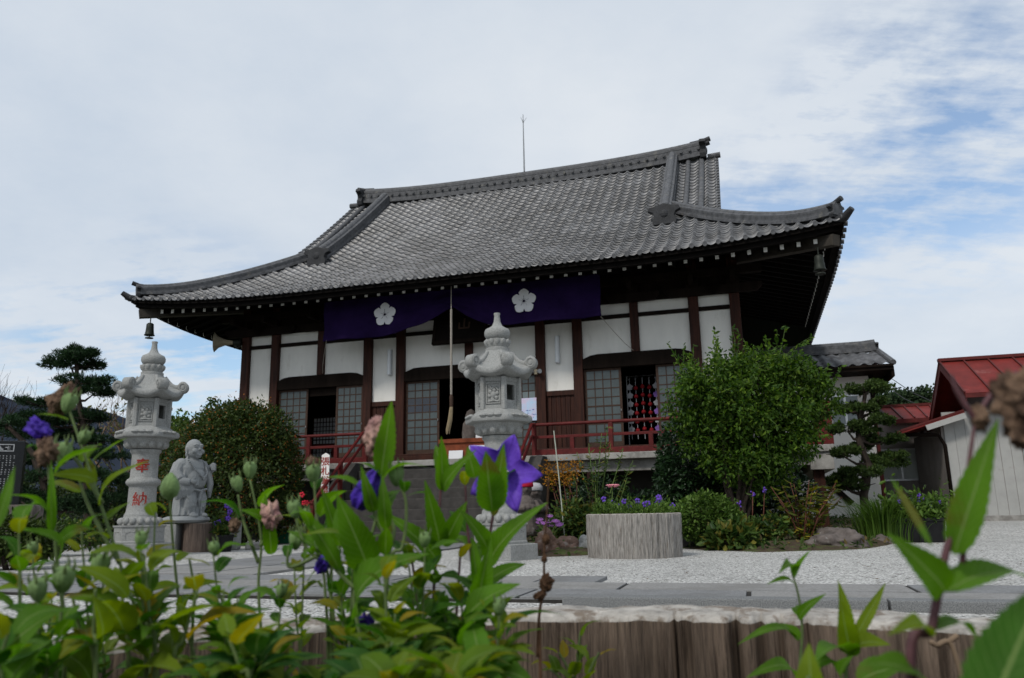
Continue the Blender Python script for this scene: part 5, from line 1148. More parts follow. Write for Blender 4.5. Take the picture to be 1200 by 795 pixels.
def spikehead(m, hgt, rad, n):
    def f(root, tops, r):
        mb = MB()
        for t_ in tops:
            for k in range(n): a = r.uniform(0,2*PI); z = hgt*r.uniform(-1,.1); mb.ball(t_+Vector((rad*math.cos(a),rad*math.sin(a),z)), rad*.55, 6)
        mb.build('flower_spike', m, root, smooth=True)
    return f
stalks('violet_spike_plant', 'thin stalks with small violet flower spikes under the leafy tree', 'plant', [[(880,630),(882,600),(882,576)],[(893,630),(895,600),(896,572)],[(872,630),(868,605),(866,588)]], 11.8, M['stem_red'], dict(n=5,l=.09,w=.35,m=M['leaf_mixed']), spikehead(M['violet_fl'],.08,.025,8), 6)
# grass clump, groundcover
r = np.random.default_rng(12); n = 950; Y = 12.6; b = at(1036,625,Y); root = empty('grass_clump', (b.x, Y, groundz(b.x, Y)), 'tall arching clump of bright green grass beside the right pine', 'grass clump')
V = []; F = []
for k in range(n):
    a = r.uniform(0,2*PI); rad = abs(r.normal())*.26; x0, y0 = rad*math.cos(a), rad*math.sin(a)*.8; h_ = r.uniform(.45,1.0); out = r.uniform(.15,.85)*h_; w_ = .008
    for j in range(6):
        t_ = j/5; cx = x0+math.cos(a)*out*t_**2.2; cy = y0+math.sin(a)*out*t_**2.2; z = h_*(t_-.28*t_**3); ww = w_*(1-t_**2); V += [(cx-math.sin(a)*ww,cy+math.cos(a)*ww,z),(cx+math.sin(a)*ww,cy-math.cos(a)*ww,z)]
    b0 = k*12; F += [(b0+2*j,b0+2*j+1,b0+2*j+3,b0+2*j+2) for j in range(5)]
npmesh('blades', V, F, M['grass'], root)
def cover(name, poly, n, l, m, seed, zmax=.12):
    r = np.random.default_rng(seed); pts = [atz(*p) for p in poly]; xs = [p.x for p in pts]; ys = [p.y for p in pts]; P = []
    def inside(x, y):
        c = False; j = len(pts)-1
        for i in range(len(pts)):
            if (pts[i].y > y) != (pts[j].y > y) and x < (pts[j].x-pts[i].x)*(y-pts[i].y)/(pts[j].y-pts[i].y)+pts[i].x: c = not c
            j = i
        return c
    while len(P) < n:
        x, y = r.uniform(min(xs),max(xs)), r.uniform(min(ys),max(ys))
        if inside(x,y) and mnoise.noise(Vector((x*1.6,y*1.6,seed))) > -.25: P.append((x,y,groundz(x,y)+abs(r.normal())*zmax*.5*(1+mnoise.noise(Vector((x*2,y*2,1))))))
    P = np.array(P); D = r.normal(size=P.shape)*np.array([1,1,.5])+np.array([0,0,.5]); ll = l*r.uniform(.5,1.3,n)
    o = leafobj(name, P, D, r.normal(size=P.shape), ll, ll*.4, m, None); return tag(o, kind='stuff')
def bedsheet(poly, label=None):
    pts = [atz(*p) for p in poly]; c = sum(pts, Vector())/len(pts); V = [(c.x,c.y,.10)]; n = 0; F = []
    out = []
    for a, b in zip(pts, pts[1:]+pts[:1]):
        for k in range(6): p = a.lerp(b,k/6); out.append(p+Vector((mnoise.noise(p*2),mnoise.noise(p*2+Vector((9,0,0))),0))*.12)
    m_ = len(out); 
    for ring, zz in ((.5,.11),(.85,.09),(1,-.01)):
        for p in out: q = c.lerp(p, ring); V.append((q.x,q.y,zz+groundz(q.x,q.y)+.03*mnoise.noise(q*3)*(ring < 1)))
    F = [(0,1+j,1+(j+1)%m_) for j in range(m_)]; mb = MB(); mb.add(V, F); mb.add([], [])
    mb.f += [(1+g*m_+j,1+(g+1)*m_+j,1+(g+1)*m_+(j+1)%m_,1+g*m_+(j+1)%m_) for g in (0,1) for j in range(m_)]; mb.m += [0]*(2*m_)
    return tag(mb.build('garden_bed', M['bedsoil'], smooth=True), kind='structure')
bed_r = [(800,643),(850,646),(885,647),(940,646),(1010,644),(1050,637),(1085,626),(1110,617),(1000,617),(900,618),(800,620)]
bed_m = [(598,648),(640,653),(668,652),(700,650),(790,645),(800,630),(760,622),(600,626)]
bedsheet(bed_r); bedsheet(bed_m)
cover('groundcover', bed_r, 5200, .09, M['weed'], 31, .14); cover('groundcover', bed_m, 2600, .08, M['weed'], 32, .12)
r = np.random.default_rng(41); n = 420; P = np.stack([r.uniform(-3,11,n), r.uniform(6,16,n), np.full(n,.004)],1); P[:,2] += [groundz(x,y) for x,y in P[:,:2]]; D = r.normal(size=P.shape)*np.array([1,1,.12]); 
tag(leafobj('fallen_leaves', P, D, np.cross(D,[0,0,1]), .035*r.uniform(.5,1.4,n), .018, mat('dry_leaf', (.12,.075,.035), .9, .5, 9), None, .1), kind='stuff')
# --- middle bed
bush(690,640,12.4,((690,618,30,22),(668,612,24,24),(716,620,26,20),(650,625,18,16)),3000,.085,.5,M['leaf_mixed'],'mixed low green shrubs between the front lantern and the silvery planter',13,inner=.3)
bush(735,640,13.4,((740,600,40,26),(700,590,40,30),(770,600,24,26)),2400,.085,.5,M['leaf_dark'],'dark green bush in the shade behind the silvery planter',14,inner=.4)
def cluster(m, rad, n, flat=.5):
    def f(root, tops, r):
        mb = MB()
        for t_ in tops:
            for k in range(n): d = Vector(r.normal(size=3))*rad*.5; d.z *= flat; mb.ball(t_+d, rad*.28, 5)
        mb.build('blossoms', m, root, smooth=True)
    return f
def gold(root, tops, r):
    P = np.array([tuple(t_) for t_ in tops]); P = np.repeat(P, 90, 0)+r.normal(size=(len(P)*90,3))*np.array([.07,.07,.06]); D = r.normal(size=P.shape); leafobj('blossoms', P, D, r.normal(size=P.shape), .035, .022, M['gold_fl'], root)
stalks('golden_plant', 'tall stems topped with rusty golden blossoms beside the stair rail', 'plant', [[(668,630),(660,590),(648,556)],[(668,630),(664,590),(658,548)],[(668,630),(668,590),(668,553)],[(672,630),(674,590),(664,562)],[(670,630),(660,600),(640,548)],[(672,630),(676,590),(676,546)],[(668,630),(655,600),(645,562)]], 12.6, M['stem_red'], dict(n=14,l=.10,w=.25,m=M['leaf_yellow']), gold, 7)
stalks('feathery_shrub', 'tall airy shrub with small leaves on thin upright stems before the veranda', 'shrub', [[(700,630),(700,570),(705,508)],[(700,630),(706,570),(716,520)],[(702,630),(695,570),(690,520)],[(704,630),(716,575),(730,528)],[(700,630),(690,580),(676,530)],[(704,630),(722,585),(742,540)],[(702,630),(708,560),(712,500)],[(700,630),(684,590),(668,548)],[(706,630),(726,590),(735,560)],[(700,630),(698,580),(698,540)]], 13.0, M['stem'], dict(n=34,l=.10,w=.28,m=M['leaf_mixed'],up=.1,**{'from':.15}), None, 8)
tag(MB().tube([at(662,632,12.2), at(655,560,12.2), at(649,505,12.2)], .009, 6).build('bamboo_stake', mat('pale_bamboo', (.42,.45,.38), .7, .2, 20)), 'thin pale garden stake leaning among the golden blossoms', 'stake')
def aster(root, tops, r):
    mb = MB()
    for t_ in tops:
        for k in range(12): a = 2*PI*k/12; mb.bar(t_, t_+Vector((.05*math.cos(a),.05*math.sin(a)*.6-.02,.03+.02*math.sin(a))), .014, .006)
        mb.ball(t_, .012, 6)
    mb.build('blossoms', M['lilac_fl'], root)
stalks('aster_plant', 'lilac asters flowering right beside the front lantern base', 'plant', fan(644,640,16,15,34,9), 11.6, M['stem'], dict(n=5,l=.07,w=.35,m=M['leaf_mixed']), aster, 9)
# planter flowers in the silvery log
o_ = Vector(md.location); r = np.random.default_rng(15)
pf = empty('planter_flowers', (o_.x, o_.y, .45), 'mass of small violet flowers growing out of the silvery log planter', 'plant')
a = r.uniform(0,2*PI,3400); q = .5*np.sqrt(r.random(3400)); P = np.stack([q*np.cos(a), q*np.sin(a), .02+abs(r.normal(size=3400))*.075],1); D = r.normal(size=P.shape)*.8+np.array([0,0,.9]); ll = .055*r.uniform(.5,1.2,3400)
leafobj('foliage', P, D, r.normal(size=P.shape), ll, ll*.4, M['leaf_round'], pf)
mb = MB(); st_ = MB()
for k in range(13):
    a_, q_ = r.uniform(0,2*PI), .5*math.sqrt(r.random()); c = Vector((q_*math.cos(a_), q_*math.sin(a_), r.uniform(.14,.27))); st_.tube([(c.x*.9,c.y*.9,.0),c],.004,4)
    for j in range(5): b_ = 2*PI*j/5+r.random(); mb.ball(c+Vector((.022*math.cos(b_),-.01,.022*math.sin(b_))), (.016,.008,.016), 6)
mb.build('blossoms', M['violet_fl'], pf, smooth=True); st_.build('stems', M['stem'], pf)
def lily(root, tops, r):
    mb = MB()
    for t_ in tops:
        for k in range(6):
            a_ = 2*PI*k/6; c = t_+Vector((.05*math.cos(a_),.05*math.sin(a_),.0))
            for j in range(5): b_ = 2*PI*j/5; mb.tube([c, c+Vector((.025*math.cos(b_),.025*math.sin(b_),.03)), c+Vector((.05*math.cos(b_),.05*math.sin(b_),.018))], [.006,.009,.002], 4)
    mb.build('blossoms', M['pink_fl'], root)
stalks('pink_lily', 'single pink lily head on a bare stalk rising behind the silvery planter', 'flower', [[(716,612),(717,590),(718,571)]], 10.6, M['stem'], None, lily, 10, .4)
# pots
def potplant(pot, dz, w_, d_, n, l, m, label, name, fl=None, nf=0, fh=.2, seed=1, cat='plant', hh=.12, fr=.02):
    r = np.random.default_rng(seed); root = empty(name, Vector(pot.location)+Vector((0,0,dz)), label, cat, pot.rotation_euler.z)
    P = np.stack([r.uniform(-w_,w_,n), r.uniform(-d_,d_,n), .01+abs(r.normal(size=n))*hh],1); P[:,:2] *= (1+P[:,2:3]*1.5); D = r.normal(size=P.shape)+np.array([0,0,.5]); ll = l*r.uniform(.5,1.3,n); leafobj('foliage', P, D, r.normal(size=P.shape), ll, ll*.4, m, root)
    if fl:
        mb = MB()
        for k in range(nf):
            c = Vector((r.uniform(-w_,w_), r.uniform(-d_,d_), r.uniform(fh*.5,fh*1.3)))
            for j in range(5): b_ = 2*PI*j/5; mb.ball(c+Vector((fr*math.cos(b_),-.01,fr*math.sin(b_))), (fr*.75,fr*.4,fr*.75), 6)
        mb.build('blossoms', fl, root, smooth=True)
    return root
potplant(P_round, .24, .12, .12, 300, .12, M['leaf_mixed'], 'violet pansies growing in the round black pot', 'pansy_plant', M['violet_fl'], 7, .42, 2, hh=.16, fr=.03)
potplant(P_green, .22, .28, .11, 260, .07, M['weed'], 'pale flowers in the green plastic flower box', 'box_flowers', M['white_fl'], 16, .12, 3, hh=.05)
potplant(P_black, .32, .34, .2, 1700, .10, M['leaf_round'], 'bushy blue flowered plant in the black rectangular planter', 'blue_plant', M['violet_fl'], 12, .33, 4, hh=.17)
pk_ = roundpot(352, 640, .14, .2, M['concrete'], 'grey flower pot with a red flower before the stairs'); potplant(pk_, .18, .08, .08, 120, .10, M['leaf_mixed'], 'red flower in the grey pot before the stairs', 'red_flower_plant', M['red_fl'], 3, .75, 5, hh=.25, fr=.035)
# --- clipped shrub with orange flowers, left of the stairs
root = bush(285,640,16.6,((287,552,62,80,0),(238,560,42,66,.3),(322,566,32,62,.2),(262,520,44,44,0),(308,516,38,40,0),(286,495,40,24,0)),26000,.08,.5,M['leaf_clip'],'big clipped shrub speckled with orange flowers at the left corner of the hall',17,cat='shrub',name='clipped_shrub',inner=.55)
r = np.random.default_rng(18); L_ = [PL(287,552,63,81,16.6),PL(238,560,43,67,16.9),PL(262,520,45,45,16.6),PL(308,516,39,41,16.6),PL(322,566,33,63,16.8)]; P, d = lobe_points(L_, 2400, r, .93); P = P-np.array(root.location); leafobj('orange_blossoms', P, r.normal(size=P.shape), r.normal(size=P.shape), .036, .026, M['orange_fl'], root)
# --- cloud pruned trees
def pads(name, label, Y, padlist, trunk, m, seed, nt, nl, nw, per, cat='pine', scale=1.0, tr=.09):
    base = at(*trunk[0], Y); root = empty(name, (base.x, Y, groundz(base.x, Y)), label, cat); r = np.random.default_rng(seed); o_ = np.array(root.location)
    P = []; D = []
    for (px,py,rx,ry) in padlist:
        rx *= 1.1
        c = np.array(at(px,py,Y+r.uniform(-.25,.25))); s = Y/FPX; R3 = np.array((rx*s,rx*s*.8,ry*s)); k = int(nt*rx*ry/200)+30
        sub = [c+unit(r.normal(size=3))*R3*np.array([.75,.75,.45]) for _ in range(9)]
        for j in range(k):
            q = sub[r.integers(9)]; d = unit(r.normal(size=3)); p = q+d*R3*np.array([.36,.36,.55])*r.random()**.4; p[2] = max(p[2], c[2]-R3[2]*.65+.05*r.random())
            for _ in range(per): P.append(p); D.append(unit(r.normal(size=3)*.8+np.array([(p-c)[0]*1.2,(p-c)[1]*1.2,.55])))
    P = np.array(P)-o_; D = np.array(D); n = len(P); leafobj('needles', P, D, r.normal(size=P.shape), nl*r.uniform(.7,1.2,n), nw, m, root, .1)
    T = [at(x,y,Y) for x,y in trunk]; T[0].z = root.location.z-.05; tr_ = [(T, (tr, tr*.4))]
    for (px,py,rx,ry) in padlist:
        p = at(px,py+ry*.5,Y); q = min(T[1:], key=lambda t_: abs(t_.z-(p.z-.15))); tr_.append(([q, q.lerp(p,.5)+Vector((0,0,-.06)), p],(tr*.42,.012)))
        for k in range(3): e = p+Vector((r.uniform(-1,1)*rx*Y/FPX*.7,r.uniform(-.4,.4),ry*.4*Y/FPX)); tr_.append(([p,p.lerp(e,.5),e],(.016,.005)))
    branches(tr_, root, M['trunk']); return root
pads('pine_tree', 'tall cloud pruned pine with flat tiers behind the black memorial stone', 17.5, [(84,426,32,11),(90,416,24,8),(92,447,36,8),(46,472,28,8),(108,460,25,7),(108,489,28,8),(48,492,40,9),(60,507,50,9),(114,517,30,7),(40,530,44,10),(118,534,34,8),(86,412,10,8)], [(105,640),(102,560),(98,500),(92,470),(90,440),(88,415)], M['needle'], 21, 300, .11, .017, 5)
stalk_ = [(84,405),(118,414)]
pads('pine_tree', 'low dark pine with drooping tiers at the left edge behind the memorial stone', 15.5, [(6,495,26,8),(20,540,40,10),(50,560,34,9),(20,580,40,12),(110,560,36,10),(130,585,34,12),(70,595,44,12)], [(60,640),(58,600),(50,560),(30,520),(10,500)], M['needle'], 22, 260, .10, .017, 5)
pads('cloud_pruned_tree', 'small cloud pruned tree with many round tiers beside the white annexe', 13.9, [(1014,455,28,10),(1004,479,23,9),(994,502,21,9),(1026,494,19,9),(1034,515,24,8),(988,530,19,9),(1034,541,27,11),(1010,553,22,9),(1004,567,25,10),(984,562,16,7),(1048,535,14,7),(1028,470,13,6),(1012,524,13,7),(1018,505,12,6)], [(1013,612),(1012,580),(1018,545),(1006,515),(1008,490),(1014,460)], M['needle2'], 23, 480, .06, .022, 5, 'tree', tr=.085)
# --- loose trees and hedges on the left
def baretree(name, label, Y, base, top, spread, seed, m, depth=5, leafn=0, leafm=None, ll=.1, width=.05):
    r = random.Random(seed); b = at(*base, Y); b.z = 0; root = empty(name, (b.x, Y, 0), label, 'tree'); mb = MB(); tips = []
    def grow(p, d, L_, rad, k):
        q = p+d*L_; mid = p.lerp(q,.5)+Vector((r.uniform(-1,1),r.uniform(-1,1),0))*L_*.06; mb.tube([p,mid,q],[rad,rad*.85,rad*.7],5 if k < 3 else 4); tips.append((q,d,k))
        if k >= depth: return
        for j in range(3 if k < depth-1 else 2):
            nd = (d+Vector((r.uniform(-1,1),r.uniform(-1,1),r.uniform(-.3,.7)))*spread).normalized(); grow(p.lerp(q, r.uniform(.6,1)), nd, L_*r.uniform(.6,.85), rad*.6, k+1)
    H_ = (at(*top, Y)-b).length; grow(Vector((0,0,0)), ((at(*top,Y)-b).normalized()), H_*.34, width, 0); mb.build('branches', m, root, smooth=True)
    if leafn:
        rr2 = np.random.default_rng(seed); T = [t_ for t_ in tips if t_[2] >= depth-2]; k = rr2.integers(len(T), size=leafn); P = np.array([tuple(T[i][0]-T[i][1]*r.random()*.35) for i in k])+rr2.normal(size=(leafn,3))*.05; D = rr2.normal(size=P.shape)+np.array([0,0,-.5]); l_ = ll*rr2.uniform(.6,1.2,leafn); leafobj('foliage', P, D, rr2.normal(size=P.shape), l_, l_*.5, leafm, root)
    return root
baretree('bare_tree', 'half bare tree with pale twigs behind the left lantern', 20, (135,640), (128,452), .62, 4, M['pale_branch'], 5, 260, M['leaf_pale'], .12, .06)
baretree('bare_tree', 'leafless thin tree at the far left edge of the yard', 24, (-22,640), (-10,420), .55, 9, M['trunk'], 5, 0, None)
baretree('slender_tree', 'slender tree with sparse pale leaves against the sky left of the hall', 23, (262,640), (268,440), .62, 14, M['pale_branch'], 5, 1300, M['leaf_pale'], .16, .06)
baretree('slender_tree', 'darker sparse leaved tree between the left lantern and the clipped shrub', 21, (214,640), (216,462), .66, 16, M['trunk'], 5, 1500, M['leaf_round'], .15, .05)
bush(30,640,20,((30,590,60,34),(90,600,50,30),(-30,590,60,36)),5200,.12,.5,M['leaf_clip'],'long dark hedge behind the pines on the far left',24,name='hedge',cat='hedge',inner=.6)
bush(150,640,18.5,((150,600,44,36),(190,590,36,40),(120,615,40,24)),4600,.10,.5,M['leaf_clip'],'dark green bush behind the left lantern and the stone figure',25,inner=.6)
bush(212,640,18.8,((208,520,22,30),(212,560,30,50)),3000,.09,.5,M['leaf_mixed'],'olive green bush just left of the clipped shrub',26,inner=.5)
bush(62,640,13,((50,622,40,16),(90,628,34,14),(10,620,36,18)),1500,.10,.5,M['leaf_mixed'],'low bush with yellowish leaves in front of the memorial stone',27,inner=.4)
bush(15,640,9.6,((8,628,40,26),(44,634,30,20)),1500,.09,.5,M['leaf_clip'],'dark low bush hiding the foot of the memorial stone',28,inner=.4)
# --- wooded hill canopy, far right
r = np.random.default_rng(51); V_ = woodhill.data.vertices; tops = np.array([tuple(v.co) for v in V_ if v.co.z > 3 and v.co.y < 97]); k = r.integers(len(tops), size=700); C_ = tops[k]+r.normal(size=(700,3))*np.array([.8,1.5,.3]); lob = [(c+np.array([0,0,.4]), np.array([1,1,.9])*r.uniform(.7,1.7)) for c in C_]
P, d = lobe_points(lob, 90000, r, .6); D = unit(d+r.normal(size=P.shape)*.5); tag(leafobj('forest', P, D, r.normal(size=P.shape), .38*r.uniform(.6,1.3,len(P)), .28, M['forest'], None), kind='stuff')
# ------------------------------------------------------------------ bellflowers growing in the foreground planter
def fgleafmat(name, a, b, edge, trans=.48):
    m = bpy.data.materials.new(name); m.use_nodes = True; t = m.node_tree; bs = t.nodes['Principled BSDF']; n = t.nodes.new; l = t.links.new
    uv = n('ShaderNodeUVMap'); sp_ = n('ShaderNodeSeparateXYZ'); l(uv.outputs[0], sp_.inputs[0])
    g_ = n('ShaderNodeNewGeometry'); rp = n('ShaderNodeValToRGB'); l(g_.outputs['Random Per Island'], rp.inputs[0]); e = rp.color_ramp.elements
    e[0].color = (*a,1); e[1].color = (*b,1); e[1].position = .82; q = e.new(.97); q.color = (*edge,1)
    def mth(op, x, y=None):
        k = n('ShaderNodeMath'); k.operation = op
        for i, v in enumerate((x,y)):
            if v is None: continue
            if isinstance(v,(int,float)): k.inputs[i].default_value = v
            else: l(v, k.inputs[i])
        return k.outputs[0]
    au = mth('ABSOLUTE', sp_.outputs[0]); mid = mth('LESS_THAN', au, .055)
    sv = mth('LESS_THAN', mth('ABSOLUTE', mth('SINE', mth('MULTIPLY', mth('SUBTRACT', sp_.outputs[1], mth('MULTIPLY', au, .22)), 38))), .13)
    vein = mth('MAXIMUM', mid, mth('MULTIPLY', sv, .45))
    co = n('ShaderNodeTexCoord'); ns_ = n('ShaderNodeTexNoise'); ns_.inputs['Scale'].default_value = 45; ns_.inputs['Detail'].default_value = 5; l(co.outputs['Object'], ns_.inputs['Vector'])
    mr = n('ShaderNodeMapRange'); l(ns_.outputs[0], mr.inputs[0]); mr.inputs[1].default_value = .3; mr.inputs[2].default_value = .7; mr.inputs[3].default_value = .75; mr.inputs[4].default_value = 1.2
    sv2 = n('ShaderNodeTexNoise'); sv2.inputs['Scale'].default_value = 28; sv2.inputs['Detail'].default_value = 6; l(co.outputs['Object'], sv2.inputs['Vector'])
    sm_ = n('ShaderNodeMapRange'); l(sv2.outputs[0], sm_.inputs[0]); sm_.inputs[1].default_value = .60; sm_.inputs[2].default_value = .68; sm_.inputs[4].default_value = .75
    hs = n('ShaderNodeHueSaturation'); l(rp.outputs[0], hs.inputs['Color']); l(mr.outputs[0], hs.inputs['Value'])
    m0 = n('ShaderNodeMix'); m0.data_type = 'RGBA'; l(sm_.outputs[0], m0.inputs[0]); l(hs.outputs[0], m0.inputs[6]); m0.inputs[7].default_value = (.11,.08,.02,1)
    mx = n('ShaderNodeMix'); mx.data_type = 'RGBA'; l(mth('MULTIPLY', vein, .75), mx.inputs[0]); l(m0.outputs[2], mx.inputs[6]); mx.inputs[7].default_value = (.20,.28,.09,1)
    l(mx.outputs[2], bs.inputs['Base Color']); bs.inputs['Roughness'].default_value = .58; bs.inputs['Specular IOR Level'].default_value = .10
    bp = n('ShaderNodeBump'); bp.inputs['Strength'].default_value = .35; bp.inputs['Distance'].default_value = .002; l(vein, bp.inputs['Height']); bp.invert = True; l(bp.outputs[0], bs.inputs['Normal'])
    tr = n('ShaderNodeBsdfTranslucent'); h2 = n('ShaderNodeHueSaturation'); h2.inputs['Value'].default_value = 1.7; h2.inputs['Saturation'].default_value = 1.15; l(mx.outputs[2], h2.inputs['Color']); l(h2.outputs[0], tr.inputs[0])
    ms = n('ShaderNodeMixShader'); ms.inputs[0].default_value = trans; l(bs.outputs[0], ms.inputs[1]); l(tr.outputs[0], ms.inputs[2]); l(ms.outputs[0], t.nodes['Material Output'].inputs[0]); return m
M['fg_leaf'] = fgleafmat('bellflower_leaf', (.032,.105,.010), (.100,.215,.016), (.20,.18,.015))
M['fg_leaf_y'] = fgleafmat('yellowing_bellflower_leaf', (.078,.15,.010), (.155,.215,.014), (.26,.19,.015))
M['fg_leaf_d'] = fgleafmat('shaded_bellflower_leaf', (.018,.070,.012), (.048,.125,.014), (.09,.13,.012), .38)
M['fg_stem'] = mat('bellflower_stem', (.105,.15,.05), .55, .3, 60); M['fg_stem_p'] = mat('purple_stem', (.10,.045,.05), .5, .4, 60)
M['bud'] = mat('seed_pod', (.15,.235,.085), .6, .3, 160, .3, 260, stretch=(1,1,.25), spot=((.10,.075,.05), 150, .62, .5)); M['wilt'] = mat('withered_petal', (.20,.13,.085), .9, .6, 90, .8, 200, c2=(.05,.028,.02)); M['wilt_p'] = mat('faded_pink_petal', (.42,.27,.22), .9, .5, 70, .5, 150, c2=(.2,.09,.10))
M['petal'] = mat('bellflower_petal', (.17,.075,.56), .5, .4, 60, .15, 150, c2=(.12,.045,.44), spec=.2); M['petal_d'] = mat('folded_petal', (.055,.022,.32), .5, .5, 60, .3, 150, spec=.2)
M['deadstem'] = mat('dead_stem', (.075,.04,.022), .9, .5, 60)
def veined_petal(m):
    t = m.node_tree; n = t.nodes.new; l = t.links.new; b = t.nodes['Principled BSDF']; src = b.inputs['Base Color'].links[0].from_socket
    uv = n('ShaderNodeUVMap'); s_ = n('ShaderNodeSeparateXYZ'); l(uv.outputs[0], s_.inputs[0]); q = []
    for mul, th in ((PI*2*5, .10), (PI*2*25, .28)):
        a = n('ShaderNodeMath'); a.operation = 'MULTIPLY'; l(s_.outputs[0], a.inputs[0]); a.inputs[1].default_value = mul; c = n('ShaderNodeMath'); c.operation = 'SINE'; l(a.outputs[0], c.inputs[0]); d = n('ShaderNodeMath'); d.operation = 'ABSOLUTE'; l(c.outputs[0], d.inputs[0]); f = n('ShaderNodeMath'); f.operation = 'LESS_THAN'; l(d.outputs[0], f.inputs[0]); f.inputs[1].default_value = th; q.append(f)
    mx_ = n('ShaderNodeMath'); mx_.operation = 'MULTIPLY_ADD'; l(q[1].outputs[0], mx_.inputs[0]); mx_.inputs[1].default_value = .35; l(q[0].outputs[0], mx_.inputs[2]); mx_.use_clamp = True
    mv = n('ShaderNodeMath'); mv.operation = 'MULTIPLY'; l(mx_.outputs[0], mv.inputs[0]); mv.inputs[1].default_value = .55
    mx = n('ShaderNodeMix'); mx.data_type = 'RGBA'; l(mv.outputs[0], mx.inputs[0]); l(src, mx.inputs[6]); mx.inputs[7].default_value = (.06,.02,.27,1); l(mx.outputs[2], b.inputs['Base Color'])
    tr = n('ShaderNodeBsdfTranslucent'); l(mx.outputs[2], tr.inputs[0]); ms = n('ShaderNodeMixShader'); ms.inputs[0].default_value = .3; l(b.outputs[0], ms.inputs[1]); l(tr.outputs[0], ms.inputs[2]); l(ms.outputs[0], t.nodes['Material Output'].inputs[0])
veined_petal(M['petal'])
class LB:
    """collects leaf blades (grids with uv) for one mesh"""
    def __init__(s): s.V = []; s.F = []; s.U = []
    def leaf(s, base, tip, width, nrm, arch=.12, fold=.22, ns=12, serr=.06, twist=0, shape=.62):
        base, tip = Vector(base), Vector(tip); ax = tip-base; L_ = ax.length; ax.normalize(); nrm = Vector(nrm); nrm = (nrm-ax*nrm.dot(ax)).normalized(); side = ax.cross(nrm)
        b0 = len(s.V); cols = (-1,-.55,0,.55,1)
        for i in range(ns+1):
            t_ = i/ns; ww = width*.5*(math.sin(PI*min(1,t_**shape))**.85 if t_ < 1 else 0)*(1+serr*(1 if i%2 else -1)*(t_ < .95)); ww = max(ww, width*.012)
            c = base+ax*L_*t_+nrm*(arch*L_*(math.sin(PI*t_)*.6-t_**2*.8)); tw = twist*t_; sd_ = side*math.cos(tw)+nrm*math.sin(tw); nn = nrm*math.cos(tw)-side*math.sin(tw)
            for u in cols: s.V.append(tuple(c+sd_*ww*u*(1-.1*fold)+nn*ww*abs(u)*fold+nn*ww*.06*math.sin(t_*9+u*2))); s.U.append((u, t_))
        for i in range(ns):
            for j in range(4): a = b0+i*5+j; s.F.append((a,a+1,a+6,a+5))
    def build(s, name, m, root):
        o = npmesh(name, np.array(s.V)-np.array(root.location), s.F, m, root, smooth=True, uv=s.U); return o
def curve3(pts, k=6):
    out = []
    for i in range(len(pts)-1):
        p0, p1, p2, p3 = pts[max(i-1,0)], pts[i], pts[i+1], pts[min(i+2,len(pts)-1)]
        for j in range(k): t_ = j/k; out.append(.5*((2*p1)+(p2-p0)*t_+(2*p0-5*p1+4*p2-p3)*t_*t_+(3*p1-p0-3*p2+p3)*t_**3))
    return out+[pts[-1]]
UPV = Vector((0,0,1))
def seedpod(root, c, r, axis=(0,0,1), name='seed_pod'):
    r *= .76
    ax = Vector(axis).normalized(); q = ax.to_track_quat('Z','Y').to_matrix().to_4x4(); mb = MB()
    mb.lathe([(.12*r,-1.6*r),(.5*r,-1.25*r),(.88*r,-.5*r),(1.0*r,.25*r),(.88*r,.8*r),(.55*r,1.1*r),(.1*r,1.18*r)], 30, shape=lambda a: 1+.06*math.cos(5*a)+.035*math.cos(10*a)); mb.xf(Matrix.Translation(Vector(c)-Vector(root.location)) @ q)
    o = mb.build(name, M['bud'], root, smooth=True); mb = MB()
    for k in range(5): a = 2*PI*k/5; mb.tube([(.84*r*math.cos(a),.84*r*math.sin(a),.8*r),(1.0*r*math.cos(a),1.0*r*math.sin(a),1.4*r),(.85*r*math.cos(a+.2),.85*r*math.sin(a+.2),2.1*r)],[.2*r,.13*r,.02*r],5)
    mb.xf(q); o2 = mb.build('sepal', M['fg_stem'], o); o2.location = Vector(c)-Vector(root.location); return o
def wilted(root, c, r, m, seed=1, droop=(0,0,-1), name='withered_flower'):
    bm = bmesh.new(); bmesh.ops.create_icosphere(bm, subdivisions=4, radius=1); d = Vector(droop)
    for v in bm.verts:
        p = v.co; k = 1+.42*mnoise.noise(p*2.4+Vector((seed*5,0,0)))+.28*mnoise.noise(p*5+Vector((seed*9,1,0)))+.12*mnoise.noise(p*11); a = math.atan2(p.y,p.x); k *= 1+.16*math.cos(5*a+p.z*2); v.co = Vector((p.x*.75*k,p.y*.75*k,p.z*1.1*k))*r
    me = bpy.data.meshes.new(name); bm.to_mesh(me); bm.free(); me.materials.append(m); me.polygons.foreach_set('use_smooth',[True]*len(me.polygons)); o = bpy.data.objects.new(name, me); col.objects.link(o); o.parent = root; o.location = Vector(c)-Vector(root.location); o.rotation_euler = d.to_track_quat('Z','Y').to_euler(); return o
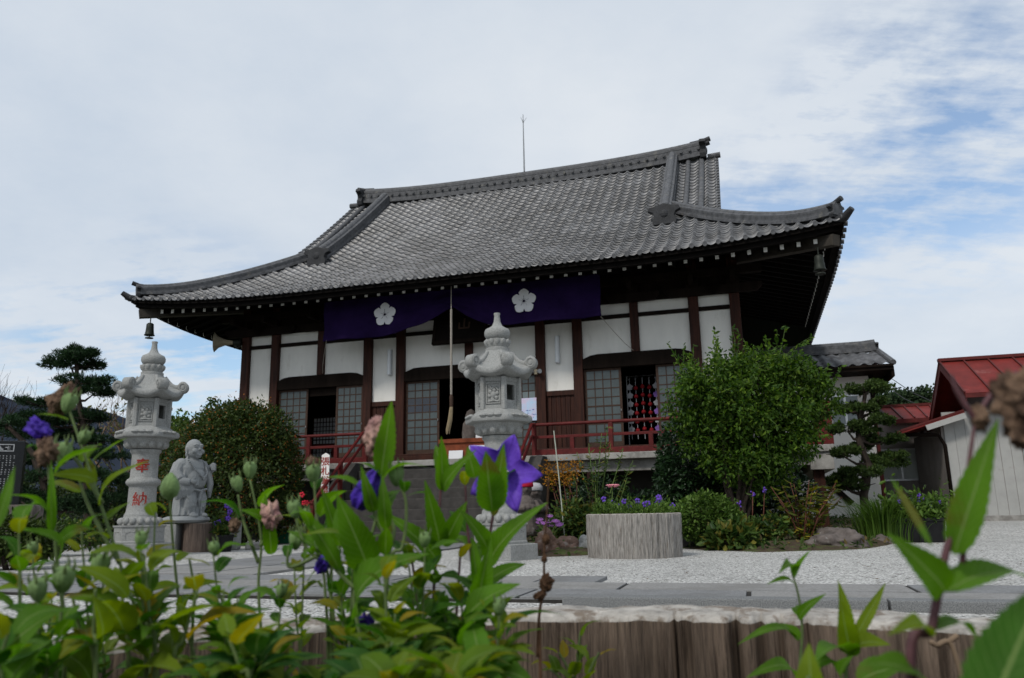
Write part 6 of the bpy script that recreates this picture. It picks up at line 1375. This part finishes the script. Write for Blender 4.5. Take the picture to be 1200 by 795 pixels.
def balloon_flower(root, c, r, facing, roll=0, m=None, cup=.35):
    n_, k_ = 80, 9; V = []; F = []; U = []; fq = Vector(facing).normalized().to_track_quat('Z','Y').to_matrix().to_4x4() @ Matrix.Rotation(roll,4,'Z')
    for i in range(k_+1):
        t_ = i/k_
        for j in range(n_):
            a = 2*PI*j/n_; ph = abs(((a*5/(2*PI))%1)-.5)*2; lob = .50+.50*ph**1.25; rad = r*(.06+.94*t_)*(1-(1-lob)*t_**1.4); crease = -.05*r*(1-ph)*t_*math.sin(PI*min(1,t_*1.1)) if False else .07*r*t_*(ph**6)-.05*r*t_*(1-ph)**3
            z = -cup*r*(1-t_)**1.6+.16*r*t_**2*(1-ph)-.10*r*t_**4*ph+crease+.02*r*math.sin(a*3+t_*4)*t_; V.append(fq @ Vector((rad*math.cos(a),rad*math.sin(a),z))); U.append((a/(2*PI), t_))
    F = [(i*n_+j,i*n_+(j+1)%n_,(i+1)*n_+(j+1)%n_,(i+1)*n_+j) for i in range(k_) for j in range(n_)]
    o = npmesh('petals', V, F, m or M['petal'], root, smooth=True, uv=U); o.location = Vector(c)-Vector(root.location); s_ = o.modifiers.new('thick','SOLIDIFY'); s_.thickness = r*.018
    mb = MB(); mb.tube([(0,0,-cup*r*.9),(0,0,.02*r)],[.05*r,.035*r],8)
    for k in range(5): a = 2*PI*k/5; mb.tube([(0,0,.0),(.10*r*math.cos(a),.10*r*math.sin(a),.06*r)],[.035*r,.02*r],6)
    mb.xf(fq); p = mb.build('pistil', M['white_fl'], root, smooth=True); p.location = o.location; return o
def fgplant(label, stems, Y, seed, leafn=7, ll=.055, lw=.36, m='fg_leaf', stem='fg_stem', r_stem=.0014, hand=(), lfrom=.0, group=None, name='bellflower', up=.25, top_tuft=True, soil=.24):
    """stems: lists of (px, py[, depth]) from the top of the frame down or up; leaves spiral up every stem; hand: (base px, tip px, width in px, depth base, depth tip, arch, fold)"""
    rr = random.Random(seed); s0 = stems[0][0]; b = at(s0[0], s0[1], s0[2] if len(s0) > 2 else Y); root = empty(name, (b.x, b.y, soil), label, 'flower plant', group=group); mb = MB(); lb = LB(); ends = []
    for si, st_ in enumerate(stems):
        P = [at(p[0],p[1],p[2] if len(p) > 2 else Y) for p in st_]
        if P[0].z > soil and st_[0][1] > 690: P = [Vector((P[0].x+rr.uniform(-.015,.015), P[0].y+rr.uniform(-.01,.03), soil-.01))]+P
        C_ = curve3(P, 7); n_ = len(C_); mb.tube([c-root.location for c in C_], [r_stem*(1.25-.6*i/(n_-1)) for i in range(n_)], 7); ends.append((C_[-1], (C_[-1]-C_[-3]).normalized()))
        az = rr.uniform(0,2*PI); k0 = leafn if isinstance(leafn,int) else leafn[si]
        k0 = int(k0*1.15+.5)
        for k in range(k0):
            t_ = lfrom+(1-lfrom)*(k+.3+.5*rr.random())/max(1,k0); i = min(n_-2, int(t_*(n_-1))); p = C_[i]; ax = (C_[i+1]-C_[i]).normalized(); az += 2.4+rr.uniform(-.3,.3)
            sd_ = Vector((math.cos(az),math.sin(az),0)); d = (sd_+UPV*rr.uniform(up-.3,up+.45)+ax*.25).normalized(); L_ = ll*.72*rr.uniform(.6,1.2)*(1.1-.35*t_); pet = .004
            lb.leaf(p+d*pet, p+d*(L_+pet), L_*lw*rr.uniform(.85,1.15), (UPV*1+ -sd_*.6+Vector((rr.uniform(-.3,.3),rr.uniform(-.6,.1),0))), rr.uniform(.05,.32), rr.uniform(.1,.4), twist=rr.uniform(-.4,.4))
    for h_ in hand:
        (b0, t0, wpx, Yb, Yt) = h_[:5]; arch = h_[5] if len(h_) > 5 else .12; fold = h_[6] if len(h_) > 6 else .2; tilt = h_[7] if len(h_) > 7 else .5
        B, T = at(*b0, Yb), at(*t0, Yt); toward = (Vector((0,0,CAM_H))-(B+T)/2).normalized(); nr = toward*(1-tilt)+UPV*tilt
        lb2 = LB(); lb2.leaf(B, T, wpx*.84*(Yb+Yt)/2/FPX, nr, arch*1.5+rr.uniform(-.04,.1), fold+rr.uniform(0,.2), ns=26, serr=.05, twist=rr.uniform(-.5,.5), shape=rr.uniform(.55,.72)); lb2.build('leaf', M[h_[8] if len(h_) > 8 else m], root)
    mb.build('stem', M[stem], root, smooth=True)
    if lb.V: lb.build('foliage', M[m], root)
    return root, ends
# left side
p, e = fgplant('bellflower with a withered head and a seed pod rising in front of the left lantern', [[(185,800),(150,690),(108,560),(80,478)],[(140,660),(107,600),(92,560)],[(120,590),(90,540),(76,533)]], .62, 101, [6,2,1], .052, m='fg_leaf_y', hand=(((112,563),(62,553),20,.62,.60,.18,.2,.3),((118,592),(160,536),20,.62,.58,.1,.25,.4),((108,575),(103,532),16,.62,.64,.05,.3,.2)))
seedpod(p, at(81,471,.62), .0078, (.25,0,1)); wilted(p, at(74,470,.63), .011, M['wilt'], 2, (-.5,0,-1)); seedpod(p, at(99,512,.62), .006, (.5,-.2,1)); seedpod(p, at(73,530,.61), .0088, (0,0,1))
p, e = fgplant('bellflower with a shrivelled violet flower hanging over a brown wilted one at the left', [[(75,805),(66,650),(58,560),(56,540)]], .58, 102, 5, .05, m='fg_leaf', hand=(((60,625),(60,540),13,.58,.57,.05,.35,.1),((68,655),(36,612),22,.58,.55,.2),((66,640),(112,612),18,.58,.60,.2)))
wilted(p, at(46,503,.58), .0072, M['petal_d'], 4, (-.6,-.2,.5)); wilted(p, at(55,530,.58), .0085, M['wilt'], 5, (0,0,-1)); wilted(p, at(52,517,.585), .006, M['wilt_p'], 6, (-.3,0,1))
p, e = fgplant('thin bellflower stem with one pale green bud in front of the stone figure', [[(232,805),(212,720),(203,640),(199,583)],[(225,760),(228,700),(222,655)]], .70, 103, [4,2], .05, lfrom=.0, hand=(((212,690),(165,692),18,.70,.66,.1),((214,690),(262,680),16,.70,.72,.06)), m='fg_leaf_y')
mb = MB(); c_ = at(199,573,.70); mb.lathe([(.001,-.010),(.0065,-.006),(.0085,0),(.007,.006),(.004,.011),(.001,.014)],16); o = mb.build('bud', M['bud'], p, smooth=True); o.location = c_-p.location
p, e = fgplant('bellflower with two fat round seed pods low at the left', [[(66,805),(70,740),(74,690)],[(52,805),(46,750),(44,705)],[(112,800),(110,740),(112,690)]], .52, 104, [4,3,3], .06, m='fg_leaf', hand=(((-5,775),(66,712),44,.5,.52,.1,.15,.5,'fg_leaf'),((10,800),(60,745),36,.46,.48,.1,.2,.6,'fg_leaf'),((-5,620),(18,545),16,.42,.44,.05,.25,.2),((120,745),(112,700),30,.52,.5,.1,.2,.4,'fg_leaf_y'),((150,700),(95,660),30,.52,.5,.15,.2,.4,'fg_leaf_y')))
seedpod(p, at(74,678,.52), .0085, (.1,-.3,1)); seedpod(p, at(45,690,.50), .007, (0,-.2,1)); seedpod(p, at(117,662,.55), .008, (.2,0,1))
p, e = fgplant('yellow green bellflower clump with broad leaves at the lower left', [[(150,805),(148,740),(140,680)],[(180,805),(175,720),(168,650)],[(200,805),(215,750),(232,690)],[(112,805),(95,745),(85,700)]], .55, 105, [7,8,6,6], .062, .48, m='fg_leaf_y')
p, e = fgplant('bellflower with small pods standing left of the centre clump', [[(310,805),(303,690),(306,630),(293,562)],[(303,660),(285,610),(279,580)],[(305,640),(318,620),(322,612)],[(285,805),(268,730),(255,690)]], .74, 106, [4,1,1,4], .052, m='fg_leaf', hand=(((312,618),(292,596),24,.74,.70,.15,.2,.3),((318,650),(312,585),20,.74,.71,.1,.2,.2)))
seedpod(p, at(293,550,.74), .0078, (0,-.1,1)); seedpod(p, at(278,566,.74), .0072, (-.3,0,1)); wilted(p, at(316,604,.72), .010, M['wilt_p'], 8, (.1,0,-1)); wilted(p, at(275,616,.76), .006, M['wilt'], 9)
p, e = fgplant('bellflower with a dry star shaped seed head between the shrub and the stairs', [[(395,805),(385,680),(372,610),(368,560)],[(388,700),(392,650),(380,628)],[(380,660),(358,640),(346,605)],[(375,650),(340,665),(338,645)]], .66, 107, [5,2,1,1], .055, m='fg_leaf', hand=(((398,640),(378,575),22,.66,.63,.1,.3,.2),((400,690),(355,560),0.1,.66,.66),))
seedpod(p, at(367,553,.66), .0078, (0,-.3,1), 'open_pod'); wilted(p, at(366,546,.66), .006, M['wilt'], 11, (0,0,1)); seedpod(p, at(345,595,.66), .0072, (-.1,0,1)); seedpod(p, at(376,633,.66), .0078, (.1,0,1)); seedpod(p, at(347,632,.68), .0075, (0,0,1)); seedpod(p, at(393,648,.72), .007, (0,0,1)); seedpod(p, at(413,647,.72), .007, (0,0,1))
p, e = fgplant('bellflower with a faded pink withered flower beside one tall upright leaf', [[(425,805),(415,700),(432,640),(444,590),(441,540)],[(416,690),(388,660),(352,600)]], .60, 108, [3,2], .06, m='fg_leaf', hand=(((446,560),(459,470),30,.60,.58,.03,.12,.05),((446,560),(424,540),16,.60,.58,.1),((432,668),(398,585),48,.60,.56,.06,.15,.15),((398,668),(350,590),24,.6,.6,.1,.3,.3),((420,720),(475,640),60,.60,.56,.2,.25,.5),((405,640),(398,585),26,.60,.62,.1,.3,.2)))
wilted(p, at(441,511,.60), .0112, M['wilt_p'], 13, (0,0,-1)); wilted(p, at(436,524,.60), .0065, M['wilt_p'], 14, (.3,0,-1)); 
p, e = fgplant('bellflower with a deep violet folded flower and a striped seed pod', [[(455,805),(452,700),(450,630),(434,592),(428,560)],[(452,700),(472,640),(476,590),(467,566)],[(455,650),(462,620),(452,600)]], .60, 109, [4,3,1], .052, m='fg_leaf', hand=(((438,600),(424,548),20,.60,.58,.1,.3,.1),((452,620),(448,560),20,.6,.58,.08,.3,.1)))
mb = MB(); c_ = at(431,572,.60); mb.lathe([(.002,.016),(.0045,.011),(.0072,-.001),(.0075,-.010),(.0035,-.017)],30,shape=lambda a: 1+.32*math.cos(5*a)); mb.xf(Matrix.Rotation(R(28),4,'Y')); o = mb.build('folded_flower', M['petal_d'], p, smooth=True); o.location = c_-p.location
seedpod(p, at(464,556,.60), .0076, (0,-.2,1))
p, e = fgplant('leafy bellflower shoot without flowers left of the big purple flower', [[(505,805),(508,700),(514,610),(519,540)],[(490,805),(490,720),(482,650)],[(530,805),(535,720),(540,640)]], .66, 110, [7,6,6], .058, m='fg_leaf', stem='fg_stem_p', hand=(((519,575),(517,512),22,.66,.64,.05,.3,.1),((519,575),(550,530),20,.66,.63,.1,.2,.3),((519,560),(510,520),18,.66,.67,.1,.3,.1),((516,640),(500,570),30,.66,.62,.05,.25,.15),((514,660),(455,600),30,.66,.63,.1,.25,.3),((512,680),(470,645),34,.66,.62,.15,.25,.5),((520,640),(545,590),26,.66,.64,.1,.25,.2)))
p, e = fgplant('bellflower bearing the one large open purple star flower', [[(560,805),(556,720),(572,640),(580,590),(589,556,.69)],[(556,700),(548,620),(545,560)]], .68, 111, [5,4], .058, m='fg_leaf', stem='fg_stem_p', hand=(((577,600),(569,530),42,.64,.61,.02,.12,.05),((580,596),(590,522),30,.645,.62,.04,.2,.1),((556,560),(548,525),22,.66,.65,.05,.2,.1),((575,660),(628,592),34,.66,.62,.12,.3,.3),((572,650),(545,600),30,.66,.62,.1,.2,.3),((560,690),(618,655),20,.66,.70,.08,.3,.4)))
c_ = at(590,553,.70); balloon_flower(p, c_, .0375, Vector((0,0,CAM_H))-c_+Vector((.25,.0,.22)), -.07)
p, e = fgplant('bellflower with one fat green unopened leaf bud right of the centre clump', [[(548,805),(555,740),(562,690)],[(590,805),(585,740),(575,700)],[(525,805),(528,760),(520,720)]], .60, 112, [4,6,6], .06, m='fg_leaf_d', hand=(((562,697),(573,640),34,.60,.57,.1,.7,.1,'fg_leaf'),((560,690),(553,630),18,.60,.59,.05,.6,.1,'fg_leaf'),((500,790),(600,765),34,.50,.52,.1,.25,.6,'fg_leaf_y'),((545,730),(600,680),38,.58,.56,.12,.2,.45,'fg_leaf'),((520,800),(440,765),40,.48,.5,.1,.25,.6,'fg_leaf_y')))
for (fx, fy, fr, sd_) in ((378,662,.007,21),(415,768,.008,22),(428,733,.008,23)):
    q = fgplant('small violet bellflower head %s' % ('peeping out between the pods near the green flower box','lying low at the bottom below the centre clump','half hidden by leaves left of the log crack')[sd_-21], [[(fx+6,805),(fx+3,fy+30),(fx,fy+6)]], .66, sd_, 2, .04, m='fg_leaf_d')[0]; wilted(q, at(fx,fy,.66), fr, M['petal_d'], sd_, (.2,-.4,.6))
# low leafy shoots filling the planter
rr = random.Random(77); lowlab = 'low leafy bellflower shoot among the dense foliage at the bottom of the picture'
for k in range(22):
    px_ = rr.uniform(-20, 560); yd = rr.uniform(.42,.66); ty = rr.uniform(735, 810); dx = rr.uniform(-25,25)
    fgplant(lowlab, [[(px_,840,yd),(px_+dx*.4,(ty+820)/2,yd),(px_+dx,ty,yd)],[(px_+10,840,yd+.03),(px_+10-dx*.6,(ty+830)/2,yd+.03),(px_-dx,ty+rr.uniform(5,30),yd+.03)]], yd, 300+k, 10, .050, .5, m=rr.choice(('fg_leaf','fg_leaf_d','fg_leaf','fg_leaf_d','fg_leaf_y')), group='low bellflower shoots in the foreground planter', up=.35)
airy = 'airy bellflower with thin stems and small bright leaves between the larger plants'
for k, (px_, ty) in enumerate(((22,610),(38,650),(95,620),(165,640),(182,600),(250,650),(262,690),(358,610),(415,640),(498,640),(450,670),(478,655),(540,690),(585,720),(400,700),(330,700))):
    yd = .54+.16*((k*7)%10)/10; dx = rr.uniform(-18,18)
    q, e_ = fgplant(airy, [[(px_+dx,830,yd),(px_+dx*.5,(ty+800)/2,yd),(px_,ty,yd)],[(px_+dx,800,yd),(px_+dx*1.6,(ty+60+780)/2,yd),(px_+dx*2,ty+50,yd)]], yd, 500+k, 10, .044, .44, m=('fg_leaf','fg_leaf_y','fg_leaf')[k%3], group='airy bellflowers in the foreground planter', up=.3, r_stem=.0010, lfrom=.25)
    if k % 2: seedpod(q, e_[0][0]+Vector((0,0,.005)), .0055, (rr.uniform(-.3,.3),-.2,1))
# right side
p, e = fgplant('large close bellflower stem with big leaves at the right edge', [[(1070,830),(1092,735),(1108,650),(1122,600)]], .34, 120, 0, m='fg_leaf', stem='fg_stem_p', r_stem=.0020, hand=(((1118,650),(1170,490),46,.34,.33,.03,.25,.05),((1107,694),(1052,632),50,.34,.32,.08,.2,.2),((1108,694),(1212,664),46,.34,.36,.06,.2,.45),((1150,860),(1228,676),92,.24,.25,.05,.25,.3,'fg_leaf_d'),((1092,640),(1042,556),11,.34,.36,.05,.3,.1),((1088,745),(1052,728),28,.34,.32,.15,.2,.4,'fg_leaf_y'),((1092,740),(1150,735),24,.34,.37,.1,.2,.5),((1085,800),(1020,770),44,.34,.33,.1,.2,.6)))
p, e = fgplant('withered brown flower on a thin violet stalk in the upper right foreground', [[(1128,660),(1134,560),(1143,492)],[(1143,492),(1165,458),(1192,436)],[(1143,492),(1122,460),(1115,440)]], .34, 121, 0, stem='fg_stem_p', r_stem=.0011, hand=())
wilted(p, at(1195,470,.31), .0105, M['wilt'], 31, (.2,0,-1)); wilted(p, at(1199,500,.31), .0075, M['wilt'], 32, (-.3,0,-1)); wilted(p, at(1148,490,.34), .0045, M['wilt'], 33, (0,0,-1))
p, e = fgplant('slender young bellflower shoot with sparse leaves before the right bed', [[(938,830),(940,740),(936,700),(927,668)]], .62, 122, 0, m='fg_leaf', r_stem=.0011, hand=(((931,676),(945,647),10,.62,.60,.1,.3,.3),((929,672),(918,660),18,.62,.58,.1,.3,.3),((929,683),(902,680),10,.62,.60,.1,.3,.4),((936,726),(961,697),14,.62,.60,.15,.3,.3),((936,722),(930,708),12,.62,.64,.1),((934,746),(872,740),16,.62,.58,.12,.25,.5),((937,750),(918,730),16,.62,.62,.1),((935,800),(886,776),24,.6,.56,.12,.2,.5)))
p, e = fgplant('young bellflower tuft with two narrow upright leaves in front of the log crack', [[(992,830),(994,775),(998,740)]], .55, 123, 0, m='fg_leaf', hand=(((998,752),(982,680),18,.55,.55,.03,.3,.1,'fg_leaf_y'),((1000,752),(1038,682),16,.55,.56,.03,.3,.1,'fg_leaf_y'),((996,765),(985,705),30,.55,.52,.08,.2,.2,'fg_leaf_y'),((996,770),(958,760),44,.55,.50,.12,.2,.6),((1000,765),(1035,748),34,.55,.52,.12,.2,.5,'fg_leaf_y'),((985,790),(945,775),24,.55,.5,.1,.2,.5),((1005,800),(1075,775),40,.48,.48,.1,.2,.5),((990,800),(990,770),26,.52,.5,.1,.2,.4)))
p, e = fgplant('single broad yellowing leaf standing at the bottom right of the picture', [[(952,840),(951,815)]], .42, 124, 0, m='fg_leaf_y', hand=(((951,830),(948,755),40,.42,.42,.04,.2,.1,'fg_leaf_y'),))
p, e = fgplant('small pale green seedling clump before the split log wall', [[(672,840),(676,780),(680,742)],[(680,840),(668,790),(655,765)],[(676,840),(690,790),(702,765)],[(672,840),(660,800),(645,785)]], .72, 125, [7,6,6,5], .038, .45, m='fg_leaf_y', r_stem=.0014, up=.5)
# dead stalk and dry roots
t = empty('dead_stalk', at(634,780,.70), 'dead brown stalk with one curled dry leaf rising before the paving', 'dead plant'); t.location.z = .24
mb = MB(); C_ = curve3([at(x,y,.70) for x,y in ((630,770),(632,720),(637,690),(638,640),(641,600),(643,560))],6); mb.tube([c-t.location for c in C_],[.0016-.0010*i/len(C_) for i in range(len(C_))],6); mb.tube([at(632,735,.7)-t.location,Vector((.0,.0,.0))],.0015,5); mb.build('stalk', M['deadstem'], t, smooth=True)
wilted(t, at(641,683,.70), .0062, M['deadstem'], 41, (.1,0,1)); wilted(t, at(633,698,.70), .0045, M['deadstem'], 42, (-1,0,-.4)); wilted(t, at(640,632,.70), .004, M['deadstem'], 43); wilted(t, at(638,655,.70), .003, M['deadstem'], 44)
t = empty('dry_root', at(1110,800,.66), 'pale bent dry twig lying at the lower right of the planter', 'twig'); mb = MB()
for pts in (((1098,757),(1112,752),(1122,775),(1128,800)),((1112,752),(1122,745)),((1098,757),(1090,752))): mb.tube([c-t.location for c in curve3([at(x,y,.66) for x,y in pts],4)],.0022,6)
mb.build('twig', M['pale_branch'], t, smooth=True)
